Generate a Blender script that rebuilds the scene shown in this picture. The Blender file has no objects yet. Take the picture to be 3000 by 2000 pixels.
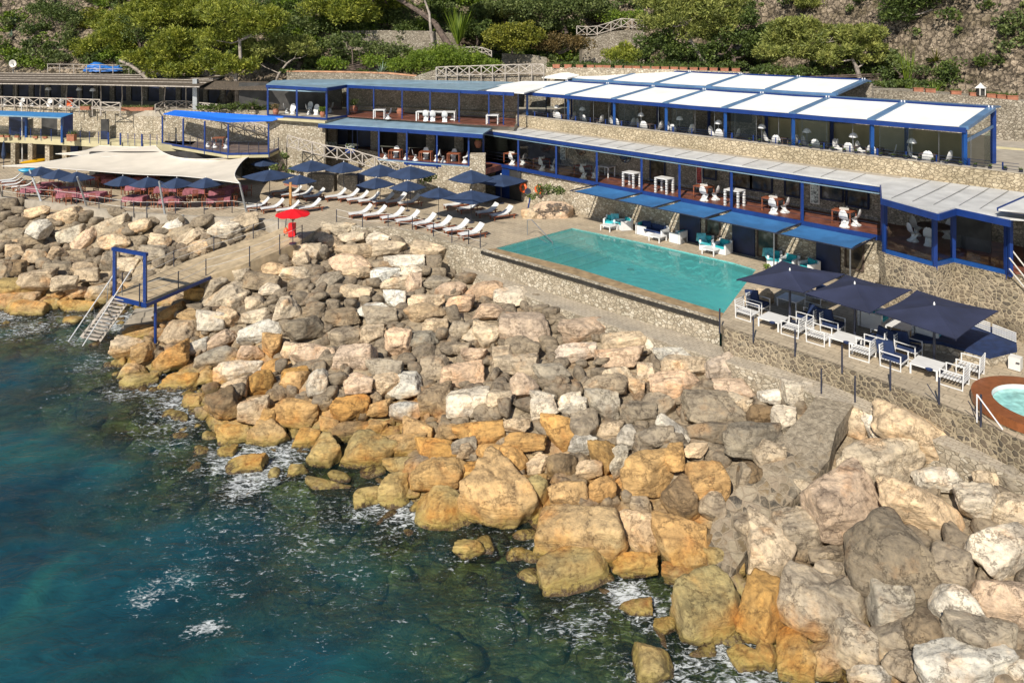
import bpy, math, random
import numpy as np
from mathutils import Vector
from mathutils.geometry import tessellate_polygon
random.seed(7); rng = np.random.default_rng(7)
sc = bpy.context.scene
col = sc.collection
F, HY, H = 2150.0, 100.0, 16.5          # focal length in photo pixels, eye level row, eye height (m)
A1, A2 = 0.690, 0.724                   # direction of the long restaurant front
ORD = ['first','second','third','fourth','fifth','sixth','seventh','eighth','ninth','tenth','eleventh','twelfth','thirteenth',
       'fourteenth','fifteenth','sixteenth','seventeenth','eighteenth','nineteenth','twentieth']
def ordw(i):
    if i < 20: return ORD[i]
    t = {2:'twenty',3:'thirty',4:'forty',5:'fifty',6:'sixty'}[(i+1)//10]
    return t+'-'+ORD[(i+1)%10-1] if (i+1)%10 else {'twenty':'twentieth','thirty':'thirtieth','forty':'fortieth','fifty':'fiftieth','sixty':'sixtieth'}[t]
def P(px, py, z):
    "site survey: the point at height z seen along the photo ray (px, py)"
    Y = F*(H-z)/(py-HY); return Vector(((px-1500)/F*Y, Y, z))
def PY(px, py, Y):
    return Vector(((px-1500)/F*Y, Y, H-(py-HY)*Y/F))
def W(S, T, z): return Vector((S*A1+T*A2, -S*A2+T*A1, z))
def SX(px, T):
    u = (px-1500)/F; return T*(A1*u-A2)/(A1+A2*u)
BYAW = math.atan2(-A2, A1)               # yaw of the S axis
# ---------------------------------------------------------------- mesh builder
class MB:
    def __init__(s): s.v = []; s.f = []; s.m = []; s.mi = 0
    def add(s, vs, fs):
        o = len(s.v); s.v += [tuple(p) for p in vs]
        s.f += [tuple(i+o for i in f) for f in fs]; s.m += [s.mi]*len(fs); return s
    def box(s, c, d, rz=0.0):
        cx, cy, cz = c; x, y, z = d[0]/2, d[1]/2, d[2]/2; ca, sa = math.cos(rz), math.sin(rz)
        vs = [(cx+i*x*ca-j*y*sa, cy+i*x*sa+j*y*ca, cz+k*z) for k in (-1,1) for j in (-1,1) for i in (-1,1)]
        return s.add(vs, [(0,2,3,1),(4,5,7,6),(0,1,5,4),(2,6,7,3),(0,4,6,2),(1,3,7,5)])
    def bar(s, p, q, w, h=None):
        p, q = Vector(p), Vector(q); h = h or w; d = q-p
        if d.length < 1e-6: return s
        d.normalize(); up = Vector((0,0,1)) if abs(d.z) < .95 else Vector((0,1,0))
        a = d.cross(up).normalized()*w/2; b = a.cross(d).normalized()*h/2
        vs = [e+i*a+j*b for e in (p,q) for j in (-1,1) for i in (-1,1)]
        return s.add(vs, [(0,1,3,2),(4,6,7,5),(0,4,5,1),(2,3,7,6),(0,2,6,4),(1,5,7,3)])
    def tube(s, p, q, r, r2=None, n=8, cap=True):
        p, q = Vector(p), Vector(q); r2 = r if r2 is None else r2; d = (q-p).normalized()
        up = Vector((0,0,1)) if abs(d.z) < .95 else Vector((0,1,0)); a = d.cross(up).normalized(); b = d.cross(a)
        vs = [p+(a*math.cos(t)+b*math.sin(t))*r for t in [2*math.pi*i/n for i in range(n)]] + \
             [q+(a*math.cos(t)+b*math.sin(t))*r2 for t in [2*math.pi*i/n for i in range(n)]]
        fs = [(i,(i+1)%n,n+(i+1)%n,n+i) for i in range(n)]
        if cap: fs += [tuple(range(n))[::-1], tuple(range(n,2*n))]
        return s.add(vs, fs)
    def path(s, pts, r, n=6):
        for a, b in zip(pts, pts[1:]): s.tube(a, b, r, n=n)
        return s
    def rope(s, p, q, r, sag=.08, n=5, k=6):
        p, q = Vector(p), Vector(q); pts = [p.lerp(q, i/k)-Vector((0,0,sag*4*(i/k)*(1-i/k))) for i in range(k+1)]
        return s.path(pts, r, n)
    def quad(s, a, b, c, d): return s.add([a,b,c,d], [(0,1,2,3)])
    def slab(s, a, b, c, d, t):
        "four top corners, thickness t downward"
        T = [Vector(p) for p in (a,b,c,d)]; B = [p-Vector((0,0,t)) for p in T]
        return s.add(T+B, [(0,1,2,3),(7,6,5,4),(0,4,5,1),(1,5,6,2),(2,6,7,3),(3,7,4,0)])
    def prism(s, pts, t, holes=()):
        loops = [[Vector(p) for p in pts]]+[[Vector(p) for p in h] for h in holes]
        flat = [p for l in loops for p in l]; n = len(flat)
        tris = tessellate_polygon([[Vector((p.x,p.y,0)) for p in l] for l in loops])
        ts = []
        for a,b,c in tris:
            cr = (flat[b]-flat[a]).cross(flat[c]-flat[a]).z
            ts.append((a,b,c) if cr > 0 else (a,c,b))
        fs = ts+[(a+n,c+n,b+n) for a,b,c in ts]; o = 0
        for l in loops:
            m = len(l); fs += [(o+i, o+(i+1)%m, n+o+(i+1)%m, n+o+i) for i in range(m)]; o += m
        return s.add(flat+[p-Vector((0,0,t)) for p in flat], fs)
    def cyl(s, c, r, h, n=20, r2=None): return s.tube(c, (c[0],c[1],c[2]+h), r, r2, n)
    def lathe(s, c, prof, n=14):
        vs = []; fs = []
        for r, z in prof: vs += [(c[0]+r*math.cos(2*math.pi*i/n), c[1]+r*math.sin(2*math.pi*i/n), c[2]+z) for i in range(n)]
        for k in range(len(prof)-1):
            fs += [(k*n+i, k*n+(i+1)%n, (k+1)*n+(i+1)%n, (k+1)*n+i) for i in range(n)]
        return s.add(vs, fs)
    def wall(s, top, bot, th=.35):
        "strip wall between two 3-D polylines, thickness away from the viewer (+T)"
        off = Vector((0,th,0)); n = len(top); tp = [Vector(p) for p in top]; bt = [Vector(p) for p in bot]
        vs = tp+bt+[p+off for p in tp]+[Vector((b.x,b.y,b.z))+off for b in bt]; fs = []
        for i in range(n-1):
            fs += [(n+i,n+i+1,i+1,i),(i,i+1,2*n+i+1,2*n+i),(2*n+i,2*n+i+1,3*n+i+1,3*n+i)]
        fs += [(0,2*n,3*n,n),(n-1,2*n-1,4*n-1,3*n-1)]
        return s.add(vs, fs)
    def grid(s, g, th=0):
        "g[i][j] points"
        m, n = len(g), len(g[0]); vs = [p for r in g for p in r]
        fs = [(i*n+j, i*n+j+1, (i+1)*n+j+1, (i+1)*n+j) for i in range(m-1) for j in range(n-1)]
        s.add(vs, fs)
        if th:
            s.add([Vector(p)-Vector((0,0,th)) for p in vs], [f[::-1] for f in fs])
        return s
    def build(s, name, mat, parent=None, smooth=False, world=True):
        me = bpy.data.meshes.new(name)
        vs = s.v
        if parent is not None and world:
            o = Vector((0,0,0)); q = parent
            while q is not None: o = o+q.location; q = q.parent
            vs = [(a-o.x,b-o.y,c-o.z) for a,b,c in vs]
        me.from_pydata(vs, [], s.f); me.update()
        for mm in (mat if isinstance(mat,(list,tuple)) else [mat]): me.materials.append(mm)
        if isinstance(mat,(list,tuple)): me.polygons.foreach_set('material_index', s.m)
        if smooth: me.polygons.foreach_set('use_smooth', [True]*len(me.polygons))
        ob = bpy.data.objects.new(name, me); col.objects.link(ob); ob.parent = parent
        return ob
def tag(o, label=None, cat=None, group=None, kind=None):
    if label: o['label'] = label
    if cat: o['category'] = cat
    if group: o['group'] = group
    if kind: o['kind'] = kind
    return o
def thing(name, label, cat, loc=(0,0,0), rz=0.0, group=None):
    o = bpy.data.objects.new(name, None); col.objects.link(o); o.empty_display_size = .2
    o.location = loc; o.rotation_euler = (0,0,rz); return tag(o, label, cat, group)
def copy_tree(o, loc=None, rz=None, label=None, group=None, parent=None):
    c = o.copy(); col.objects.link(c); c.parent = parent
    if loc is not None: c.location = loc
    if rz is not None: c.rotation_euler = (0,0,rz)
    if label: c['label'] = label
    if group: c['group'] = group
    for ch in KIDS.get(o.name, []): copy_tree(ch, parent=c)
    return c
KIDS = {}
def index_kids():
    KIDS.clear()
    for o in bpy.data.objects:
        if o.parent: KIDS.setdefault(o.parent.name, []).append(o)
class Proto:
    "first use moves the source itself, later uses copy it"
    def __init__(s, src): s.src = src; s.used = False; index_kids()
    def put(s, loc, rz, label, group=None, scale=None):
        if not s.used:
            s.used = True; o = s.src; o.location = loc; o.rotation_euler = (0,0,rz); o['label'] = label
            if group: o['group'] = group
        else:
            o = copy_tree(s.src, loc, rz, label, group)
        if scale: o.scale = (scale,)*3
        return o
# ---------------------------------------------------------------- materials
def nt(name):
    m = bpy.data.materials.new(name); m.use_nodes = True; t = m.node_tree
    b = t.nodes['Principled BSDF']; return m, t, b
def N(t, typ, **kw):
    n = t.nodes.new(typ)
    for k, v in kw.items():
        if k in n.inputs: n.inputs[k].default_value = v
        else: setattr(n, k, v)
    return n
def L(t, a, b): t.links.new(a, b)
def c4(c): return (c[0],c[1],c[2],1)
def ramp(t, fac, stops, interp='LINEAR'):
    r = t.nodes.new('ShaderNodeValToRGB'); r.color_ramp.interpolation = interp; e = r.color_ramp.elements
    while len(e) < len(stops): e.new(.5)
    for el, (p, c) in zip(e, stops): el.position = p; el.color = c4(c) if len(c) == 3 else c
    if fac is not None: L(t, fac, r.inputs['Fac'])
    return r
def mixc(t, fac, a, b, mode='MIX'):
    m = t.nodes.new('ShaderNodeMix'); m.data_type = 'RGBA'; m.blend_type = mode
    for s, v in ((m.inputs[0], fac), (m.inputs[6], a), (m.inputs[7], b)):
        if hasattr(v, 'is_linked'): L(t, v, s)
        else: s.default_value = v if not isinstance(v, tuple) or len(v) == 4 else c4(v)
    return m.outputs[2]
def mth(t, op, a, b=None, c=None):
    m = t.nodes.new('ShaderNodeMath'); m.operation = op
    for s, v in zip(m.inputs, (a, b, c)):
        if v is None: continue
        if hasattr(v, 'is_linked'): L(t, v, s)
        else: s.default_value = v
    return m.outputs[0]
def bump(t, b, h, strength=.3, dist=.02):
    bn = N(t, 'ShaderNodeBump'); bn.inputs['Strength'].default_value = strength; bn.inputs['Distance'].default_value = dist
    L(t, h, bn.inputs['Height']); L(t, bn.outputs[0], b.inputs['Normal']); return bn
def plain(name, c, rough=.6, var=.12, scale=3.0, metal=0, bmp=0, grime=0):
    m, t, b = nt(name); g = N(t, 'ShaderNodeNewGeometry')
    nz = N(t, 'ShaderNodeTexNoise', Scale=scale, Detail=5.0); L(t, g.outputs['Position'], nz.inputs['Vector'])
    lo = tuple(max(0,x*(1-var*2)) for x in c); hi = tuple(min(1,x*(1+var)) for x in c)
    r = ramp(t, nz.outputs[0], [(.3,lo),(.7,hi)]); out = r.outputs[0]
    if grime:
        n2 = N(t, 'ShaderNodeTexNoise', Scale=scale*.35, Detail=8.0, Roughness=.7); L(t, g.outputs['Position'], n2.inputs['Vector'])
        f = ramp(t, n2.outputs[0], [(.45,(0,0,0)),(.7,(1,1,1))]); out = mixc(t, mth(t,'MULTIPLY',f.outputs[0],grime), out, tuple(x*.45 for x in c))
    L(t, out, b.inputs['Base Color']); b.inputs['Roughness'].default_value = rough; b.inputs['Metallic'].default_value = metal
    if bmp: bump(t, b, nz.outputs[0], bmp, .03)
    return m
def stone(name, stops, mortar, scale=3.2, gap=.09, bmp=.6, stretch=(1,1,1.5), grime=.35):
    "rubble masonry: irregular stones in mortar"
    m, t, b = nt(name); g = N(t, 'ShaderNodeNewGeometry'); mp = N(t, 'ShaderNodeMapping'); mp.inputs['Scale'].default_value = stretch
    nz = N(t, 'ShaderNodeTexNoise', Scale=3.0, Detail=5.0, Roughness=.6); L(t, g.outputs['Position'], nz.inputs['Vector'])
    dv = N(t, 'ShaderNodeVectorMath', operation='MULTIPLY_ADD'); L(t, nz.outputs['Color'], dv.inputs[0]); dv.inputs[1].default_value = (.22,.22,.22)
    L(t, g.outputs['Position'], dv.inputs[2]); L(t, dv.outputs[0], mp.inputs['Vector'])
    v1 = N(t, 'ShaderNodeTexVoronoi', feature='DISTANCE_TO_EDGE', Scale=scale); v2 = N(t, 'ShaderNodeTexVoronoi', feature='F1', Scale=scale)
    L(t, mp.outputs[0], v1.inputs['Vector']); L(t, mp.outputs[0], v2.inputs['Vector'])
    sep = N(t, 'ShaderNodeSeparateColor'); L(t, v2.outputs['Color'], sep.inputs[0])
    r = ramp(t, sep.outputs[0], stops)
    f = N(t, 'ShaderNodeTexNoise', Scale=14.0, Detail=6.0, Roughness=.7); L(t, g.outputs['Position'], f.inputs['Vector'])
    sc_ = mixc(t, .6, r.outputs[0], ramp(t, f.outputs[0], [(.25,(.45,.45,.45)),(.75,(1.25,1.22,1.15))]).outputs[0], 'MULTIPLY')
    e = ramp(t, v1.outputs['Distance'], [(gap*.4,(0,0,0)),(gap,(1,1,1))])
    cc = mixc(t, mth(t,'MULTIPLY',e.outputs[0],ramp(t,f.outputs[0],[(.3,(.5,.5,.5)),(.5,(1,1,1))]).outputs[0]), mortar, sc_)
    n3 = N(t, 'ShaderNodeTexNoise', Scale=.35, Detail=7.0, Roughness=.7); L(t, g.outputs['Position'], n3.inputs['Vector'])
    f3 = ramp(t, n3.outputs[0], [(.42,(1,1,1)),(.68,(1-grime,1-grime,1-grime*1.1))])
    cc = mixc(t, 1.0, cc, f3.outputs[0], 'MULTIPLY')
    L(t, cc, b.inputs['Base Color']); b.inputs['Roughness'].default_value = .9
    hh = mth(t, 'ADD', mth(t,'MULTIPLY',e.outputs[0],1.0), mth(t,'MULTIPLY',f.outputs[0],.6)); bump(t, b, hh, bmp, .05)
    return m
M = {}
M['blue'] = plain('blue_paint', (.009,.036,.18), .35, .1, 2)
M['blue_lit'] = plain('blue_paint_lit', (.010,.065,.25), .3, .1, 2)  # brighter copy of the blue paint, sunlit look put into the colour
M['steelblue'] = plain('steel_blue_roof', (.10,.20,.36), .35, .12, 1.2, grime=.25)
M['skyroof'] = plain('pale_blue_roof', (.22,.33,.42), .4, .12, 1.2, grime=.35)
M['whiteroof'] = plain('pale_roof', (.56,.56,.55), .55, .09, 1.3, grime=.3)
M['canvas'] = plain('white_canvas', (.80,.80,.775), .8, .05, .9, grime=.14)
M['sail'] = plain('sail_cloth', (.66,.60,.51), .85, .07, .6, bmp=.2)
M['sailcloth2'] = plain('blue_sail_cloth', (.025,.15,.36), .7, .08, 1.5)
M['awning'] = plain('awning_cloth', (.03,.14,.34), .75, .1, 1.5)
M['brightblue'] = plain('bright_blue_cloth', (.005,.13,.62), .7, .04, 1.5)
M['navy'] = plain('navy_cloth', (.020,.040,.095), .8, .15, 1.5, bmp=.15)
M['navy2'] = plain('navy_canopy', (.024,.030,.068), .8, .15, 1.0, bmp=.2)
M['navycush'] = plain('navy_cushion', (.012,.03,.10), .8, .2, 4)
M['turq'] = plain('turquoise_cushion', (.02,.38,.42), .8, .12, 4)
M['turqstripe'] = plain('turquoise_towel', (.15,.55,.62), .9, .2, 6)
M['white'] = plain('white_paint', (.72,.72,.72), .4, .05, 3)
M['offwhite'] = plain('off_white', (.72,.70,.66), .6, .06, 3)
M['teak'] = plain('teak_wood', (.27,.085,.04), .5, .25, 6)
M['deckwood'] = plain('deck_wood', (.20,.075,.05), .45, .25, 3, grime=.3)
M['deckgrey'] = plain('grey_deck', (.16,.12,.11), .5, .2, 3)
M['wood'] = plain('weathered_wood', (.46,.41,.36), .85, .2, 5, bmp=.3)
M['wooddark'] = plain('dark_wood', (.10,.07,.055), .8, .3, 5)
M['reed'] = plain('reed_thatch', (.11,.085,.062), .95, .35, 7, bmp=.5, grime=.3)
M['red'] = plain('red_cloth', (.72,.005,.012), .6, .05, 2)
M['pink'] = plain('pink_tablecloth', (.34,.12,.15), .8, .18, 6)
M['pinklt'] = plain('pale_pink_cloth', (.62,.25,.33), .8, .15, 6)
M['terracotta'] = plain('terracotta', (.36,.145,.085), .8, .15, 5)
M['metal'] = plain('grey_metal', (.35,.36,.38), .35, .1, 5, metal=.7)
M['galv'] = plain('galvanised_mast', (.38,.40,.42), .5, .1, 5, metal=.3)
M['darkmetal'] = plain('dark_metal', (.03,.035,.06), .4, .2, 5)
M['chrome'] = plain('polished_rail', (.78,.78,.80), .3, .05, 5, metal=.15)
M['concrete'] = plain('concrete', (.40,.355,.29), .9, .12, 2.2, bmp=.25, grime=.3)
M['beige'] = plain('beige_render', (.50,.45,.28), .85, .08, 1.2, grime=.15)
M['sand'] = plain('pool_coping', (.33,.235,.13), .8, .2, 2.5, bmp=.2, grime=.3)
M['gutter'] = plain('dark_gutter', (.03,.028,.025), .5, .2, 3)
M['dark'] = plain('dark_parts_interior_shade', (.045,.043,.042), .6, .3, 1.5)  # near-black: shade of interiors and openings put into the colour, also plain dark parts
M['darkblue'] = plain('dark_blue_door', (.006,.016,.06), .5, .3, 1.5)
M['ropew'] = plain('rope', (.62,.60,.56), .9, .1, 9)
M['yellow'] = plain('yellow_plastic', (.75,.42,.01), .4, .05, 2)
M['cyan'] = plain('blue_plastic', (.01,.30,.55), .4, .05, 2)
M['tarp'] = plain('blue_tarp', (.02,.15,.50), .5, .2, 2, bmp=.4)
M['orange'] = plain('orange_ring', (.75,.12,.03), .5, .05, 2)
M['hot'] = plain('hot_tub_wood', (.25,.085,.030), .35, .14, 7)
M['soil'] = plain('soil', (.14,.09,.055), 1, .3, 3)
M['peach'] = plain('terracotta_capping', (.50,.27,.16), .9, .2, 2)
M['stone_cream'] = stone('cream_rubble_wall', [(0,(.46,.385,.27)),(.5,(.56,.47,.33)),(1,(.66,.57,.42))], (.30,.24,.16), 4.4, .09, .8)
M['stone_tan'] = stone('tan_rubble_wall', [(0,(.38,.32,.24)),(.4,(.52,.45,.35)),(.75,(.63,.56,.45)),(1,(.72,.66,.56))], (.31,.26,.19), 4.6, .085, .8)
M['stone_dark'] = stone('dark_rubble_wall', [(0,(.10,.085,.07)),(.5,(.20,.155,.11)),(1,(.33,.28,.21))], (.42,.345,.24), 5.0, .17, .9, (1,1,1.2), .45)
M['stone_gray'] = stone('grey_rubble_wall', [(0,(.29,.26,.22)),(.5,(.42,.37,.31)),(1,(.56,.50,.42))], (.17,.15,.12), 5.8, .08)
M['stone_old'] = stone('old_dry_wall', [(0,(.30,.26,.21)),(.5,(.42,.37,.30)),(1,(.56,.51,.43))], (.20,.165,.125), 5.0, .08, .9)
def brickmat(name, a, b_, mo, sc_=1.0, bw=.5, rh=.22, yaw=0.0, grime=.3):
    m, t, b = nt(name); g = N(t, 'ShaderNodeNewGeometry'); mp = N(t, 'ShaderNodeMapping'); mp.inputs['Rotation'].default_value = (0,0,yaw)
    L(t, g.outputs['Position'], mp.inputs['Vector']); k = N(t, 'ShaderNodeTexBrick', Scale=sc_)
    k.inputs['Color1'].default_value = c4(a); k.inputs['Color2'].default_value = c4(b_); k.inputs['Mortar'].default_value = c4(mo)
    k.inputs['Mortar Size'].default_value = .018; k.inputs['Brick Width'].default_value = bw; k.inputs['Row Height'].default_value = rh
    L(t, mp.outputs[0], k.inputs['Vector']); n = N(t, 'ShaderNodeTexNoise', Scale=.7, Detail=9.0, Roughness=.75); L(t, g.outputs['Position'], n.inputs['Vector'])
    r = ramp(t, n.outputs[0], [(.3,(1-grime,1-grime,1-grime)),(.65,(1.08,1.06,1.02))]); cc = mixc(t, 1.0, k.outputs[0], r.outputs[0], 'MULTIPLY')
    n2 = N(t, 'ShaderNodeTexNoise', Scale=9.0, Detail=6.0); L(t, g.outputs['Position'], n2.inputs['Vector'])
    cc = mixc(t, .5, cc, ramp(t, n2.outputs[0], [(.3,(.6,.6,.6)),(.7,(1.2,1.2,1.2))]).outputs[0], 'MULTIPLY')
    L(t, cc, b.inputs['Base Color']); b.inputs['Roughness'].default_value = .85; bump(t, b, n2.outputs[0], .3, .02); return m
M['paving'] = brickmat('terrace_paving', (.50,.42,.31), (.43,.355,.26), (.31,.26,.19), 1.0, .6, .3, -BYAW)
M['pathpave'] = brickmat('path_paving', (.50,.44,.35), (.42,.37,.30), (.33,.28,.22), 1.0, .28, .16, -BYAW, .35)
M['mosaic'] = stone('mosaic_slab', [(0,(.045,.04,.035)),(.35,(.15,.12,.085)),(.6,(.24,.17,.09)),(.8,(.30,.25,.19)),(1,(.38,.33,.26))], (.30,.25,.175), 2.6, .07, .35, (1,1,1))
def slipmat():
    m = stone('slipway_mosaic', [(0,(.045,.04,.035)),(.3,(.13,.105,.075)),(.55,(.22,.155,.08)),(.8,(.28,.22,.16)),(1,(.40,.34,.25))], (.27,.215,.15), 3.3, .10, .5, (1,1.0,1), .5)
    t = m.node_tree; b = t.nodes['Principled BSDF']; src = b.inputs['Base Color'].links[0].from_socket
    g = N(t,'ShaderNodeNewGeometry'); sp = N(t,'ShaderNodeSeparateXYZ'); L(t,g.outputs['Position'],sp.inputs[0])
    n = N(t,'ShaderNodeTexNoise', Scale=.8, Detail=8.0, Roughness=.7); L(t,g.outputs['Position'],n.inputs['Vector'])
    n2 = N(t,'ShaderNodeTexNoise', Scale=6.0, Detail=8.0, Roughness=.7); L(t,g.outputs['Position'],n2.inputs['Vector'])
    f = ramp(t, mth(t,'ADD',mth(t,'MULTIPLY',sp.outputs[2],.22),mth(t,'MULTIPLY',n.outputs[0],.9)), [(.84,(0,0,0)),(1.04,(1,1,1))])
    f2 = ramp(t, n2.outputs[0], [(.45,(0,0,0)),(.62,(.8,.8,.8))]); ff = mth(t,'MAXIMUM',f.outputs[0],mth(t,'MULTIPLY',f2.outputs[0],.7))
    cem = ramp(t, n2.outputs[0], [(.3,(.11,.09,.065)),(.5,(.24,.20,.145)),(.7,(.38,.325,.245))])
    L(t, mixc(t, ff, src, cem.outputs[0]), b.inputs['Base Color']); return m
M['mosaic'] = slipmat()
def glass(name, tint=(.85,.95,.93), refl=.25):
    m = bpy.data.materials.new(name); m.use_nodes = True; t = m.node_tree; t.nodes.clear()
    o = N(t,'ShaderNodeOutputMaterial'); mx = N(t,'ShaderNodeMixShader'); tr = N(t,'ShaderNodeBsdfTransparent'); gl = N(t,'ShaderNodeBsdfGlossy')
    tr.inputs[0].default_value = c4(tint); gl.inputs['Roughness'].default_value = .03; fr = N(t,'ShaderNodeFresnel'); fr.inputs[0].default_value = 1.5
    L(t, mth(t,'MULTIPLY_ADD',fr.outputs[0],.9,refl*.3), mx.inputs[0]); L(t, tr.outputs[0], mx.inputs[1]); L(t, gl.outputs[0], mx.inputs[2]); L(t, mx.outputs[0], o.inputs[0]); return m
M['glass'] = glass('window_glass', (.93,.97,.96), .15); M['glassgreen'] = glass('green_glass', (.35,.62,.55), .4); M['mirror'] = plain('mirror_glass', (.6,.65,.66), .04, .05, 3, metal=1)
def pane_mat():
    m, t, b = nt('window_pane'); g = N(t,'ShaderNodeNewGeometry'); n = N(t,'ShaderNodeTexNoise', Scale=2.2, Detail=5.0); L(t,g.outputs['Position'],n.inputs['Vector'])
    L(t, ramp(t,n.outputs[0],[(.35,(.02,.02,.02)),(.5,(.07,.055,.035)),(.62,(.12,.10,.07)),(.7,(.22,.2,.17))]).outputs[0], b.inputs['Base Color']); b.inputs['Roughness'].default_value = .08; return m
M['pane'] = pane_mat()
def leafmat(name, a, b_, c_):
    m, t, b = nt(name); g = N(t,'ShaderNodeNewGeometry'); n = N(t,'ShaderNodeTexNoise', Scale=1.3, Detail=4.0); L(t,g.outputs['Position'],n.inputs['Vector'])
    r = ramp(t, n.outputs[0], [(.3,a),(.5,b_),(.72,c_)]); rp = N(t,'ShaderNodeNewGeometry')
    v = ramp(t, rp.outputs['Random Per Island'], [(0,(.6,.6,.6)),(1,(1.45,1.4,1.3))])
    L(t, mixc(t,1.0,r.outputs[0],v.outputs[0],'MULTIPLY'), b.inputs['Base Color']); b.inputs['Roughness'].default_value = .65
    o = t.nodes['Material Output']; tl = N(t,'ShaderNodeBsdfTranslucent'); mx = N(t,'ShaderNodeMixShader'); mx.inputs[0].default_value = .22
    L(t, mixc(t,1.0,r.outputs[0],(1.2,1.3,.7,1),'MULTIPLY'), tl.inputs[0]); L(t,b.outputs[0],mx.inputs[1]); L(t,tl.outputs[0],mx.inputs[2]); L(t,mx.outputs[0],o.inputs[0]); return m
M['pine'] = leafmat('pine_needles', (.085,.12,.018), (.21,.245,.030), (.36,.37,.055))
M['pinelt'] = leafmat('light_pine_needles', (.10,.13,.03), (.22,.25,.06), (.36,.37,.11))
M['darkleaf'] = leafmat('dark_leaves', (.032,.056,.013), (.075,.115,.024), (.14,.185,.038))
M['olive'] = leafmat('olive_leaves', (.055,.082,.024), (.11,.15,.044), (.20,.235,.078))
M['lime'] = leafmat('bright_leaves', (.06,.11,.008), (.13,.20,.015), (.22,.29,.03))
M['yellowleaf'] = leafmat('yellow_green_leaves', (.09,.11,.012), (.18,.19,.02), (.28,.27,.035))
M['redleaf'] = leafmat('reddish_leaves', (.06,.06,.02), (.13,.09,.03), (.20,.14,.05))
M['agave'] = leafmat('agave_leaves', (.10,.17,.13), (.17,.25,.20), (.28,.36,.30))
M['bark'] = plain('bark', (.16,.12,.10), .95, .35, 4, bmp=.6)
M['barkpale'] = plain('pale_bark', (.36,.31,.27), .95, .25, 4, bmp=.5)
# ================================================================ land form
CP = [ # (photo px, py, height)
 (-300,950,0),(0,952,0),(120,958,0),(191,950,0),(344,925,0),(383,957,.0),(338,1020,0),(344,1148,0),(421,1250,0),(510,1230,0),(612,1378,0),(714,1420,0),
 (893,1395,0),(1020,1505,0),(1193,1585,0),(1378,1600,0),(1588,1650,0),(1658,1760,0),(1824,1750,0),(1990,1720,0),(1990,1850,0),(2168,1900,0),(2283,1970,0),(2330,2080,0),
 (-300,1050,-1.6),(0,1060,-1.6),(200,1040,-1.5),(240,1150,-1.6),(260,1300,-1.8),(420,1400,-1.2),(600,1520,-1.3),(800,1560,-1.0),(1000,1660,-1.2),(1250,1720,-1.1),
 (1500,1800,-1.0),(1700,1880,-.8),(1900,1960,-.6),(2100,2030,-.6),(0,1300,-3.2),(300,1600,-3.0),(700,1750,-2.3),(1000,1850,-1.8),(0,1700,-4.5),(500,1950,-3.6),(1100,2000,-1.7),(1500,2000,-1.1),
 (-600,1500,-5),(0,2400,-5.5),(900,2500,-4),(1700,2500,-2.5),(-1500,1100,-4),
 (-300,572,3.85),(0,586,3.8),(180,606,3.85),(350,631,3.85),(540,643,3.85),(700,651,3.85),(860,720,3.3),(985,668,3.65),(1150,688,3.55),(1300,728,3.5),(1330,800,2.45),(1450,840,2.4),(1600,888,2.5),(1850,968,2.55),(2077,1045,2.6),
 (2390,1175,2.7),(2600,1235,2.7),(2934,1380,2.7),(3100,1430,2.7),(3400,1600,2.6),
 (1000,1050,1.8),(1500,1150,2.0),(600,900,1.7),(700,1150,1.0),(2000,1300,1.9),(2600,1600,1.8),(2900,1900,1.7),(2300,1750,.8),(200,750,1.9),(500,720,2.6),(0,750,1.9),(1300,1350,.9),(1700,1450,.9),
 (3100,2150,1.5),(2600,2080,1.2),(1250,900,2.4),(1700,1080,2.3),(450,1000,.8),(900,850,2.6),(2900,1600,2.2),(2430,1300,2.3),(2250,1500,1.0),(2120,1650,.2),(640,835,2.2),(720,792,2.7),(790,758,3.05),(2240,1300,2.25),(2180,1367,1.9),(2100,1450,1.35),(2062,1520,.95),(2470,1330,2.3),(2420,1410,1.85),(2290,1530,1.0),(2160,1675,.25),(2400,2080,.6),(3400,2100,1.5),(2800,2600,.8),(2300,2500,-.6)]
_c = np.array([[*P(a,b,z)] for a,b,z in CP])
def hz(x, y):
    x = np.asarray(x, float); y = np.asarray(y, float); sh = x.shape
    X = x.reshape(-1,1); Y = y.reshape(-1,1)
    d2 = (X-_c[:,0])**2+(Y-_c[:,1])**2+.15; w = d2**-1.7
    return ((w*_c[:,2]).sum(1)/w.sum(1)).reshape(sh)
def ground_hit(px, py, add=0.0, floor=-9):
    z = 1.5
    for _ in range(14):
        p = P(px, py, z); z = z*.4+.6*(float(hz(np.array([p.x]), np.array([p.y]))[0])+add)
    return P(px, py, max(z,floor))
def npmesh(name, verts, faces, mat, parent=None, smooth=False):
    me = bpy.data.meshes.new(name); nv = len(verts); k = faces.shape[1]; nf = len(faces)
    me.vertices.add(nv); me.vertices.foreach_set('co', np.ascontiguousarray(verts, dtype=np.float32).ravel())
    me.loops.add(nf*k); me.loops.foreach_set('vertex_index', np.ascontiguousarray(faces, dtype=np.int32).ravel())
    me.polygons.add(nf); me.polygons.foreach_set('loop_start', np.arange(0,nf*k,k,dtype=np.int32))
    me.polygons.foreach_set('loop_total', np.full(nf,k,dtype=np.int32))
    if smooth: me.polygons.foreach_set('use_smooth', np.ones(nf,dtype=bool))
    me.update(calc_edges=True); me.validate()
    for mm in (mat if isinstance(mat,(list,tuple)) else [mat]): me.materials.append(mm)
    ob = bpy.data.objects.new(name, me); col.objects.link(ob); ob.parent = parent; return ob
def gridfaces(m, n):
    i = np.arange(m-1)[:,None]*n+np.arange(n-1)[None,:]; i = i.ravel()
    return np.stack([i, i+1, i+n+1, i+n], 1)
from mathutils import noise as mnoise
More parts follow.
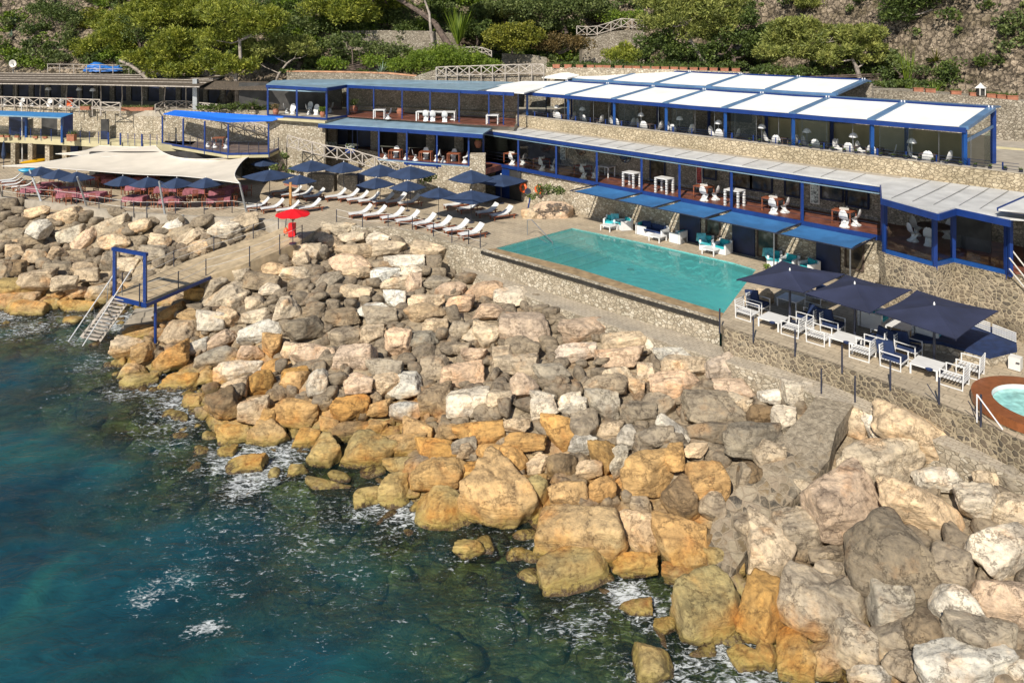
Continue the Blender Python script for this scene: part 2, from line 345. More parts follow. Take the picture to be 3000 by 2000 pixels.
# ---- rock material: colour comes from each rock, algae and wet band from height above the water
def rockmat(name, bands=True):
    m, t, b = nt(name); g = N(t,'ShaderNodeNewGeometry'); oi = N(t,'ShaderNodeObjectInfo'); tc = N(t,'ShaderNodeTexCoord')
    pv = N(t,'ShaderNodeVectorMath', operation='MULTIPLY_ADD'); rv = N(t,'ShaderNodeCombineXYZ'); L(t,oi.outputs['Random'],rv.inputs[0]); L(t,oi.outputs['Random'],rv.inputs[1])
    L(t,rv.outputs[0],pv.inputs[0]); pv.inputs[1].default_value = (37,91,11); L(t,g.outputs['Position'],pv.inputs[2]); pos = pv.outputs[0]
    n1 = N(t,'ShaderNodeTexNoise', Scale=1.1, Detail=8.0, Roughness=.65, Distortion=.6); L(t,pos,n1.inputs['Vector'])
    n2 = N(t,'ShaderNodeTexNoise', Scale=5.5, Detail=10.0, Roughness=.72); L(t,pos,n2.inputs['Vector'])
    mp = N(t,'ShaderNodeMapping'); mp.inputs['Scale'].default_value = (.6,.6,3.2); mp.inputs['Rotation'].default_value = (.5,.7,.3); L(t,pos,mp.inputs['Vector'])
    n3 = N(t,'ShaderNodeTexNoise', Scale=2.2, Detail=9.0, Roughness=.7, Distortion=1.2); L(t,mp.outputs[0],n3.inputs['Vector'])
    base = oi.outputs['Color']
    c = mixc(t, 1.0, base, ramp(t,n1.outputs[0],[(.28,(.50,.48,.46)),(.46,(.95,.95,.95)),(.66,(1.3,1.28,1.22))]).outputs[0], 'MULTIPLY')
    c = mixc(t, .8, c, ramp(t,n2.outputs[0],[(.3,(.42,.39,.37)),(.5,(1,1,1)),(.72,(1.4,1.36,1.28))]).outputs[0], 'MULTIPLY')
    c = mixc(t, .65, c, ramp(t,n3.outputs[0],[(.36,(.50,.46,.42)),(.46,(1,1,1)),(.6,(1.08,1.06,1.02)),(.70,(.80,.74,.66))]).outputs[0], 'MULTIPLY')
    # rusty stains and lichen
    n4 = N(t,'ShaderNodeTexNoise', Scale=.8, Detail=6.0, Roughness=.6); L(t,pos,n4.inputs['Vector'])
    st = ramp(t,n4.outputs[0],[(.56,(0,0,0)),(.70,(.75,.75,.75))]); c = mixc(t, mth(t,'MULTIPLY',st.outputs[0],.6), c, mixc(t,1.0,c,(1.15,.72,.36,1),'MULTIPLY'))
    vc = N(t,'ShaderNodeTexVoronoi', feature='DISTANCE_TO_EDGE', Scale=.9); vd = N(t,'ShaderNodeVectorMath', operation='MULTIPLY_ADD')
    L(t,n2.outputs['Color'],vd.inputs[0]); vd.inputs[1].default_value = (.9,.9,.9); L(t,pos,vd.inputs[2]); L(t,vd.outputs[0],vc.inputs['Vector'])
    ck = ramp(t,vc.outputs['Distance'],[(0,(.35,.3,.27)),(.022,(1,1,1))]); c = mixc(t,.75,c,ck.outputs[0],'MULTIPLY')
    if bands:
        sp = N(t,'ShaderNodeSeparateXYZ'); L(t,g.outputs['Position'],sp.inputs[0])
        z = mth(t,'ADD',sp.outputs[2], mth(t,'MULTIPLY',mth(t,'SUBTRACT',n1.outputs[0],.5),-1.1))
        z2 = mth(t,'ADD',sp.outputs[2], mth(t,'MULTIPLY',mth(t,'SUBTRACT',n2.outputs[0],.5),-.9))
        n5 = N(t,'ShaderNodeTexNoise', Scale=.55, Detail=3.0); L(t,g.outputs['Position'],n5.inputs['Vector'])
        och = ramp(t, mth(t,'MULTIPLY',z,.5), [(.30,(1,1,1)),(.56,(0,0,0))])       # up to ~1 m: ochre lichen
        c = mixc(t, mth(t,'MULTIPLY',mth(t,'MULTIPLY',och.outputs[0],ramp(t,n5.outputs[0],[(.38,(.25,.25,.25)),(.58,(1,1,1))]).outputs[0]),.80), c, mixc(t,1.0,ramp(t,n2.outputs[0],[(.3,(.30,.20,.10)),(.45,(.75,.72,.68)),(.65,(1.15,1.15,1.15))]).outputs[0],ramp(t,n4.outputs[0],[(.36,(.50,.38,.19)),(.50,(.52,.30,.085)),(.64,(.56,.25,.045))]).outputs[0],'MULTIPLY'))
        alg = ramp(t, z2, [(.10,(1,1,1)),(.42,(0,0,0))]); c = mixc(t, mth(t,'MULTIPLY',alg.outputs[0],.8), c, ramp(t,n3.outputs[0],[(.4,(.16,.12,.025)),(.6,(.40,.32,.09))]).outputs[0])
        wet = ramp(t, mth(t,'ADD',z2,.5), [(.15,(0,0,0)),(.33,(1,1,1)),(.50,(1,1,1)),(.64,(0,0,0))]); c = mixc(t, mth(t,'MULTIPLY',wet.outputs[0],.9), c, ramp(t,n1.outputs[0],[(.4,(.035,.018,.018)),(.6,(.09,.055,.03))]).outputs[0])
        L(t, ramp(t, z2, [(.0,(.25,.25,.25)),(.4,(.9,.9,.9))]).outputs[0], b.inputs['Roughness'])
    else: b.inputs['Roughness'].default_value = .9
    L(t, c, b.inputs['Base Color'])
    h = mth(t,'ADD',mth(t,'ADD',mth(t,'MULTIPLY',n2.outputs[0],.5),mth(t,'MULTIPLY',n3.outputs[0],.7)),mth(t,'MULTIPLY',ck.outputs[0],.12)); bump(t,b,h,1.0,.12)
    return m
M['rock'] = rockmat('boulder_rock'); M['cliff'] = rockmat('hill_rock', False)
# ---- seabed and breakwater core in one sheet
xs = np.linspace(-48,34,330); ys = np.linspace(8,62,220); X, Y = np.meshgrid(xs, ys)
Z = hz(X, Y)-.30
bumpz = np.array([mnoise.noise(Vector((x*.5,y*.5,0)))*.5+mnoise.noise(Vector((x*1.4,y*1.4,3)))*.3 for x,y in zip(X.ravel(),Y.ravel())]).reshape(X.shape)
Z = Z+np.where(Z<-.3, bumpz*np.clip(-Z*1.0,.6,1.3), bumpz*.3)
o = npmesh('shore_ground', np.stack([X,Y,Z],-1).reshape(-1,3), gridfaces(*X.shape), M['rock'], smooth=True); o.color = (.34,.28,.20,1); tag(o, kind='structure')
# ---- far seabed and sea
def bedmat():
    m, t, b = nt('deep_seabed_sand'); g = N(t,'ShaderNodeNewGeometry'); n = N(t,'ShaderNodeTexNoise', Scale=.25, Detail=6.0); L(t,g.outputs['Position'],n.inputs['Vector'])
    L(t, ramp(t,n.outputs[0],[(.4,(.08,.12,.08)),(.6,(.25,.28,.2))]).outputs[0], b.inputs['Base Color']); return m
mb = MB().quad((-900,-700,-6.2),(900,-700,-6.2),(900,120,-6.2),(-900,120,-6.2)); tag(mb.build('seabed', bedmat()), kind='structure')
def seamat():
    m = bpy.data.materials.new('sea_water'); m.use_nodes = True; t = m.node_tree; t.nodes.clear(); o = N(t,'ShaderNodeOutputMaterial')
    g = N(t,'ShaderNodeNewGeometry'); pos = g.outputs['Position']
    at = N(t,'ShaderNodeAttribute', attribute_name='foam'); dp = N(t,'ShaderNodeAttribute', attribute_name='deep')
    mp = N(t,'ShaderNodeMapping'); mp.inputs['Rotation'].default_value = (0,0,-.45); mp.inputs['Scale'].default_value = (1.0,2.2,1); L(t,pos,mp.inputs['Vector'])
    w1 = N(t,'ShaderNodeTexNoise', Scale=.9, Detail=7.0, Roughness=.62, Distortion=.8); L(t,mp.outputs[0],w1.inputs['Vector'])
    w2 = N(t,'ShaderNodeTexNoise', Scale=4.0, Detail=6.0, Roughness=.6); L(t,mp.outputs[0],w2.inputs['Vector'])
    hh = mth(t,'ADD',w1.outputs[0],mth(t,'MULTIPLY',w2.outputs[0],.22)); bn = N(t,'ShaderNodeBump'); bn.inputs['Strength'].default_value = .7; bn.inputs['Distance'].default_value = .13; L(t,hh,bn.inputs['Height'])
    # body of water: what light finds on its way down, tinted; deeper = more of the scattered teal
    tr = N(t,'ShaderNodeBsdfTransparent'); tr.inputs[0].default_value = (.62,.84,.80,1)
    n5 = N(t,'ShaderNodeTexNoise', Scale=.22, Detail=4.0, Distortion=1.0); L(t,pos,n5.inputs['Vector'])
    tl = ramp(t, n5.outputs[0], [(.35,(.006,.040,.066)),(.52,(.010,.064,.084)),(.68,(.017,.094,.094))])
    tl2 = mixc(t, .5, tl.outputs[0], ramp(t,w1.outputs[0],[(.35,(.5,.55,.6)),(.6,(1.25,1.25,1.2))]).outputs[0], 'MULTIPLY')
    df = N(t,'ShaderNodeBsdfDiffuse'); L(t,tl2,df.inputs[0]); L(t,bn.outputs[0],df.inputs['Normal'])
    m1 = N(t,'ShaderNodeMixShader'); L(t,dp.outputs['Fac'],m1.inputs[0]); L(t,tr.outputs[0],m1.inputs[1]); L(t,df.outputs[0],m1.inputs[2])
    gl = N(t,'ShaderNodeBsdfGlossy'); gl.inputs['Roughness'].default_value = .16; L(t,bn.outputs[0],gl.inputs['Normal'])
    fr = N(t,'ShaderNodeFresnel'); fr.inputs[0].default_value = 1.33; L(t,bn.outputs[0],fr.inputs['Normal'])
    m2 = N(t,'ShaderNodeMixShader'); L(t,fr.outputs[0],m2.inputs[0]); L(t,m1.outputs[0],m2.inputs[1]); L(t,gl.outputs[0],m2.inputs[2])
    # foam: lacy
    dm = N(t,'ShaderNodeVectorMath', operation='MULTIPLY_ADD'); wn = N(t,'ShaderNodeTexNoise', Scale=1.6, Detail=5.0, Distortion=1.5); L(t,pos,wn.inputs['Vector'])
    L(t,wn.outputs['Color'],dm.inputs[0]); dm.inputs[1].default_value = (1.3,1.3,1.3); L(t,mp.outputs[0],dm.inputs[2])
    v = N(t,'ShaderNodeTexVoronoi', feature='DISTANCE_TO_EDGE', Scale=1.15); L(t,dm.outputs[0],v.inputs['Vector'])
    v2 = N(t,'ShaderNodeTexNoise', Scale=3.4, Detail=8.0, Roughness=.72, Distortion=1.4); L(t,mp.outputs[0],v2.inputs['Vector'])
    lace = mth(t,'SUBTRACT',1.0,mth(t,'MULTIPLY',v.outputs['Distance'],7.0))
    a = mth(t,'ADD', mth(t,'MULTIPLY',at.outputs['Fac'],1.15), mth(t,'ADD', mth(t,'MULTIPLY',mth(t,'MAXIMUM',lace,0.0),.16), mth(t,'MULTIPLY',mth(t,'SUBTRACT',v2.outputs[0],.5),2.3)))
    fm = ramp(t, a, [(.54,(0,0,0)),(.92,(1,1,1))])
    wd = N(t,'ShaderNodeBsdfDiffuse'); wd.inputs[0].default_value = (.72,.76,.78,1)
    m3 = N(t,'ShaderNodeMixShader'); L(t,mth(t,'MULTIPLY',fm.outputs[0],.80),m3.inputs[0]); L(t,m2.outputs[0],m3.inputs[1]); L(t,wd.outputs[0],m3.inputs[2]); L(t,m3.outputs[0],o.inputs[0])
    return m
M['sea'] = seamat()
xs = np.concatenate([np.linspace(-900,-50,12)[:-1], np.linspace(-50,30,460), np.linspace(30,900,12)[1:]])
ys = np.concatenate([np.linspace(-700,6,12)[:-1], np.linspace(6,56,300)])
X, Y = np.meshgrid(xs, ys); d = hz(X, Y)
wv = np.array([mnoise.noise(Vector((x*.35-y*.15,y*.6,1)))*.10+mnoise.noise(Vector((x*1.1-y*.5,y*1.5,5)))*.035 for x,y in zip(X.ravel(),Y.ravel())]).reshape(X.shape)
far = (np.abs(X)>49)|(Y<7)
Z = np.where(far, 0, wv)+.0
sea = npmesh('sea', np.stack([X,Y,Z],-1).reshape(-1,3), gridfaces(*X.shape), M['sea'], smooth=True); tag(sea, kind='structure')
FO = [(560,1420,.20,3.5),(700,1500,.22,4),(900,1560,.24,3.5),(860,1430,.25,2.0),(1050,1640,.22,3.0),(430,1850,.10,2.5),(420,1745,.34,.7),(470,1715,.30,.7),(540,1690,.28,1.1),(575,1845,.44,.42),(610,1832,.46,.40),(640,1842,.40,.35),(590,1600,.2,1.6),(760,1650,.2,1.5),(640,1560,.22,1.4),(1480,1800,.20,2.0),(1830,1740,.50,.9),(1900,1790,.42,1.0),(1700,1830,.30,1.6),(1350,1620,.22,1.6),
      (1300,1900,.16,3),(1900,1960,.22,1.5),(2180,1990,.34,1.0),(360,1150,.36,1.2),(640,1330,.34,1.3),(760,1360,.38,.9),(860,1330,.38,.9),(230,990,.30,2.2),(90,960,.34,2.2),(300,1060,.30,2.2),(200,1150,.18,3),(500,1290,.28,2.0),(1990,1760,.36,.7),(1120,1500,.34,.8),(470,1290,.28,1.2),(320,1420,.12,3),(680,1700,.2,2),(1000,1740,.18,3.5),(1450,1960,.14,3)]
foam = np.clip(.60-np.abs(d+.15)*.50, 0, .58)*np.array([.55+1.1*mnoise.noise(Vector((x*.25,y*.25,9))) for x,y in zip(X.ravel(),Y.ravel())]).reshape(X.shape).clip(0,1)
for fx, fy, a, r in FO:
    p = P(fx, fy, 0); foam = np.maximum(foam, a*1.38*np.exp(-((X-p.x)**2+(Y-p.y)**2)/(r*r)*.9))
foam = np.maximum(foam, .17*((d<-.1)&(d>-2.1)&(X>-26)))
foam = np.where(far|(d>.9), 0, foam)
deep = np.clip(.08+(-d-.35)*.31, .08, .92); deep = np.where(far, .95, deep)
for nm, arr in (('foam', foam), ('deep', deep)):
    a = sea.data.attributes.new(nm, 'FLOAT', 'POINT'); a.data.foreach_set('value', arr.astype(np.float32).ravel())
# ================================================================ terraces
EDGE = [(-500,555),(-150,562),(0,577),(180,598),(350,622),(540,634),(725,642),(800,648),(850,655),(880,705),(935,668),(985,652),(1062,668),(1137,668),(1208,678),(1270,697),(1324,716),(1373,722),(1411,733),
        (1560,776),(1683,812),(1900,878),(2107,939),(2121,962),(2230,998),(2330,1033),(2465,1079),(2605,1130),(2735,1180),(2869,1236),(2960,1280),(3150,1375)]
edge = [P(a,b,4.0) for a,b in EDGE]
POOL = [(1452,727),(1676,668),(1900,714),(2150,770),(2215,790),(2120,917),(1900,851),(1683,784)]
pool = [P(a,b,4.0) for a,b in POOL]
far_edge = [W(-1,36.5,4), W(-1,44,4), W(-45,44,4), Vector((-10,64,4)), Vector((-40,78,4)), Vector((-70,80,4))]
mb = MB(); mb.prism(edge+far_edge, .4, [pool]); tag(mb.build('terrace_floor', M['paving']), kind='structure')
# lower path beside the pool wall
PI = [(1335,740,2.75),(1415,768,2.75),(1683,868,2.8),(1900,943,2.9),(2123,1018,3.0),(2245,1056,3.15),(2444,1122,3.25),(2655,1220,3.15),(2888,1318,3.1),(3020,1375,3.1),(3300,1500,3.1)]
PO = [(1312,752,2.75),(1372,800,2.75),(1587,883,2.8),(1836,966,2.9),(2077,1043,2.95),(2290,1110,3.1),(2398,1160,3.2),(2513,1190,3.15),(2760,1300,3.1),(2934,1376,3.1),(3250,1520,3.1)]
pi = [P(*q) for q in PI]; po = [P(*q) for q in PO]
mb = MB(); dz_ = Vector((0,0,.06))
for i in range(len(pi)-1):
    mb.mi = 0; mb.slab(pi[i], pi[i+1], po[i+1], po[i], .06); mb.mi = 1; mb.slab(pi[i]-dz_, pi[i+1]-dz_, po[i+1]-dz_, po[i]-dz_, .9)
tag(mb.build('path', [M['pathpave'],M['stone_tan']]), kind='structure')
# walls that hold the terraces
def edgewall(name, label, a, b, bots, mat, th=.35, over=.02):
    top = [Vector((p.x,p.y-.03,4.0+over)) for p in edge[a:b+1]]; bot = [Vector((p.x,p.y-.03,z)) for p, z in zip(top, bots)]
    t = thing(name, label, 'wall', tuple(edge[(a+b)//2]-Vector((0,0,1))))
    MB().wall(top, bot, th).build('stonework', M[mat], t); return t
edgewall('retaining_wall','low concrete edge wall between left terrace and the boulders',0,8,[2.2]*9,'concrete')
edgewall('retaining_wall','stone edge wall under the rope rail of the lounger terrace',10,18,[1.6]*9,'stone_tan')
t = edgewall('retaining_wall','pale rendered wall below the curved pool edge',18,22,[2.3,2.2,2.2,2.3,2.5],'stone_tan')
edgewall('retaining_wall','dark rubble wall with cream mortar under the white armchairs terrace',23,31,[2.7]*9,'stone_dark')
# pool
t = thing('swimming_pool','long turquoise pool with curved stone coping and steps at its narrow end','pool', tuple(P(1800,780,3.0)))
def inset(pts, k):
    c = sum(pts, Vector())/len(pts); return [c+(p-c)*k for p in pts]
bot = [Vector((p.x,p.y,2.5)) for p in pool]; mb = MB()
n = len(pool); mb.add([tuple(p) for p in pool]+[tuple(p) for p in bot], [(i,(i+1)%n,n+(i+1)%n,n+i) for i in range(n)]+[tuple(range(n,2*n))])
def poolmat():
    m, t, b = nt('pool_lining'); g = N(t,'ShaderNodeNewGeometry'); k = N(t,'ShaderNodeTexNoise', Scale=1.2, Detail=3.0); L(t,g.outputs['Position'],k.inputs['Vector'])
    L(t, ramp(t,k.outputs[0],[(.35,(.22,.80,.80)),(.65,(.28,.88,.86))]).outputs[0], b.inputs['Base Color']); b.inputs['Roughness'].default_value=.6; return m
M['poolblue'] = poolmat(); mb.build('basin', M['poolblue'], t)
sA, sB = P(1470,724,3.9), P(1676,672,3.9); dn = (P(2120,917,3.9)-P(1470,724,3.9)); dn.z = 0; dn.normalize()
sl = plain('pool_step', (.20,.46,.42), .6, .1, 2)
mb = MB(); a0 = pool[0].lerp(pool[1],.06); b0 = pool[0].lerp(pool[1],.97)
for i in range(5):
    z = 3.72-.22*i; a = a0+dn*(.05+i*.62); b = b0+dn*(.05+i*.62)
    mb.slab(Vector((a.x,a.y,z)),Vector((b.x,b.y,z)),Vector((b.x,b.y,z))+dn*.62,Vector((a.x,a.y,z))+dn*.62,1.2)
mb.build('steps', sl, t); mb = MB(); se = plain('step_edge_tile',(.01,.13,.14),.5)
for i in range(1,6):
    z = 3.72-.22*(i-1)+.012; mb.bar(Vector((a0.x,a0.y,z))+dn*(.03+i*.62),Vector((b0.x,b0.y,z))+dn*(.03+i*.62),.10,.02)
mb.build('step_edge', se, t)
mb = MB(); mb.add([(p.x,p.y,3.93) for p in inset(pool,.9995)], [tuple(range(n))[::-1]])
def pwater():
    m = bpy.data.materials.new('pool_water'); m.use_nodes = True; t = m.node_tree; t.nodes.clear(); o = N(t,'ShaderNodeOutputMaterial'); g = N(t,'ShaderNodeNewGeometry')
    n1 = N(t,'ShaderNodeTexNoise', Scale=2.2, Detail=4.0, Distortion=1.0); L(t,g.outputs['Position'],n1.inputs['Vector']); bn = N(t,'ShaderNodeBump'); bn.inputs['Strength'].default_value=.06; bn.inputs['Distance'].default_value=.1
    c = P(2145,868,3.93); mp = N(t,'ShaderNodeMapping'); mp.inputs['Location'].default_value = (-c.x,-c.y,-3.93); L(t,g.outputs['Position'],mp.inputs['Vector'])
    wv = N(t,'ShaderNodeTexWave', wave_type='RINGS', rings_direction='Z', Scale=2.2); wv.inputs['Distortion'].default_value = 2.0; L(t,mp.outputs[0],wv.inputs['Vector'])
    ln = N(t,'ShaderNodeVectorMath', operation='LENGTH'); L(t,mp.outputs[0],ln.inputs[0]); fo = ramp(t, mth(t,'MULTIPLY',ln.outputs['Value'],.18), [(.1,(1,1,1)),(.8,(0,0,0))])
    L(t, mth(t,'ADD',n1.outputs[0],mth(t,'MULTIPLY',mth(t,'MULTIPLY',wv.outputs[0],fo.outputs[0]),.5)), bn.inputs['Height'])
    tr = N(t,'ShaderNodeBsdfTransparent'); tr.inputs[0].default_value = (.66,.97,.96,1); df = N(t,'ShaderNodeBsdfDiffuse'); df.inputs[0].default_value = (.20,.74,.70,1)
    m1 = N(t,'ShaderNodeMixShader'); m1.inputs[0].default_value = .30; L(t,tr.outputs[0],m1.inputs[1]); L(t,df.outputs[0],m1.inputs[2])
    gl = N(t,'ShaderNodeBsdfGlossy'); gl.inputs['Roughness'].default_value=.03; L(t,bn.outputs[0],gl.inputs['Normal']); fr = N(t,'ShaderNodeFresnel'); fr.inputs[0].default_value=1.33; L(t,bn.outputs[0],fr.inputs['Normal'])
    m2 = N(t,'ShaderNodeMixShader'); L(t,fr.outputs[0],m2.inputs[0]); L(t,m1.outputs[0],m2.inputs[1]); L(t,gl.outputs[0],m2.inputs[2]); L(t,m2.outputs[0],o.inputs[0]); return m
M['poolwater'] = pwater(); tag(mb.build('water', M['poolwater'], t), 'turquoise pool water with faint ripples')
mb = MB(); near_o = [P(1411,732,4.01),P(1560,775,4.01),P(1683,811,4.01),P(1900,877,4.01),P(2107,938,4.01)]
near_i = [P(1452,727,4.01),P(1570,757,4.01),P(1683,784,4.01),P(1900,851,4.01),P(2120,917,4.01)]
for i in range(4): mb.slab(near_i[i], near_i[i+1], near_o[i+1], near_o[i], .12)
mb.build('coping', M['sand'], t)
mb = MB()
for i in range(4):
    a, b = near_o[i], near_o[i+1]; mb.bar(a+Vector((0,-.10,-.10)), b+Vector((0,-.10,-.10)), .16, .14)
mb.build('gutter', M['gutter'], t)
mb = MB(); p0 = P(1545,689,4); p1 = P(1618,716,3.9)
mb.path([p0, p0+Vector((0,0,.95)), p0+Vector((.25,-.1,1.0)), p1+Vector((0,0,.15)), p1+Vector((.1,0,-.5))], .025)
mb.path([p0+Vector((.5,-.1,0)), p1+Vector((-.15,0,0))], .02); mb.build('handrail', M['metal'], t)
c = P(1847,790,2.51); MB().cyl(tuple(c), .22, .02).build('drain', M['dark'], t)
# concrete ramp with stone mosaic going down between the boulders
RL = [(2391,1161,3.2),(2352,1214,2.9),(2290,1279,2.5),(2215,1367,2.0),(2140,1450,1.5),(2088,1526,1.1),(2065,1625,.6)]
RR = [(2500,1183,3.2),(2450,1256,2.9),(2430,1344,2.4),(2375,1410,2.0),(2305,1480,1.5),(2230,1550,1.1),(2140,1690,.4)]
rl = [P(*q) for q in RL]; rr = [P(*q) for q in RR]; mb = MB()
for i in range(len(rl)-1): mb.slab(rl[i], rr[i], rr[i+1], rl[i+1], .7)
tag(mb.build('slipway', M['mosaic']), kind='structure')
# ================================================================ hill
HB = [(-400,203),(0,203),(400,204),(600,207),(800,215),(1000,214),(1300,212),(1540,204),(1700,206),(2000,215),(2300,222),(2600,238),(2800,250),(3000,262),(3200,270)]
hb = [P(a,b,12.6) for a,b in HB]
hb = [Vector((-75,hb[0].y,12.6))]+hb+[Vector((60,40,12.6))]
prof = [(-1.5,9.0),(-.6,11.6),(0,12.6),(1.2,13.1),(2.6,14.2),(3.4,16.0),(4.6,17.2),(6,19.3),(8,21.5),(11,25),(15,30),(22,38),(34,48)]
cx = np.array([p.x for p in hb]); cy = np.array([p.y for p in hb])
gx = np.linspace(-75,60,270); by = np.interp(gx, cx, cy); pd = np.array([a for a,_ in prof]); pz = np.array([b for _,b in prof])
dd = np.concatenate([np.linspace(-1.5,12,64), np.linspace(12.6,34,18)])
def hillz(x, d):
    z = np.interp(d, pd, pz)
    n = mnoise.noise(Vector((x*.12, d*.25, 0)))*1.6+mnoise.noise(Vector((x*.5, d*.7, 4)))*.7+mnoise.noise(Vector((x*1.6, d*2.0, z*.8)))*.42
    return z+n*min(1, max(0,(d+.2)/1.5))
HX, HD = np.meshgrid(gx, dd); HZ = np.array([hillz(x,d_) for x,d_ in zip(HX.ravel(),HD.ravel())]).reshape(HX.shape)
HYY = by[None,:]+HD
def hillmat():
    m, t, b = nt('hillside'); g = N(t,'ShaderNodeNewGeometry'); pos = g.outputs['Position']
    v = N(t,'ShaderNodeTexVoronoi', feature='F1', Scale=1.6); n1 = N(t,'ShaderNodeTexNoise', Scale=.6, Detail=9.0, Roughness=.7); n2 = N(t,'ShaderNodeTexNoise', Scale=4.0, Detail=8.0, Roughness=.7)
    for q in (v,n1,n2): L(t,pos,q.inputs['Vector'])
    rk = ramp(t,n2.outputs[0],[(.3,(.13,.10,.075)),(.5,(.34,.28,.21)),(.7,(.54,.46,.36))]); gr = ramp(t,n2.outputs[0],[(.3,(.06,.05,.03)),(.5,(.16,.13,.08)),(.75,(.26,.21,.13))])
    f = ramp(t,n1.outputs[0],[(.48,(0,0,0)),(.62,(1,1,1))]); dq_ = N(t,'ShaderNodeVectorMath', operation='MULTIPLY_ADD'); L(t,n2.outputs['Color'],dq_.inputs[0]); dq_.inputs[1].default_value = (.8,.8,.8); L(t,pos,dq_.inputs[2])
    ve = N(t,'ShaderNodeTexVoronoi', feature='DISTANCE_TO_EDGE', Scale=1.9); L(t,dq_.outputs[0],ve.inputs['Vector']); L(t,dq_.outputs[0],v.inputs['Vector']); sv = N(t,'ShaderNodeSeparateColor'); L(t,v.outputs['Color'],sv.inputs[0])
    c = mixc(t,f.outputs[0],rk.outputs[0],gr.outputs[0]); ed_ = ramp(t,ve.outputs['Distance'],[(0,(.28,.25,.22)),(.09,(1,1,1))]); c = mixc(t,.9,c,ed_.outputs[0],'MULTIPLY'); c = mixc(t,.8,c,ramp(t,sv.outputs[0],[(0,(.55,.52,.48)),(1,(1.3,1.25,1.2))]).outputs[0],'MULTIPLY')
    L(t,c,b.inputs['Base Color']); b.inputs['Roughness'].default_value=.95; bump(t,b,mth(t,'ADD',n2.outputs[0],mth(t,'MULTIPLY',ed_.outputs[0],.6)),1.0,.3); return m
M['hill'] = hillmat()
o = npmesh('hillside', np.stack([HX,HYY,HZ],-1).reshape(-1,3), gridfaces(*HX.shape), M['hill'], smooth=False); tag(o, kind='structure')
def hill_at(px, py):
    "first hill point on the photo ray"
    u = (px-1500)/F; best = None
    for Yd in np.arange(46,112,.25):
        x = u*Yd; d_ = Yd-np.interp(x, cx, cy)
        if d_ < -.2: continue
        z = H-(py-HY)*Yd/F
        if hillz(x, d_) >= z: return Vector((x, Yd, z))
    return Vector((u*100,100,H-(py-HY)*100/F))
# ================================================================ ground levels behind
up_front = [W(6,40.7,9.5), W(-41.9,40.7,9.5), P(1506,369,9.5), P(1375,362,9.5), P(1018,339,9.5), P(957,348,9.5), P(785,337,9.5), PY(760,325,67.0), PY(600,324,67.6),
            P(470,326,9.35), P(335,322,9.3), P(180,317,9.3), P(0,312,9.3), P(-300,308,9.3)]
tag(MB().prism(up_front+[Vector((-75,84,9.4)), Vector((-30,76,9.4)), Vector((10,69.5,9.4)), Vector((26,64,9.4)), Vector((38,56,9.4)), Vector((60,42,9.4))], .5).build('upper_ground', M['concrete']), kind='structure')
tag(MB().prism([P(-300,392,6.6),P(0,400,6.6),P(240,411,6.6),P(475,425,6.6),P(560,425,6.6),P(600,400,6.6),Vector((-30,77,6.6)),Vector((-70,80,6.6))], .55).build('walkway', M['beige']), kind='structure')
# walls of the left half
def wallthing(label, tops, bots, mat, th=.4, name='stone_wall', cat='wall'):
    top = [P(*q) if not isinstance(q, Vector) else q for q in tops]; bot = [Vector((t.x,t.y-.02,b)) for t, b in zip(top, bots)]
    top = [t+Vector((0,-.02,.03)) for t in top]; o = thing(name, label, cat, tuple(bot[len(bot)//2]))
    MB().wall(top, bot, th).build('stonework', M[mat], o); return o
w = wallthing('tan stone wall with a dark doorway under the reed roofed terrace', [(-300,308,9.3),(0,312,9.3),(180,317,9.3),(335,322,9.3),(475,326,9.35)], [6.6]*5, 'stone_tan')
d0 = P(310,408,6.6); MB().box((d0.x,d0.y-.12,7.55),(.75,.12,1.9)).build('doorway', M['dark'], w)
MB().box((d0.x,d0.y-.2,7.0),(.72,.06,.8)).build('gate', M['darkblue'], w)
wallthing('tan stone wall behind the bright blue canopy platform', [P(475,326,9.35),PY(600,324,67.6),PY(760,325,67.0),PY(800,325,66.8)], [4.0]*4, 'stone_tan')
w = wallthing('tall tan stone wall below the glazed blue corner room', [(785,338,9.45),(870,343,9.45),(953,350,9.4)], [4.0]*3, 'stone_tan')
wallthing('stone base wall under the recessed porch with two blue flower boxes', [P(953,434,6.5),P(1040,437,6.5),P(1112,447,6.5)], [4.0]*3, 'stone_tan')
tag(MB().prism([P(935,431,6.5),P(1040,436,6.5),P(1112,445,6.5),P(1112,468,6.5),P(1375,488,6.5),P(1425,495,6.5),Vector((3,62,6.5)),Vector((-16,66,6.5))], .4).build('porch_floor', M['deckwood']), kind='structure')
wallthing('stone base wall under the lower left dining room', [(1108,469,6.5),(1240,478,6.5),(1376,489,6.5)], [4.0]*3, 'stone_tan')
# ================================================================ lower restaurant (long blue front)
TF = 38.3; PX = [1419,1521,1632,1751,1882,1993,2145,2352,2588]; SS = [SX(x,TF) for x in PX]
base = thing('restaurant_base','long tan stone base wall between the pool loungers and the blue restaurant','wall',tuple(W(-28,38.4,4)))
MB().prism([W(SS[0]-.2,38.35,6.42),W(SS[-1],38.35,6.42),W(-13.2,44,6.42),W(SS[0]-.2,44,6.42)], 2.42).build('stonework', M['stone_tan'], base)
mbp = MB()
for k,(x0,x1,z0,z1) in enumerate([(1992,2052,4,5.9),(2146,2212,4,6.0),(2392,2462,4,6.0)]):
    a, b = SX(x0,38.3), SX(x1,38.3); mb = MB(); mb.add([W(a,38.25,z0),W(b,38.25,z0),W(b,38.25,z1),W(a,38.25,z1),W(a,38.36,z0),W(b,38.36,z0),W(b,38.36,z1),W(a,38.36,z1)],[(0,1,2,3),(0,4,5,1),(1,5,6,2),(2,6,7,3),(3,7,4,0)]); mb.build('door', M['darkblue'], base)
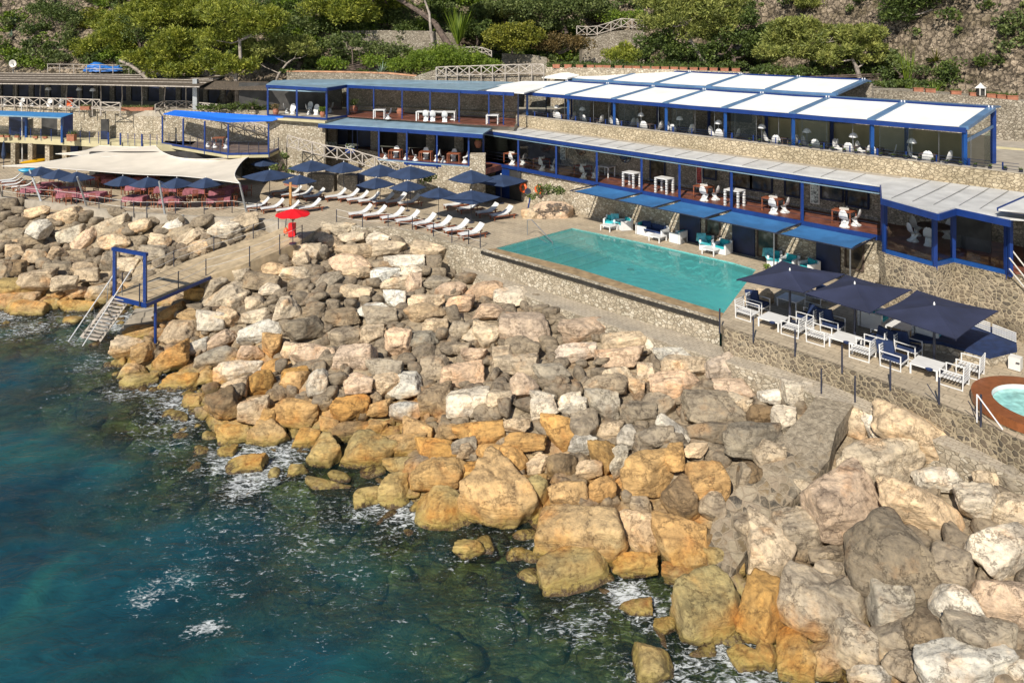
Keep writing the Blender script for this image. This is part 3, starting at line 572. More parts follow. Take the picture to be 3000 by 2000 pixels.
for (x0,x1,z0,z1) in [(2070,2110,4.7,5.9),(2220,2275,4.1,6.0),(2478,2530,4.6,5.9)]:
    a, b = SX(x0,38.3), SX(x1,38.3); mb = MB(); mb.add([W(a,38.27,z0),W(b,38.27,z0),W(b,38.27,z1),W(a,38.27,z1)],[(0,1,2,3)]); w_ = mb.build('window', M['pane'], base)
    mb = MB(); s_ = .05
    for p,q in ((W(a,38.24,z0),W(b,38.24,z0)),(W(b,38.24,z0),W(b,38.24,z1)),(W(b,38.24,z1),W(a,38.24,z1)),(W(a,38.24,z1),W(a,38.24,z0))): mb.bar(p,q,.07)
    mb.build('frame', M['wooddark'], base)
R = thing('seaside_restaurant','long blue framed restaurant above the pool with flat pale roof','building',tuple(W(-28,38.3,6.5)))
MB().prism([W(SS[0],38.2,6.5),W(SS[-1],38.2,6.5),W(-12.9,41.3,6.5),W(SS[0],41.3,6.5)], .06).build('floor', M['deckwood'], R)
mb = MB(); mb.bar(W(SS[0]-.1,38.2,6.42),W(SS[-1]+.1,38.2,6.42),.12,.24); mb.build('floor_beam', M['blue'], R)
mb = MB(); mb.bar(W(SS[0]-.3,38.1,8.86),W(SS[-1],38.1,8.86),.14,.28); mb.build('roof_beam', M['blue'], R)
mb = MB(); mb.bar(W(SS[0]-.2,38.16,8.63),W(SS[-1],38.16,8.63),.10,.07); mb.build('light_strip', M['skyroof'], R)
for s in SS: MB().bar(W(s,38.2,6.25),W(s,38.2,8.7),.13).build('post', M['blue'], R)
MB().prism([W(SS[0]-.5,38.0,9.06),W(SS[-1],38.0,9.06),W(SS[-1]+.3,40.0,9.16),W(SS[0]-.2,40.0,9.16)], .08).build('roof', M['whiteroof'], R)
mb = MB(); NSE = 20
for i in range(1,NSE): s = SS[0]+(SS[-1]-SS[0])*i/NSE; mb.bar(W(s,38.0,9.075),W(s,40.0,9.175),.03,.02)
mb.build('roof_seam', M['metal'], R)
MB().prism([W(SS[0]-.2,40.0,9.17),W(0,40.0,9.17),W(0,40.52,9.19),W(SS[0]-.2,40.52,9.19)], .1).build('gutter', M['concrete'], R)
def wallpanel(S0,S1,T,z0,z1,th=.2):
    mb = MB(); vs = [W(S0,T,z0),W(S1,T,z0),W(S1,T,z1),W(S0,T,z1),W(S0,T+th,z0),W(S1,T+th,z0),W(S1,T+th,z1),W(S0,T+th,z1)]
    mb.add(vs,[(0,1,2,3),(5,4,7,6),(4,0,3,7),(1,5,6,2),(3,2,6,7),(4,5,1,0)]); return mb
wallpanel(SS[0]-.3,-6.5,41.2,6.45,9.1).build('rear_wall', M['stone_gray'], R)
wallpanel(SS[0]-.3,SX(1640,41),41.1,6.6,8.9,.05).build('recess_shade', M['dark'], R)  # flat panel, shade at the back of the bays put into its colour
for (x0,x1,z0,z1) in [(2060,2098,7.35,8.6),(2140,2200,7.1,8.7),(2200,2262,7.1,8.7),(2300,2345,7.1,8.7),(2405,2470,7.25,8.7),(2480,2545,7.1,8.7),(1905,1948,6.6,8.6)]:
    a, b = SX(x0,41.1)+0, SX(x1,41.1); wp = wallpanel(a,b,41.12,z0,z1,.06).build('window', M['pane'], R); mb = MB()
    for p,q in ((W(a,41.08,z0),W(b,41.08,z0)),(W(b,41.08,z0),W(b,41.08,z1)),(W(b,41.08,z1),W(a,41.08,z1)),(W(a,41.08,z1),W(a,41.08,z0))): mb.bar(p,q,.09)
    mb.build('frame', M['darkblue'], wp)
for i in range(len(SS)-1):
    mb = MB()
    for z in (6.85,7.1,7.35): mb.bar(W(SS[i],38.22,z),W(SS[i+1],38.22,z),.015)
    mb.build('cable_rail', M['darkmetal'], R)
for i in (1,2): MB().quad(W(SS[i]+.1,38.26,6.55),W(SS[i+1]-.1,38.26,6.55),W(SS[i+1]-.1,38.26,8.6),W(SS[i]+.1,38.26,8.6)).build('glass_screen', M['glass'], R)
wallpanel(SS[0]+.05,SS[0]+.15,38.3,6.5,8.7,2.8).build('end_glass', M['glass'], R)
# corner room at the right end
CR = [W(SS[-1],38.3,6.5),P(2597,735,6.5),P(2738,773,6.5),P(2793,760,6.5),P(2950,797,6.5),P(3200,800,6.5),P(3300,740,6.5),W(-12.9,41.3,6.5)]
K = thing('corner_dining_room','blue framed glazed room on a stone base behind the big navy parasols','building',tuple(P(2738,773,4.0)))
MB().prism([p for p in CR]+[], .08).build('floor', M['deckwood'], K)
mb = MB()
for a, b in zip(CR[1:4],CR[2:5]): mb.bar(a-Vector((0,0,.1)), b-Vector((0,0,.1)), .14, .36)
mb.build('floor_beam', M['blue_lit'], K)
for px_,py_ in ((2592,731),(2738,773),(2793,760),(2950,797)): p = P(px_,py_,6.5); MB().bar(p-Vector((0,0,.30)), p+Vector((0,0,2.45)), .17).build('post', M['blue'], K)
RT = [W(SS[-1],38.0,9.15),P(2584,577,9.15),P(2748,622,9.15),P(2800,606,9.15),P(2960,640,9.15),P(3240,660,9.15),W(-2,40.5,9.22),W(SS[-1]+.3,40.2,9.22)]
MB().prism(RT,.07).build('roof', M['whiteroof'], K)
mb = MB()
for a, b in zip(RT[0:4],RT[1:5]): mb.bar(a-Vector((0,0,.2)), b-Vector((0,0,.2)), .12, .28)
mb.build('roof_beam', M['blue'], K)
mb = MB()
for i in range(6):
    s = SX(2607+62*i,34.7); mb.bar(W(s,35.5 if i>2 else 34.9,9.16), W(s,40.2,9.23), .03, .025)
mb.build('roof_seam', M['metal'], K)
for a, b in zip(CR[1:4],CR[2:5]): MB().quad(a+Vector((0,0,.1)),b+Vector((0,0,.1)),b+Vector((0,0,1.15)),a+Vector((0,0,1.15))).build('glass_balustrade', M['glass'], K)
mb = wallpanel(SX(2800,39),SX(2905,39),38.9,6.5,8.9,.1); mb.build('opening_shade', M['dark'], K)  # flat panel, the opening's shade is painted dark on it
b_ = [P(2590,745,6.4),P(2735,783,6.4),P(2793,770,6.4),P(2960,808,6.4),P(3250,840,6.4)]
kb = thing('rubble_wall','rough cream and brown rubble wall with small blue door under the corner room','wall',tuple(Vector((b_[2].x,b_[2].y,4))))
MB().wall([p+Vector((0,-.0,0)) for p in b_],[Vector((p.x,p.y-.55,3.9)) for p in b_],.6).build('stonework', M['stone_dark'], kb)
dq = P(2878,880,4.4); MB().box((dq.x,dq.y-.45,5.15),(.42,.5,1.15),-.6).build('door', M['blue'], kb)
MB().prism([CR[0]-Vector((0,0,.2)),b_[0]+Vector((0,.3,-.1)),b_[1]+Vector((0,.3,-.1)),b_[2]+Vector((0,.3,-.1)),b_[3]+Vector((0,.3,-.1)),b_[4],W(-2,42,6.3),W(SS[-1],42,6.3)],2.3).build('core', M['stone_dark'], kb)
# second small roof + boarding stair at far right
g = thing('gable_roof','pale pitched awning roof at the photo edge beside the corner room','canopy',tuple(P(2990,640,6.5)))
MB().slab(P(2925,612,9.5),P(3010,575,9.75),P(3260,640,9.75),P(3200,650,9.4),.08).build('roof', M['whiteroof'], g)
mb = MB(); mb.bar(P(2925,614,9.42),P(3010,577,9.66),.12,.14); mb.bar(P(2925,614,9.42),P(3200,652,9.32),.12,.14); mb.build('beam', M['blue'], g)
for px_ in (2960,3060): p = P(px_,810,6.4); MB().bar(p, p+Vector((0,0,3.0)), .14).build('post', M['blue'], g)
r_ = thing('rope_railing','white rope handrail sloping down beside the corner room','railing',tuple(P(2975,830,4.8)))
for k in range(3): MB().path([P(2957,723+k*32,7.6-.4*k), P(3080,880+k*30,5.6-.4*k)], .03).build('rope', M['ropew'], r_)
# parapet and upper terrace
pp = thing('parapet_wall','long cream rubble parapet carrying the upper white roofed pergola','wall',tuple(W(-25,40.5,9.1)))
MB().prism([W(-41.9,40.5,10.05),W(8,40.5,10.05),W(8,40.8,10.05),W(-41.9,40.8,10.05)],.95).build('stonework', M['stone_cream'], pp)
mb = wallpanel(-42.0,-41.8,40.45,9.0,10.05,5); mb.build('return_wall', M['stone_gray'], pp)
MB().prism([W(-41.95,40.47,10.08),W(8,40.47,10.08),W(8,40.83,10.08),W(-41.95,40.83,10.08)],.035).build('coping', M['concrete'], pp)
# little plants in a line on the parapet
for i in range(24):
    s = -18+i*.62
# pergola: two rows of white retractable roofs
def pergola(name, label, S0, S1, n, Tf, zf, Tb, zb, zfloor, wp):
    t = thing(name, label, 'pergola', tuple(W((S0+S1)/2,Tf,zfloor)))
    st = (S1-S0)/n
    for i in range(n+1):
        s = S0+st*i
        MB().bar(W(s,Tf,zf-.02),W(s,Tb,zb-.02),.40,.16).build('rafter', M['steelblue'], t)
        if wp: MB().bar(W(s,Tf+.12,zfloor),W(s,Tf+.12,zf-.12),.17).build('post', M['blue_lit'], t)
        for dz in (-.08,.08): MB().tube(W(s+dz,Tb-.2,zb+.05),W(s+dz,Tb-.2,zb+.16),.04).build('wheel', M['chrome'], t)
    for i in range(n):
        a, b = S0+st*i+.20, S0+st*(i+1)-.20; mb = MB(); g = []
        for u in np.linspace(0,1,13):
            T = Tf+.12+(Tb-Tf-.35)*u; z = zf+(zb-zf)*u+.0+.03*math.sin(u*math.pi*12); g.append([W(a,T,z),W((a+b)/2,T,z-.02),W(b,T,z)])
        mb.grid([r[::-1] for r in g], .03); mb.build('canvas_roof', M['canvas'], t)
    MB().bar(W(S0-.1,Tf,zf-.13),W(S1+.1,Tf,zf-.13),.14,.24).build('front_beam', M['blue' if wp else 'steelblue'], t)
    MB().bar(W(S0-.1,Tb,zb-.02),W(S1+.1,Tb,zb-.02),.12,.22).build('rear_beam', M['blue'], t)
    return t, st
S0, S1 = -41.4, -10.8
pg, st = pergola('front_pergola','nearer blue pergola with seven white canvas roofs above the parapet',S0,S1,7,41.0,11.9,46.0,12.5,9.5,True)
MB().prism([W(S0,46.06,12.58),W(S1,46.06,12.58),W(S1,47.9,12.5),W(S0,47.9,12.5)],.1).build('roof_box', M['steelblue'], pg)
for i in range(8):
    s = S0+st*i
    if i < 7: MB().quad(W(s+.3,41.3,9.6),W(s+st*.45,41.3,9.6),W(s+st*.45,41.3,11.7),W(s+.3,41.3,11.7)).build('glass_screen', M['glass'], pg)
    MB().bar(W(s,46.4,9.5),W(s,46.4,12.4),.18).build('rear_post', M['blue'], pg)
for i in range(22):
    MB().bar(W(S0+1+i*1.42,41.32,9.6),W(S0+1+i*1.42,41.32,11.7),.02).build('mullion', M['metal'], pg)
mb = wallpanel(S0,SX(2230,46.5),46.6,9.5,12.4,.3); mb.build('rear_wall', M['stone_gray'], pg)
wallpanel(SX(2230,46.5)+.01,S1,46.6,9.5,10.9,.3).build('low_rear_wall', M['beige'], pg)
for (x0,x1,z0,z1) in [(1700,1800,11.0,11.9),(1860,1990,11.0,11.9),(2130,2200,10.4,12.1)]:
    wallpanel(SX(x0,46.5),SX(x1,46.5),46.5,z0,z1,.08).build('dark_window', M['dark'], pg)
q = [W(S1,41.1,9.6),W(S1,46.2,9.6),W(S1,46.2,12.3),W(S1,41.1,11.8)]; MB().quad(*q).build('end_glass', M['glass'], pg)
MB().bar(W(S1,41.2,11.2),W(S1,46.2,11.5),.1,.14).build('end_beam', M['steelblue'], pg)
MB().bar(W(S1,46.3,9.5),W(S1,46.3,12.4),.18).build('end_post', M['blue'], pg)
MB().quad(W(S1,44.6,9.5),W(S1,46.0,9.5),W(S1,46.0,11.3),W(S1,44.6,11.2)).build('green_glass_door', M['glassgreen'], pg)
pg2, _ = pergola('rear_pergola','farther blue pergola with five white canvas roofs next to the hillside',-43.2,-20.0,5,48.0,12.65,52.9,13.3,9.5,False)
MB().prism([W(-43.2,52.95,13.35),W(-20,52.95,13.35),W(-20,54.1,13.2),W(-43.2,54.1,13.2)],.1).build('roof_box', M['steelblue'], pg2)
wallpanel(-43.2,-20,54.15,9.5,13.0,.3).build('rear_wall', M['stone_gray'], pg2)
wallpanel(-43.3,-43.2,48.0,9.5,12.5,6).build('end_wall', M['stone_gray'], pg2)
for s in (-20,-26,-32,-38): MB().bar(W(s,48.1,9.5),W(s,48.1,12.6),.18).build('post', M['blue'], pg2)
ec = thing('white_canopy','white roof sheet bridging the stone deck and the front pergola','canopy',tuple(P(1470,300,9.5)))
MB().slab(P(1390,262,12.0),P(1535,272,12.0),P(1653,238,12.45),P(1530,238,12.45),.1).build('roof', M['canvas'], ec)
MB().bar(P(1390,263,11.93),P(1535,273,11.93),.1,.16).build('beam', M['darkblue'], ec)
MB().bar(P(1518,369,9.5),P(1518,369,9.5)+Vector((0,0,2.4)),.12).build('post', M['darkblue'], ec)
ec = thing('small_white_canopy','small white roof sheet left of the rear pergola under the flowerpots','canopy',tuple(P(1620,232,9.5)))
MB().slab(P(1588,226,12.7),P(1662,229,12.7),P(1748,206,13.2),P(1668,208,13.2),.12).build('roof', M['canvas'], ec)
for px_ in (1600,1655): MB().bar(P(px_,229,12.6),P(px_,229,12.6)-Vector((0,0,3.1)),.1).build('post', M['darkblue'], ec)
# blue railing along the upper terrace
rl_ = thing('blue_railing','thin dark blue railing on the cream parapet under the pergola','railing',tuple(W(-25,40.9,9.5)))
for i in range(24): MB().bar(W(-41+i*1.42+.6,40.95,9.5),W(-41+i*1.42+.6,40.95,10.42),.05 if i%3 else .09).build('post', M['blue'], rl_)
for z in (10.12,10.26,10.4): MB().bar(W(-41.6,40.95,z),W(-8.5,40.95,z),.02).build('rail', M['darkblue'], rl_)
# ================================================================ upper left deck with white tables
dk = thing('stone_deck_pavilion','flat blue roofed deck with slim posts in front of a grey stone wall','building',tuple(P(1200,350,9.5)))
fr = [(957,256,12.1),(1016,247.5,12.1),(1250,258,12.1),(1506,270,12.05)]
rf = [P(780,247.5,12.1),P(957,257,12.1),P(1016,248,12.1),P(1250,258.5,12.1),P(1400,265,12.08)]
bk = [P(1520,241,12.30),P(1420,238,12.35),P(1150,233,12.35),P(900,232,12.35),P(800,236,12.3)]
MB().prism(rf+bk,.08).build('roof', M['skyroof'], dk)
mb = MB()
for a, b in zip(rf, rf[1:]+[P(1506,270,12.05)]): mb.bar(a-Vector((0,0,.16)), b-Vector((0,0,.16)), .1, .26)
mb.build('roof_beam', M['blue'], dk)
for px_,py_ in ((1020,339),(1095,343),(1178,349),(1260,354),(1345,359),(1432,364),(1475,367)):
    p = P(px_,py_,9.5); MB().bar(p,p+Vector((0,0,2.45)),.1).build('post', M['blue'], dk)
bw = [P(1018,322,9.5),P(1250,331,9.5),P(1520,345,9.5)]
mb = MB().wall([Vector((p.x,p.y,12.0)) for p in bw],bw,.3); mb.build('rear_wall', M['stone_gray'], dk)
mb = MB().wall([Vector((p.x,p.y-.5,9.95)) for p in bw],[p-Vector((0,.5,0)) for p in bw],.5); mb.build('stone_bench', M['stone_cream'], dk)
MB().prism([P(1018,340,9.53),P(1375,363,9.53),P(1506,370,9.53),bw[2]+Vector((0,0,.03)),bw[0]+Vector((0,0,.03))],.06).build('floor', M['deckwood'], dk)
for px_,py_,q_,w_ in ((1018,339,1375,362),(1375,362,1506,369)):
    for z in (.35,.6,.85): MB().bar(P(px_,py_,9.5)+Vector((0,0,z)),P(q_,w_,9.5)+Vector((0,0,z)),.015).build('cable_rail', M['darkmetal'], dk)
gr = thing('glass_corner_room','small glazed blue room jutting out at the end of the upper deck','building',tuple(P(880,342,9.5)))
c0,c1,c2 = P(785,337,9.5),P(957,348,9.5),P(1018,339,9.5)
mb = MB(); mb.bar(c0-Vector((0,0,.02)),c1-Vector((0,0,.02)),.14,.16); mb.bar(c1-Vector((0,0,.02)),c2-Vector((0,0,.02)),.14,.16); mb.build('floor_beam', M['blue'], gr)
mb = MB(); mb.bar(c0-Vector((0,.15,.26)),c1-Vector((0,.15,.26)),.3,.18); mb.build('slab_edge', M['beige'], gr)
for q in ((785,337),(870,342.5),(957,348),(1018,339)): p = P(*q,9.5); MB().bar(p,p+Vector((0,0,2.4)),.15).build('post', M['blue'], gr)
MB().quad(c1,c2,c2+Vector((0,0,2.3)),c1+Vector((0,0,2.3))).build('side_glass', M['glass'], gr)
MB().quad(P(930,332,9.5),P(1012,325,9.5),P(1012,325,9.5)+Vector((0,0,2.3)),P(930,332,9.5)+Vector((0,0,2.3))).build('rear_glass', M['glass'], gr)
MB().bar(c0+Vector((0,0,2.2)),c1+Vector((0,0,2.2)),.1,.1).build('head_rail', M['skyroof'], gr)
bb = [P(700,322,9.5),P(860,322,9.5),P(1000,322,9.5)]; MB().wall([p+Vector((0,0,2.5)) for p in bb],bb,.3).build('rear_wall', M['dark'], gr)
# ================================================================ lower left dining room
ld = thing('lower_dining_room','open blue framed dining room with pale roof below the upper deck','building',tuple(P(1240,478,6.5)))
rr_ = [P(933,362,9.1),P(1180,376,9.1),P(1415,392,9.1),P(1455,366,9.35),P(1375,363,9.38),P(1018,340.5,9.38)]
MB().prism(rr_,.09).build('roof', M['skyroof'], ld)
mb = MB(); mb.bar(rr_[0]-Vector((0,0,.2)),rr_[1]-Vector((0,0,.2)),.1,.3); mb.bar(rr_[1]-Vector((0,0,.2)),rr_[2]-Vector((0,0,.2)),.1,.3); mb.build('roof_beam', M['blue'], ld)
for q in ((1110,468),(1192,475),(1280,482),(1373,488)): p = P(*q,6.5); MB().bar(p-Vector((0,0,.25)),p+Vector((0,0,2.4)),.12).build('post', M['blue'], ld)
for q in ((1033,437),(1047,438)): p = P(*q,6.5); MB().bar(p,p+Vector((0,0,2.3)),.07).build('thin_post', M['blue'], ld)
mb = MB(); mb.bar(P(1108,470,6.45),P(1376,490,6.45),.14,.3); mb.build('floor_beam', M['blue'], ld)
MB().bar(P(1110,468,8.6),P(1373,488,8.6),.06,.06).build('light_strip', M['skyroof'], ld)
bz = [P(955,416,6.5),P(1110,426,6.5),P(1290,438,6.5),P(1460,450,6.5)]
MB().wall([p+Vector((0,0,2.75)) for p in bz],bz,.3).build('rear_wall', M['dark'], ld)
for px_ in (975,1100,1178,1262,1345): p = P(px_,432+ (px_-975)*.04,6.5); MB().box((p.x,p.y,7.8),(.75,.5,2.6)).build('stone_pillar', M['stone_gray'], ld)
a = P(1005,425,6.5); MB().box((a.x,a.y-.3,7.6),(1.0,.15,2.1)).build('door', M['darkblue'], ld)
a = P(1072,430,6.5); MB().box((a.x,a.y-.3,7.6),(1.2,.15,2.1)).build('door', M['darkblue'], ld)
pi_ = thing('stone_pillar','square tan stone pillar between the two lower dining rooms','pillar',tuple(P(1399,500,4)))
p = P(1400,492,6.5); MB().box((p.x,p.y,5.75),(1.15,1.0,3.6)).build('stonework', M['stone_tan'], pi_)
# ================================================================ left: canopy platform
pf = thing('canopy_platform','raised grey deck on blue posts under a bright blue fabric roof','pavilion',tuple(P(650,440,6.6)))
fl = [P(476,420,6.6),P(669,452,6.6),P(787,450,6.6),P(830,430,6.6),P(690,405,6.6),P(493,406,6.6)]
MB().prism(fl,.08).build('deck', M['deckgrey'], pf)
mb = MB()
for a, b in ((0,1),(1,2),(2,3)): mb.bar(fl[a]-Vector((0,0,.2)),fl[b]-Vector((0,0,.2)),.16,.22)
mb.build('slab_edge', M['beige'], pf)
mb = MB()
for a, b in ((0,1),(1,2),(2,3)): mb.bar(fl[a]+Vector((0,0,.02)),fl[b]+Vector((0,0,.02)),.1,.16)
mb.build('floor_beam', M['blue'], pf)
cv = [(478,334,9.35),(669,357.5,9.0),(797,354,9.1),(833,342,9.45),(512,323,9.6)]
cp_ = [P(*q) for q in cv]; cen = sum(cp_,Vector())/5-Vector((0,0,.15)); mb = MB()
cp2 = cp_+[]; mb.add([tuple(p) for p in cp2]+[tuple(cen)]+[tuple(p-Vector((0,0,.05))) for p in cp2],[(i,(i+1)%5,5) for i in range(5)]+[(i,6+i,6+(i+1)%5,(i+1)%5) for i in range(5)])
mb.build('canopy', M['brightblue'], pf)
for q,t_ in (((476,420),0),((537,430),0),((600,441),0),((669,452),0),((787,450),0),((830,430),0),((648,404),0),((733,412),0)):
    p = P(*q,6.6); MB().bar(p-Vector((0,0,.3 if q[0]!=830 else 2.4)),p+Vector((0,0,2.48)),.12).build('post', M['blue'], pf)
for z in (.3,.55,.8,1.0):
    mb = MB()
    for a, b in ((0,1),(1,2),(2,3)): mb.bar(fl[a]+Vector((0,0,z)),fl[b]+Vector((0,0,z)),.015)
    mb.build('cable_rail', M['darkblue'], pf)
for x_,y_ in ((495,423),(517,427),(557,433),(578,437),(622,445),(645,449),(700,453),(728,452),(758,451),(803,443),(815,437)): p = P(x_,y_,6.6); MB().bar(p,p+Vector((0,0,1.0)),.04).build('rail_post', M['darkblue'], pf)
for (x_,y_,w_) in ((517,470,2.6),(628,474,2.6)):
    p = P(x_,y_,5.4); MB().box((p.x,p.y+1.5,5.2),(w_*.8,.15,2.4)).build('blue_panel', M['blue'], pf)
bs = [P(470,452,4),P(700,452,4),P(840,452,4)]
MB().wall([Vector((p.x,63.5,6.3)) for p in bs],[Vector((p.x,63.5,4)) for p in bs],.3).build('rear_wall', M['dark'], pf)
# arches under the walkway
ar = thing('arcade','row of stone pillars and dark boat stores below the left walkway','arcade',tuple(P(110,490,4)))
for px_ in (-40,42,92,142,192): q = P(px_,404,6.6); MB().box((q.x,q.y+.1,5.05),(.42,.6,2.1)).build('pillar', M['stone_tan'], ar)
q0, q1, q2 = P(-300,392,6.05),P(240,411,6.05),P(480,425,6.05)
MB().wall([q0,q1,q2],[q-Vector((0,0,.25)) for q in (q0,q1,q2)],.3).build('lintel', M['beige'], ar)
MB().wall([q+Vector((0,2.6,0)) for q in (q0,q1,q2)],[q+Vector((0,2.6,-2.1)) for q in (q0,q1,q2)],.3).build('rear_wall', M['dark'], ar)
for px_,w_ in ((211,1.0),(262,1.6)):
    q = P(px_,411,6.05); MB().box((q.x,q.y+.2,5.0),(w_,.12,2.0)).build('door', M['blue'] if px_==211 else M['offwhite'], ar)
# walkway rail
wr = thing('blue_railing','thin blue walkway railing left of the bright blue canopy','railing',tuple(P(300,413,6.6)))
prs = [(30,401),(60,403),(90,404),(120,406),(150,407),(180,409),(207,410),(235,411),(262,413),(289,415),(318,417),(353,419),(375,420),(395,421),(416,422),(440,423),(460,424)]
for i,(x_,y_) in enumerate(prs): p = P(x_,y_,6.6); MB().bar(p-Vector((0,0,.2)),p+Vector((0,0,.9)),.12 if i in (10,11,14) else .04).build('post', M['blue'], wr)
for z in (.2,.42,.64,.86): MB().bar(P(0,400,6.6)+Vector((0,0,z)),P(240,411,6.6)+Vector((0,0,z)),.012).bar(P(240,411,6.6)+Vector((0,0,z)),P(472,425,6.6)+Vector((0,0,z)),.012).build('cable', M['darkblue'], wr)
# kiosk awning on the walkway
kk = thing('blue_kiosk','blue fabric roofed kiosk against the stone wall on the walkway','kiosk',tuple(P(90,405,6.6)))
MB().slab(P(-200,328,8.9),P(180,343,8.85),P(214,332,9.15),P(-200,317,9.15),.06).build('awning', M['sailcloth2'], kk)
MB().bar(P(-200,331,8.8),P(180,346,8.75),.08,.12).build('gutter', M['skyroof'], kk)
for q in ((77,403),(182,409)): p = P(*q,6.6); MB().bar(p-Vector((0,0,.3)),p+Vector((0,0,2.2)),.18).build('post', M['blue_lit'], kk)
a, b = P(182,409,6.6), P(214,404,6.6); MB().quad(a+Vector((0,0,.1)),b+Vector((0,0,.1)),b+Vector((0,0,2.5)),a+Vector((0,0,2.2))).build('side_screen', M['blue'], kk)
for px_,w_,mm in ((50,1.6,'darkblue'),(150,1.9,'dark')): p = P(px_,398,6.6); MB().box((p.x,p.y+.05,7.7),(w_,.1,2.1)).build('door', M[mm], kk)
# ================================================================ reed pergola
rp = thing('reed_pergola','long reed roofed terrace on rough wooden poles below the hillside','pergola',tuple(P(200,317,9.3)))
f0, f1, f2 = P(-300,240,11.75),P(250,245,11.75),P(585,252,11.75)
g = []
for k,(dy,dz) in enumerate([(0,0),(1.5,.12),(3,.25),(4.5,.36),(6.3,.5)]): g.append([Vector((f.x*(1 if k==0 else 1),f.y+dy,f.z+dz+.04*math.sin(k*2+i))) for i,f in enumerate((f0,P(-20,242.5,11.75),P(110,243.5,11.75),f1,P(400,248,11.75),f2))])
MB().grid(g,.12).build('reed_roof', M['reed'], rp)
for k in range(1,5): MB().path([g[k][i]+Vector((0,0,.05)) for i in range(6)],.035).build('roof_pole', M['wood'], rp)
MB().path([f0-Vector((0,0,.1)),f1-Vector((0,0,.1)),f2-Vector((0,0,.1))],.06).build('front_pole', M['wood'], rp)
for i,px_ in enumerate((-50,46,120,196,296,355,417,483,548)):
    b_ = P(px_, 312+px_*.03, 9.0); t_ = Vector((b_.x+.1*math.sin(i*3),b_.y,11.7)); m_ = b_.lerp(t_,.5)+Vector((.09*math.cos(i*5),0,0)); mb = MB(); mb.tube(b_-Vector((0,.1,.7 if i>3 else 0)),m_,.07,.06); mb.tube(m_,t_,.06,.055); mb.build('pole', M['wood'], rp)
rb = [P(-300,292,9.3),P(585,300,9.3)]; rb = [Vector((p.x,p.y,9.3)) for p in rb]
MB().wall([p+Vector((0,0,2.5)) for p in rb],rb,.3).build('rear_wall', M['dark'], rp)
for i in range(14):
    p = rb[0].lerp(rb[1],.30+i*.053); MB().box((p.x,p.y-.2,10.4),(.5,.3,2.2)).build('stone_pillar', M['stone_gray'], rp)
    p = rb[0].lerp(rb[1],.30+(i+.5)*.053); MB().box((p.x,p.y-.1,10.3),(1.2,.1,2.0)).build('door', M['darkblue'], rp)
rp2 = thing('thatched_porch','shaded porch with blue doors behind the pine trunks','porch',tuple(P(680,320,9.4)))
MB().slab(P(585,258,11.5),P(785,262,11.5),P(785,240,12.0),P(585,236,12.0),.12).build('roof', M['reed'], rp2)
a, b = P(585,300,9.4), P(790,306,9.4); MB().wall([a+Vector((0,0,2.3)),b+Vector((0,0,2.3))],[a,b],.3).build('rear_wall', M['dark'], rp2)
for i in range(4):
    p = a.lerp(b,.1+.25*i); MB().box((p.x,p.y-.15,10.4),(.45,.3,2.1)).build('stone_pillar', M['stone_gray'], rp2)
    p = a.lerp(b,.22+.25*i); MB().box((p.x,p.y-.1,10.3),(1.1,.1,1.9)).build('door', M['darkblue'], rp2)
gp = thing('green_pillar','tall pale green metal pillar beside the pine trunk','pillar',tuple(P(573,322,9.4)))
p = P(573,322,9.4); MB().box((p.x,p.y,10.8),(.4,.4,3.0)).build('shaft', M['galv'], gp)
# ---- rustic fences
def fence(label, pts, h=.95, mat='wood', r=.05, low=.0, name='rustic_fence'):
    t = thing(name, label, 'fence', tuple(pts[len(pts)//2]))
    for i, p in enumerate(pts): MB().tube(p-Vector((0,0,low)), p+Vector((0,0,h)), r*1.15, n=6).build('post', M[mat], t)
    MB().path([p+Vector((0,0,h)) for p in pts], r).build('top_rail', M[mat], t)
    MB().path([p+Vector((0,0,.12)) for p in pts], r*.9).build('bottom_rail', M[mat], t)
    for a, b in zip(pts, pts[1:]):
        mb = MB(); mb.tube(a+Vector((0,0,h)), b+Vector((0,0,.12)), r*.8, n=5); mb.tube(a+Vector((0,-.03,.12)), b+Vector((0,-.03,h)), r*.8, n=5); mb.build('brace', M[mat], t)
    return t
fence('grey rustic cross braced fence along the reed roofed terrace', [P(x,312+x*.035,9.3)+Vector((0,-.12,0)) for x in (-60,-32,7,45,82,120,158,196,235,273,296)], .98, low=.6)
fence('short rustic fence above the dark doorway', [P(x,y,9.3)+Vector((0,-.15,0)) for x,y in ((299,326),(355,328))], .85, low=.4)
fence('rustic fence between clay planters and the green pillar', [P(x,y,9.3) for x,y in ((455,331),(483,319),(517,319),(548,319),(572,324),(600,326),(640,331))], .75)
fence('rustic handrail going down the wall behind the blue canopy', [PY(x,y,66.5-(x-600)*.008) for x,y in ((620,356),(650,364),(682,372),(714,381),(745,389),(776,398),(803,404))], .85, 'wood')
fence('rustic fence down the ramp below the glazed corner room', [PY(x,y,60.3-(x-850)*.0105) for x,y in ((842,432),(875,442),(914,452),(950,462),(988,468),(1028,474),(1062,486),(1098,496),(1135,508),(1170,520))], 1.0)
fence('rustic fence on the stone wall left of the pergolas', [PY(x,y,66.0-(x-1275)*.004) for x,y in ((1278,228),(1307,226),(1340,225),(1375,224),(1410,223),(1443,222),(1480,221),(1520,220),(1558,219),(1593,220))], .92, 'wood', low=.7)
fence('short grey fence at the end of the clipped green hedge', [PY(x,y,71) for x,y in ((1352,158),(1380,156),(1412,158),(1440,168))], .6)
fence('rustic fence climbing the old stone wall above the flowerpots', [PY(x,y,76) for x,y in ((1690,104),(1720,106),(1750,104),(1790,92),(1820,82),(1852,84),(1885,86))], .95)
hf = thing('plank_fence','plain two rail wooden fence in front of the blue covered boat','fence',tuple(PY(260,215,80)))
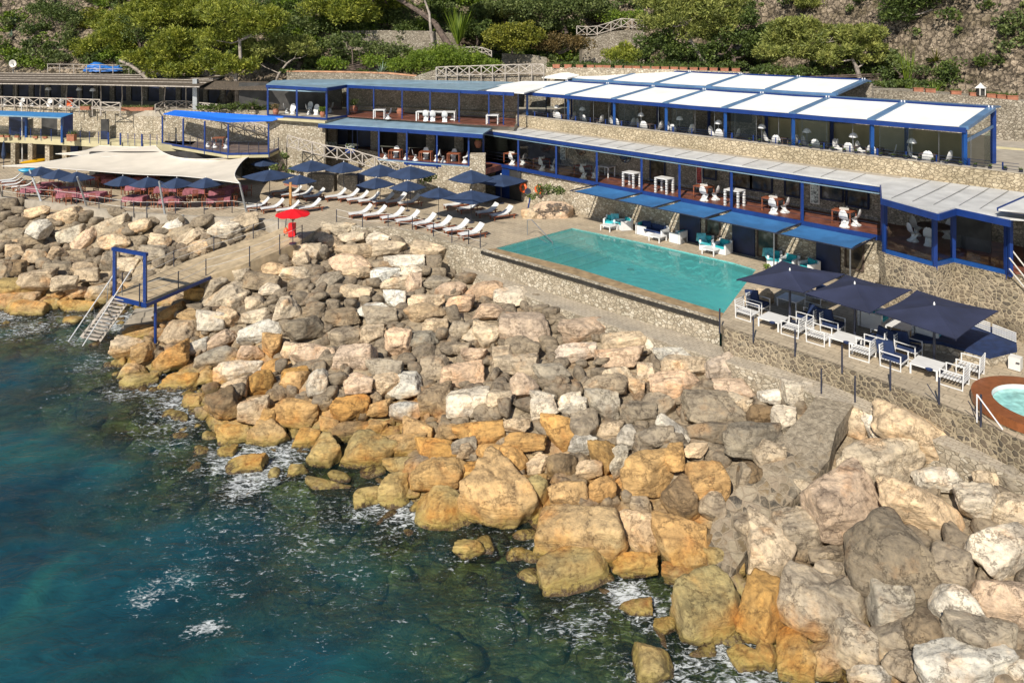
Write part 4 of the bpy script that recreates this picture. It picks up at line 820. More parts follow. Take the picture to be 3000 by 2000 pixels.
for x,y in ((140,213),(175,213),(216,214),(254,214),(293,215),(331,216),(378,217)): p = PY(x,y,79.0); MB().tube(p,p+Vector((0,0,.95)),.045).build('post', M['wood'], hf)
for z in (.5,.92): MB().path([PY(140,213,79.0)+Vector((0,0,z)),PY(378,217,79.0)+Vector((0,0,z))],.035).build('rail', M['wood'], hf)
# garden walls at the foot of the hill
wallthing('sunlit stone garden wall with terracotta capping behind the blue deck roof', [PY(840,212,70.3),PY(1000,214,69.2),PY(1140,218,68.2),PY(1220,226,67.5)], [11]*4, 'stone_old')
o_ = wallthing('pale stone garden wall with rustic fence on top', [PY(1215,225,66.5),PY(1275,206,66.2),PY(1420,222,65.8),PY(1600,224,65)], [10]*4, 'stone_old')
wallthing('stone wall carrying the row of terracotta pots', [PY(1600,199,66.0),PY(1760,200,64),PY(2000,206,62),PY(2250,215,60)], [10]*4, 'stone_tan')
cpz = [PY(840,211,70.3),PY(1000,213,69.2),PY(1140,217,68.2),PY(1220,225,67.5)]
co = thing('terracotta_coping','terracotta coloured edge strip along the top of the garden wall','coping',tuple(cpz[1])); MB().wall([p+Vector((0,-.05,.12)) for p in cpz],[p+Vector((0,-.06,0)) for p in cpz],.7).build('strip', M['peach'], co)
wallthing('tumbledown pale dry stone wall under the climbing fence', [PY(1705,112,75.5),PY(1750,108,75.2),PY(1800,94,75),PY(1850,88,75),PY(1888,92,75)], [12.3]*5, 'stone_old', 3)
wallthing('shaded dark stone wall below the tall leaning pines', [PY(1000,92,76),PY(1120,90,76),PY(1250,92,76),PY(1345,100,76)], [13.5]*4, 'stone_old', 1)
wallthing('shaded stone wall behind the clipped hedge', [PY(1470,158,73),PY(1560,162,72),PY(1602,170,71.5)], [12.5]*3, 'stone_gray', 1)
wallthing('big rough stone retaining wall right of the pergolas', [PY(2450,252,58.5),PY(2560,264,55),PY(2700,272,52.2),PY(2850,284,50),PY(3000,298,48.2),PY(3200,318,46)], [9.2]*6, 'stone_old', 6)
wallthing('low stone wall high on the slope at the upper right', [PY(2780,-40,66),PY(2900,-40,64),PY(3100,-40,62)], [19.0,18.6,18.2], 'stone_old', 1.2)
lw = thing('beige_service_wall','low beige rendered wall on the walkway right of the pergola','wall',tuple(PY(2960,470,46)))
p0_, p1_ = PY(2880,478,45.5), PY(3100,500,43.5); MB().wall([p0_+Vector((0,0,1.1)),p1_+Vector((0,0,1.1))],[p0_-Vector((0,0,.1)),p1_-Vector((0,0,.1))],.3).build('render', M['beige'], lw)
# ================================================================ prototypes
def lounger():
    t = thing('sun_lounger','', 'sun lounger')
    mb = MB()
    for s in (-.34,.34): mb.box((.875,s,.27),(1.75,.05,.06))
    for i in range(9): mb.box((.08+i*.12,0,.29),(.08,.66,.02))
    mb.build('frame', M['teak'], t)
    for x,s in ((.12,-.32),(.12,.32),(1.6,-.32),(1.6,.32)): MB().box((x,s,.13),(.06,.06,.26)).build('leg', M['teak'], t)
    mb = MB(); g = []
    for x,z in ((0,.33),(.35,.35),(.75,.35),(1.0,.38),(1.2,.48),(1.4,.66),(1.55,.84)): g.append([Vector((x,-.34,z)),Vector((x,0,z+.012)),Vector((x,.34,z))])
    mb.grid([r[::-1] for r in g], .05); mb.build('cushion', M['white'], t)
    MB().bar((1.0,0,.3),(1.42,0,.62),.6,.03).build('backrest', M['teak'], t)
    return t
def umbrella(R=1.9, h=2.15, drop=.5, mat='navy', n=4, name='parasol', rot=0.0):
    t = thing(name,'', 'parasol')
    MB().cyl((0,0,0),.025,h+.02,8).build('pole', M['darkmetal'], t)
    MB().cyl((0,0,0),.22,.07,14).build('base', M['darkmetal'], t)
    mb = MB(); K = 6; vs = [(0,0,h)]; ring = []
    for k in range(1,K+1):
        r = R*k/K; z = h-drop*(k/K)**1.12; row = []
        for i in range(n*6):
            a = rot+2*math.pi*i/(n*6); seg = (i%6)/6; ca = math.cos(math.pi/n)/math.cos((seg-.5)*2*math.pi/n) if n==4 else 1
            if n != 4: ca = 1
            sg = .05*math.sin(seg*math.pi)*k/K
            row.append(len(vs)); vs.append((r*ca*math.cos(a), r*ca*math.sin(a), z-sg+ (.02*(1-ca) if n==4 else 0)))
        ring.append(row)
    m_ = n*6; fs = [(0,ring[0][i],ring[0][(i+1)%m_]) for i in range(m_)]
    for k in range(K-1): fs += [(ring[k][i],ring[k+1][i],ring[k+1][(i+1)%m_],ring[k][(i+1)%m_]) for i in range(m_)]
    mb.add(vs, fs); mb.add([(x,y,z-.02) for x,y,z in vs],[f[::-1] for f in fs]); mb.build('canopy', M[mat], t)
    mb = MB()
    for i in range(n): a = rot+2*math.pi*i/n; mb.bar((0,0,h-.04),(R*.97*math.cos(a),R*.97*math.sin(a),h-drop-.02),.018)
    for i in range(n): a = rot+2*math.pi*i/n; mb.bar((0,0,h-.75),(R*.5*math.cos(a),R*.5*math.sin(a),h-drop*.5-.06),.015)
    mb.build('rib', M['darkmetal'], t)
    MB().lathe((0,0,h-.01),[(.04,0),(.05,.03),(.02,.07),(0,.09)],8).build('finial', M['white'], t)
    return t
def shell_chair():
    t = thing('shell_chair','', 'chair')
    mb = MB(); g = []
    for x,z,w in ((-.26,.02,.2),(-.12,.10,.17),(.10,.36,.19),(.02,.42,.22),(-.12,.43,.23),(-.2,.5,.23),(-.25,.68,.22),(-.28,.84,.15),(-.29,.9,.05)):
        g.append([Vector((x+(.03 if abs(v)>.9 else 0),v*w,z+.02*abs(v))) for v in (-1,-.5,0,.5,1)])
    mb.grid(g,.025); mb.build('seat', M['white'], t, smooth=True)
    mb = MB(); mb.lathe((0,0,0),[(.24,0),(.24,.02),(.10,.2),(.08,.38)],12); mb.build('leg', M['white'], t); return t
def table(w=.8, d=.8, h=.74, top='teak', leg='teak', name='dining_table', lw=.06, straps=False):
    t = thing(name,'', 'table')
    MB().box((0,0,h-.025),(w,d,.05)).build('tabletop', M[top], t)
    for sx in (-1,1):
        for sy in (-1,1):
            mb = MB(); x, y = sx*(w/2-lw/2-.01), sy*(d/2-lw/2-.01)
            if straps:
                for k in range(6): mb.box((x,y,.06+k*(h-.06)/6),(.12,.12,(h-.06)/6-.045))
                mb.box((x,y,h/2-.03),(.035,.035,h-.06))
            else: mb.box((x,y,(h-.05)/2),(lw,lw,h-.05))
            mb.build('leg', M[leg], t)
    return t
def slat_chair(cushion='navycush', folded=False):
    "low white metal armchair, facing +x"
    t = thing('slatted_armchair','', 'armchair')
    mb = MB()
    for y in (-.36,.36):
        mb.bar((.36,y,0),(.36,y,.56),.035); mb.bar((-.36,y,0),(-.40,y,.80),.035); mb.bar((.38,y,.56),(-.38,y,.56),.04,.028); mb.bar((.36,y,.02),(-.36,y,.02),.03)
    mb.bar((.36,-.36,.27),(.36,.36,.27),.045); mb.bar((-.37,-.36,.27),(-.37,.36,.27),.045); mb.build('frame', M['white'], t)
    mb = MB()
    for i in range(7): mb.box((-.28+i*.1,0,.285),(.07,.68,.02))
    mb.build('seat', M['white'], t)
    mb = MB()
    for i in range(5): z = .34+i*.105; mb.box((-.375-.004*i,0,z),(.02,.70,.05))
    mb.build('backrest', M['white'], t)
    if cushion:
        mb = MB(); mb.box((.02,0,.36),(.68,.64,.11)); mb.build('seat_cushion', M[cushion], t)
        mb = MB(); mb.bar((-.27,0,.38),(-.36,0,.86),.62,.11); mb.build('back_cushion', M[cushion], t)
    return t
def cube_chair(cush='turq', w=.8):
    "boxy white armchair, facing +x"
    t = thing('cube_armchair','', 'armchair')
    mb = MB(); mb.box((0,0,.17),(.8,w-.22,.3)); mb.box((-.345,0,.37),(.11,w,.7))
    for y in (-(w/2-.055), (w/2-.055)): mb.box((.03,y,.31),(.70,.11,.58))
    mb.build('body', M['white'], t)
    MB().box((.06,0,.38),(.60,w-.26,.14)).build('seat_cushion', M[cush], t)
    MB().box((-.23,0,.56),(.13,w-.26,.34)).build('back_cushion', M[cush], t); return t
def coffee(w=.95, d=.95, h=.38):
    t = thing('coffee_table','', 'table')
    mb = MB(); mb.box((0,0,h-.02),(w,d,.04)); mb.build('tabletop', M['white'], t)
    for sx in (-1,1):
        for sy in (-1,1): MB().box((sx*(w/2-.035),sy*(d/2-.035),(h-.04)/2),(.06,.06,h-.04)).build('leg', M['white'], t)
    return t
def lamp():
    t = thing('floor_lamp','', 'lamp'); MB().cyl((0,0,0),.02,1.15,8).build('stem', M['metal'], t); MB().cyl((0,0,0),.14,.03,14).build('base', M['metal'], t)
    MB().lathe((0,0,1.12),[(.24,0),(.22,.07),(.16,.17),(.05,.22),(0,.225)],16).build('lamp_shade', M['white'], t); return t
def wood_chair():
    t = thing('wooden_chair','', 'chair'); MB().box((0,0,.44),(.4,.4,.04)).build('seat', M['teak'], t)
    for x in (-.17,.17):
        for y in (-.17,.17): MB().box((x,y,.21 if x>0 else .42),(.04,.04,.42 if x>0 else .84)).build('leg', M['teak'], t)
    mb = MB()
    for z in (.56,.68,.8): mb.box((-.17,0,z),(.025,.36,.06))
    mb.build('backrest', M['teak'], t); return t
def planter(w=.6, d=.3, h=.28, leaf='olive', mat='terracotta'):
    t = thing('planter','', 'planter'); MB().box((0,0,h/2),(w,d,h)).box((0,0,h-.02),(w+.05,d+.05,.05)).build('pot', M[mat], t)
    n = 46; v = []; f = []
    for i in range(n):
        c = Vector((random.uniform(-w/2,w/2),random.uniform(-d/2,d/2),h)); a = Vector((random.gauss(0,.1),random.gauss(0,.1),random.uniform(.08,.3))); s = Vector((random.gauss(0,1),random.gauss(0,1),0)).normalized()*.03
        k = len(v); v += [c-s,c+s,c+a]; f.append((k,k+1,k+2))
    MB().add(v,f).build('plant', M[leaf], t); return t
# ---------------------------------------------------------------- loungers
LP = Proto(lounger())
rowsL = [('front row beside the rope rail',[(1022,627),(1064,631),(1117,638),(1160,646),(1208,656),(1253,665),(1302,674),(1346,687)]),
 ('middle row of the lounger terrace',[(952,577),(990,579),(1017,585),(1050,589),(1092,591),(1129,592),(1168,595)]),
 ('back row behind the tall timber post',[(795,562),(822,570),(856,573),(889,577)]),
 ('row directly behind the red parasol',[(721,606),(764,611),(809,616),(873,610)]),
 ('group nearest the orange life rings',[(1302,602),(1342,612),(1396,623),(1438,631)]),
 ('group left of the pink tables',[(-6,530),(4,534),(6,543),(34,548),(46,557)])]
for rn, pts in rowsL:
    for i,(x,y) in enumerate(pts):
        LP.put(P(x,y,4.32)-Vector((0,0,.32)), math.radians(29+random.uniform(-3,3)), 'white teak lounger, %s from left in the %s'%(ordw(i),rn), 'white sun loungers')
        if i == 3 and False: pass
st_ = thing('side_table','','table'); MB().box((0,0,.3),(.42,.42,.04)).build('tabletop', M['teak'], st_)
for sx in (-1,1):
    for sy in (-1,1): MB().box((sx*.17,sy*.17,.14),(.04,.04,.28)).build('leg', M['teak'], st_)
STP = Proto(st_)
for i,(x,y) in enumerate([(1062,638),(1108,641),(1200,650),(1245,664),(1335,688),(1055,592),(1125,600),(1010,583),(1335,609),(1430,626),(760,606),(806,610)]):
    STP.put(P(x+14,y+2,4.0), .15, 'small teak side table between loungers, %s of the twelve from the left'%ordw(sorted([1062,1108,1200,1245,1335,1055,1125,1010,1336,1430,760,806]).index(x if x!=1335 or i==4 else 1336)), 'teak side tables')
# ---------------------------------------------------------------- parasols
UP = Proto(umbrella()); upos = [(912,468,'behind the wooden drum table'),(1007,473,'in front of the grey block wall'),(790,496,'nearest the sail cloth corner'),(878,511,'above the tall timber post'),(1114,480,'in the back row below the lower dining room'),
  (1102,519,'over the left loungers of the middle row'),(1202,485,'right of the middle of the back row'),(1194,528,'over the right loungers of the middle row'),(1285,548,'in the nearer row left of the largest shadow'),(1380,556,'casting the big diamond shadow by the pool corner'),
  (1380,496,'in front of the square stone pillar'),(1468,510,'beside the orange life rings')]
hw = [67,55,80,50,62,58,77,55,58,86,68,80]
for (x,y,ds),w_ in zip(upos,hw):
    yy = {912:57.5,1007:57,1114:54.6,1202:54.2,1102:52.5}.get(x) or (52.3 if y==496 and x==1380 else None); p = PY(x,y,yy) if yy else P(x,y,6.18); o_ = UP.put(Vector((p.x,p.y,4.0)), 0.12, 'navy square parasol '+ds, 'navy parasols'); s_ = w_*p.y/F/1.9; o_.scale = (s_,s_,(p.z-4)/2.18)
for i,(x,y) in enumerate([(120,487),(171,495),(225,502),(360,514),(433,518),(518,520),(603,519)]):
    p = P(x,y,6.3); o_ = UP.put(Vector((p.x,p.y,4.0)), 0.3, 'navy parasol, %s from the left in the row along the pink tables'%ordw(i), 'navy parasols'); o_.scale = (.66,.66,1.06)
for x,y,s_,ds in ((555,448,.7,'half hidden behind the big sail under the blue canopy platform'),(775,464,.62,'shaded under the end of the canopy platform')):
    p = P(x,y,6.1); o_ = UP.put(Vector((p.x,p.y,4.0)), .1, 'navy parasol '+ds, 'navy parasols'); o_.scale = (s_,s_,.98)
p = P(11,470,4.0); fu = thing('folded_parasol','closed navy parasol standing in front of the arcade','parasol',(P(11,495,4).x,P(11,495,4).y,4)); MB().cyl(fu.location,.03,2.6,8).build('pole', M['darkmetal'], fu)
MB().lathe(fu.location+Vector((0,0,.9)),[(.10,0),(.2,.35),(.12,1.2),(.04,1.65)],10).build('canopy', M['navy'], fu)
def bigumb(label, corners, ap, foot):
    cs = [P(x,y,5.95) for x,y in corners]; t = thing('large_parasol', label, 'parasol', tuple(P(*foot,4.0)), group='three large navy parasols')
    a = P(*ap,6.32); c = Vector((t.location.x,t.location.y,6.33)); mb = MB(); n = 14; per = []
    for i in range(4):
        for k in range(8):
            q = cs[i].lerp(cs[(i+1)%4],k/8); q = q+Vector((0,0,-.0)); mid = (cs[i]+cs[(i+1)%4])/2; q = q+(c-mid).normalized()*.10*math.sin(math.pi*k/8); q.z = 5.95+.0; per.append(q)
    K = 7; vs = [tuple(c)]
    for k in range(1,K+1):
        for j,q in enumerate(per):
            p_ = c.lerp(q,k/K); p_.z = c.z-(c.z-5.95)*(k/K)**.85-(.05*abs(math.sin(j/8*math.pi))*(k/K)); vs.append(tuple(p_))
    m_ = 32; fs = [(0,1+i,1+(i+1)%m_) for i in range(m_)]
    for k in range(K-1): fs += [(1+k*m_+i,1+(k+1)*m_+i,1+(k+1)*m_+(i+1)%m_,1+k*m_+(i+1)%m_) for i in range(m_)]
    mb.add(vs,fs); mb.add([(x,y,z-.025) for x,y,z in vs],[f[::-1] for f in fs]); mb.build('canopy', M['navy2'], t)
    f_ = Vector((c.x,c.y,4.0)); MB().cyl(f_,.05,2.28,10).build('pole', M['darkmetal'], t); MB().box((f_.x,f_.y,4.05),(.9,.9,.09),BYAW).build('base', M['darkmetal'], t)
    for q in cs: MB().bar(c-Vector((0,0,.08)),q-Vector((0,0,.05)),.025).build('rib', M['darkmetal'], t)
    MB().lathe(c,[(.035,0),(.035,.06),(.015,.11),(0,.13)],8).build('finial', M['white'], t)
    return t
bigumb('large navy parasol nearest the pool end', [(2157,818),(2355,857),(2476,802),(2291,763)], (2312,795), (2314,951))
bigumb('large navy parasol in the middle of the three', [(2357,858),(2548,917),(2672,848),(2479,804)], (2518,849), (2504,1000))
bigumb('large navy parasol in front of the striped bench', [(2563,913),(2801,993),(2925,910),(2686,849)], (2727,901), (2737,1075))
t = umbrella(1.0,2.1,.30,'red',8,'red_parasol'); t['label'] = 'bright red round parasol over a red lifeguard stand at the pier head'
p = P(858,612,6.05); t.location = (p.x,p.y,3.95)
lf = thing('lifeguard_stand','red life buoy stand and box under the red parasol','stand',tuple(P(856,694,3.95)))
q = lf.location; MB().box((q.x,q.y,q.z+.45),(.4,.3,.8)).build('box', M['red'], lf); MB().lathe(q+Vector((-.35,-.1,.2)),[(.05,0),(.13,.05),(.16,.2),(.1,.33),(.03,.4)],10).build('buoy', M['orange'], lf)
MB().bar(q+Vector((-.55,.2,0)),q+Vector((-.38,.25,1.6)),.04).build('post', M['darkmetal'], lf)
tp = thing('timber_post','tall timber post with crossed top among the loungers','post',tuple(P(851,612,4.0)))
q = tp.location; mb = MB().box((q.x,q.y,q.z+.95),(.16,.14,1.9)); mb.build('post', plain('orange_timber',(.48,.25,.08),.7,.2,5), tp); MB().bar(q+Vector((-.45,0,1.75)),q+Vector((.5,0,1.6)),.12).build('crossbar', M['terracotta'], tp)
# rope rails
def roperail(label, pts, h=.95, group=None, z=4.0, ropes=(.42,.86), mat='darkmetal', rm='ropew'):
    ps = [P(x,y,z) if not isinstance(x,Vector) else x for x,y in pts] if not isinstance(pts[0],Vector) else pts
    t = thing('rope_railing', label, 'railing', tuple(ps[len(ps)//2]))
    for p in ps: MB().tube(p-Vector((0,0,.25)), p+Vector((0,0,h)), .03, n=8).build('post', M[mat], t)
    for r in ropes:
        mb = MB()
        for a, b in zip(ps, ps[1:]): mb.rope(a+Vector((0,0,r)), b+Vector((0,0,r)), .014, .03)
        mb.build('rope', M[rm], t)
    return t
roperail('post and rope railing along the front of the lounger terrace', [(986,651),(1062,666),(1137,665),(1208,674),(1270,693),(1324,712),(1373,716)], .85)
roperail('short rail with brace at the pool corner', [(1373,716),(1407,726)], .85)
roperail('post and rope railing along the pink tables terrace', [(-60,567),(8,575),(75,584),(165,592),(225,600),(290,612),(355,622),(392,626),(430,628),(514,627),(598,627),(680,624),(753,634)], .85)
lpr = [(2107,966),(2205,992),(2327,1032),(2464,1080),(2605,1130),(2747,1182),(2869,1235)]
tr_ = thing('iron_posts','row of dark iron posts along the dark stone terrace wall','railing',tuple(P(2464,1080,4.0)))
for x,y in lpr: p = P(x,y,4.0)+Vector((0,-.08,0)); MB().tube(p-Vector((0,0,.12)), p+Vector((0,0,.92)), .035, n=8).build('post', M['darkmetal'], tr_)
for x,y in lpr[-2:]: p = P(x,y,4.0); MB().bar(p+Vector((0,0,.1)),p+Vector((-.3,.1,.62)),.03).build('brace', M['darkmetal'], tr_)
tr2 = thing('iron_posts','two lone iron posts at the head of the mosaic slipway','railing',tuple(P(2406,1153,3.1)))
for x,y in ((2406,1155),(2505,1178)): p = P(x,y,3.18); MB().tube(p, p+Vector((0,0,.95)), .03, n=8).build('post', M['darkmetal'], tr2)
# ---------------------------------------------------------------- sails
def sail(label, edges, n=22):
    "edges: four lists of (px,py,z): bottom->, right->, top<-, left<- as Coons boundary"
    def ev(e, u):
        k = u*(len(e)-1); i = min(int(k), len(e)-2); f = k-i
        # catmull
        p = [Vector(e[max(0,min(len(e)-1,i+j))]) for j in (-1,0,1,2)]
        return .5*((2*p[1])+(-p[0]+p[2])*f+(2*p[0]-5*p[1]+4*p[2]-p[3])*f*f+(-p[0]+3*p[1]-3*p[2]+p[3])*f**3)
    e = [[P(*q) for q in L_] for L_ in edges]; B_, R_, T_, L__ = e; g = []
    for i in range(n+1):
        v = i/n; row = []
        for j in range(n+1):
            u = j/n; a = ev(B_,u)*(1-v)+ev(T_,u)*v; b = ev(L__,v)*(1-u)+ev(R_,v)*u
            c = B_[0]*(1-u)*(1-v)+B_[-1]*u*(1-v)+T_[0]*(1-u)*v+T_[-1]*u*v; q = a+b-c
            q.z -= .35*math.sin(u*math.pi)*math.sin(v*math.pi)*.6; row.append(q)
        g.append(row)
    t = thing('sail_canopy', label, 'sail', tuple(g[n//2][n//2])); MB().grid(g,.02).build('cloth', M['sail'], t, smooth=True)
    for a in (e[0],e[1],e[2],e[3]): MB().path([ev(a,k/14)+Vector((0,0,.0)) for k in range(15)],.025).build('hem', M['offwhite'], t)
    return t
BL,BR,TR,TL = (5,487,6.0),(702,537,6.3),(757,447,6.45),(455,427,6.5)
sail('huge pale beige sail stretched over the pink tables', [[BL,(130,491,5.9),(270,501,5.85),(400,511,5.85),(540,517,5.9),BR],[BR,(687,513,6.2),(700,485,6.25),(722,463,6.35),TR],[TL,(478,447,6.3),(530,463,6.2),(620,466,6.2),(700,458,6.3),TR],[BL,(120,476,6.05),(240,456,6.2),(370,436,6.4),TL]])
sail('smaller pale sail tied below the walkway', [[(163,451,6.1),(240,456,6.1),(330,458,6.1),(440,440,6.2)],[(440,440,6.2),(445,436,6.25),(455,432,6.3)],[(290,427,6.4),(370,430,6.35),(455,432,6.3)],[(163,451,6.1),(240,443,6.25),(290,427,6.4)]])
for i,(x0,y0,x1,y1) in enumerate([(8,575,-12,520),(122,590,86,497),(254,602,226,518),(484,627,466,531),(725,629,702,537)]):
    a = P(x0,y0,4.0); b = P(x1,y1,6.35-(.25 if i<2 else 0)); t = thing('sail_mast','leaning grey steel mast at the terrace edge, %s from the left'%ordw(i),'mast',tuple(a),group='leaning sail masts')
    MB().tube(a-Vector((0,0,.1)),b,.075,.06,8).build('pole', M['galv'], t); MB().bar(b,a+Vector((.9 if i%2 else -.8,2.0,0)),.012).build('stay', M['ropew'], t)
fp = thing('flagpole','thin white flagpole in front of the kiosk','pole',tuple(P(66,478,4.0))); MB().tube(fp.location, fp.location+Vector((-.1,0,6.3)), .06,.035,8).build('pole', M['white'], fp)
# ---------------------------------------------------------------- pink tables under the sail
PTt = thing('dining_table','','table'); MB().box((0,0,.70),(1.5,.85,.04)).build('tabletop', M['teak'], PTt)
for sx in (-.6,.6):
    for sy in (-.33,.33): MB().box((sx,sy,.34),(.06,.06,.68)).build('leg', M['teak'], PTt)
clo = thing('tablecloth','','tablecloth'); mb = MB()
for i in range(40):
    pass
prm = []
for i in range(48):
    a = 2*math.pi*i/48; cx_, sy_ = math.cos(a), math.sin(a); k = 1/max(abs(cx_)/.78,abs(sy_)/.46); prm.append((cx_*k, sy_*k))
vs = [(0,0,.735)]+[(x,y,.735) for x,y in prm]+[(x*1.03+.03*math.sin(i*1.7),y*1.04+.03*math.cos(i*1.9),.42+.04*math.sin(i*.8)) for i,(x,y) in enumerate(prm)]
fs = [(0,1+i,1+(i+1)%48) for i in range(48)]+[(1+i,49+i,49+(i+1)%48,1+(i+1)%48) for i in range(48)]
mb = MB().add(vs,fs); mb.build('cloth', M['pink'], clo)
TPp, CLp, WCp = Proto(PTt), Proto(clo), Proto(wood_chair())
ptab = [(142,563),(101,577),(199,578),(206,592),(275,592),(293,540),(405,570),(398,604),(487,576),(571,582),(648,584),(505,609),(642,606),(690,574),(335,548),(420,545)]
cn = 0
for i,(x,y) in enumerate(ptab):
    p = P(x,y,4.0); rz = random.choice([.1,.25,.0,-.1])
    k_ = sorted(ptab).index((x,y))
    TPp.put(p, rz, 'teak dining table under a pink cloth, %s from the left below the sail'%ordw(k_), 'dining tables under the sail')
    o_ = CLp.put(p, rz, 'rumpled pink cloth on the %s table from the left below the sail'%ordw(k_), 'pink tablecloths')
    for s_,(dx,dy) in zip(('left end','right end','far side','near side'),((-1.05,0),(1.05,0),(-.3,.8),(.35,-.78))):
        if random.random() < .8:
            yaw = math.atan2(-dy,-dx)+random.uniform(-.3,.3)
            WCp.put(p+Vector((dx,dy,0)), yaw, 'dark wooden chair at the %s of the %s pink table from the left'%(s_,ordw(k_)), 'wooden chairs at the pink tables')
# ---------------------------------------------------------------- white slatted armchairs and coffee tables
SCn, SCw, CTp = Proto(slat_chair('navycush')), Proto(slat_chair(None)), Proto(coffee())
fw = BYAW; bw_ = BYAW+math.pi
for (x,y,rz,c_,ds) in [(2190,925,fw,0,'bare slatted white armchair at the pool end facing the first low table'),(2222,905,fw,1,'white armchair with navy cushions at the pool end'),
  (2325,972,bw_,0,'bare white armchair right of the first low table'),(2368,944,bw_,1,'white armchair with navy cushions behind the first bare pair'),
  (2400,995,fw,0,'bare white armchair left of the middle low table'),(2440,966,fw,1,'white armchair with navy cushions under the middle big parasol'),
  (2527,1040,bw_,0,'bare white armchair right of the middle low table'),(2570,1013,bw_,1,'white armchair with navy cushions right of the middle low table'),
  (2620,1066,fw,1,'blue cushioned armchair nearest the third iron post'),(2662,1036,fw,1,'blue cushioned armchair in the shade of the third big parasol'),
  (2796,1120,bw_,0,'bare white armchair next to the hot tub'),(2842,1090,bw_,0,'white armchair with folded navy cushion beside the hot tub'),(2392,878,bw_,1,'shaded armchair behind the first big parasol pole')]:
    (SCn if c_ else SCw).put(P(x,y+6,4.0), rz+random.uniform(-.05,.05), ds, 'low white armchairs on the parasol terrace')
for (x,y,ds) in [(2266,950,'low white table nearest the pool end with an ashtray'),(2477,1010,'low white table in the middle of the terrace edge'),(2718,1088,'low white table nearest the hot tub'),(2318,890,'low white table in shade behind the first big parasol'),(2640,972,'low white table in shade between two white cube seats')]:
    CTp.put(P(x,y+5,4.0), BYAW, ds, 'low white tables')
for i,(x,y) in enumerate([(2262,946),(2480,1004),(2722,1083)]):
    p = P(x,y,4.40); a_ = thing('ashtray','dark dish on the %s low table from the pool'%ordw(i),'dish',(p.x,p.y,4.385),group='dishes on the low tables'); MB().lathe(a_.location,[(0,.005),(.09,.005),(.12,.05),(.13,.05),(.1,0)],12).build('bowl', M['navycush'], a_)
CCt, CCs, CC2 = Proto(cube_chair('turq')), Proto(cube_chair('navycush',1.9)), Proto(coffee(.8,.8,.34))
to_pool = BYAW-math.pi/2
def offwall(p, m):
    T = p.x*A2+p.y*A1; k = max(0, T-(38.1-m)); return p-Vector((A2,A1,0))*k
for (x,y,rz,pr,ds) in [(1789,652,to_pool+.4,CCt,'white cube armchair with turquoise cushions, farthest along the pool'),(1832,657,to_pool-.5,CCt,'white cube armchair with a turquoise towel beside the farthest one'),
  (1888,672,BYAW,CCt,'white cube armchair seen from its back left of the navy sofa'),(1946,667,to_pool,CCs,'white framed navy sofa under the third blue awning'),(2003,690,bw_,CCt,'white cube armchair seen from its back right of the navy sofa'),
  (2096,706,to_pool+.5,CCt,'white cube armchair draped with a striped towel under the fourth awning'),(2146,716,to_pool,CCt,'white cube armchair with turquoise cushions right of the striped towel'),
  (2303,748,to_pool+.5,CCt,'white cube armchair under the fifth awning with striped towel'),(2350,757,to_pool,CCt,'white cube armchair in the middle below the fifth awning'),(2405,770,to_pool-.4,CCt,'white cube armchair next to the last blue door')]:
    pr.put(offwall(P(x,y+14,4.0),.45), rz, ds, 'white cube armchairs beside the pool')
for (x,y,ds) in [(1784,668,'small white table in front of the farthest cube armchairs'),(1944,694,'small white table in front of the navy sofa'),(2095,734,'small white table in front of the striped towel armchair'),(2390,790,'small white table below the last blue door')]:
    CC2.put(offwall(P(x,y+6,4.0),1.1), BYAW, ds, 'small white tables by the pool')
for i,(x,y) in enumerate([(1836,640),(1965,650),(2100,694),(2300,735)]):
    p = offwall(P(x,y+14,4.0),.55)+Vector((0,0,.62)); t = thing('towel','%s towel hanging over the %s seat group from the far end'%('navy' if i==1 else 'striped turquoise',ordw(i)),'towel',tuple(p)); g = [[p+Vector((dx*.5-.15+.02*math.sin(k*3),dy,zz)) for dx in (0,.5,1)] for k,(dy,zz) in enumerate(((.25,-.25),(.12,.22),(0,.25),(-.2,-.12),(-.6,-.2)))]
    MB().grid(g,.02).build('cloth', M['navycush' if i==1 else 'turqstripe'], t)
for (x,y,ds) in ((2561,955,'white cube seat with turquoise cushion under the middle big parasol'),(2722,1003,'white cube seat with turquoise cushion under the third big parasol')):
    t = CCt.put(P(x,y,4.0), BYAW, ds, 'white cube armchairs beside the pool'); t.scale = (1.25,1.25,1.15)
bx = thing('white_box','small white cube box with handle slot beside the striped bench','box',tuple(P(2975,1082,4.0))); q = bx.location
MB().box((q.x,q.y,q.z+.26),(.38,.38,.45),BYAW).build('body', M['offwhite'], bx); MB().box((q.x-.1,q.y-.27,q.z+.36),(.12,.02,.03),BYAW).build('handle_slot', M['dark'], bx)
# stone bench with navy mattresses and striped back
bn = thing('stone_bench','curved stone bench with navy mattresses and striped backrest boards','bench',tuple(P(2860,1040,4.0)))
pts = [P(2660,1000,4.32),P(2760,1010,4.32),P(2900,1050,4.32),P(2980,1030,4.32),P(2975,985,4.32),P(2850,950,4.32),P(2740,950,4.32)]
MB().prism([p-Vector((0,0,.02)) for p in pts],.36).build('base', M['stone_tan'], bn)
MB().prism([p+Vector((0,0,.12)) for p in pts],.13).build('mattress', M['navycush'], bn)
for (x0,y0,x1,y1) in ((2838,948,2908,975),(2915,978,2985,1005)):
    mb = MB()
    for k in range(5): mb.bar(P(x0,y0,4.5)+Vector((0,.15,.08*k)),P(x1,y1,4.5)+Vector((0,.15,.08*k)),.03,.045)
    mb.build('backrest', M['white'], bn)
sw = wallthing('sloping rubble wall and stone planter behind the striped bench', [P(2700,858,4.6),P(2800,890,4.6),P(2920,930,4.6),P(3100,1000,4.6)], [3.9]*4, 'stone_dark', .7)
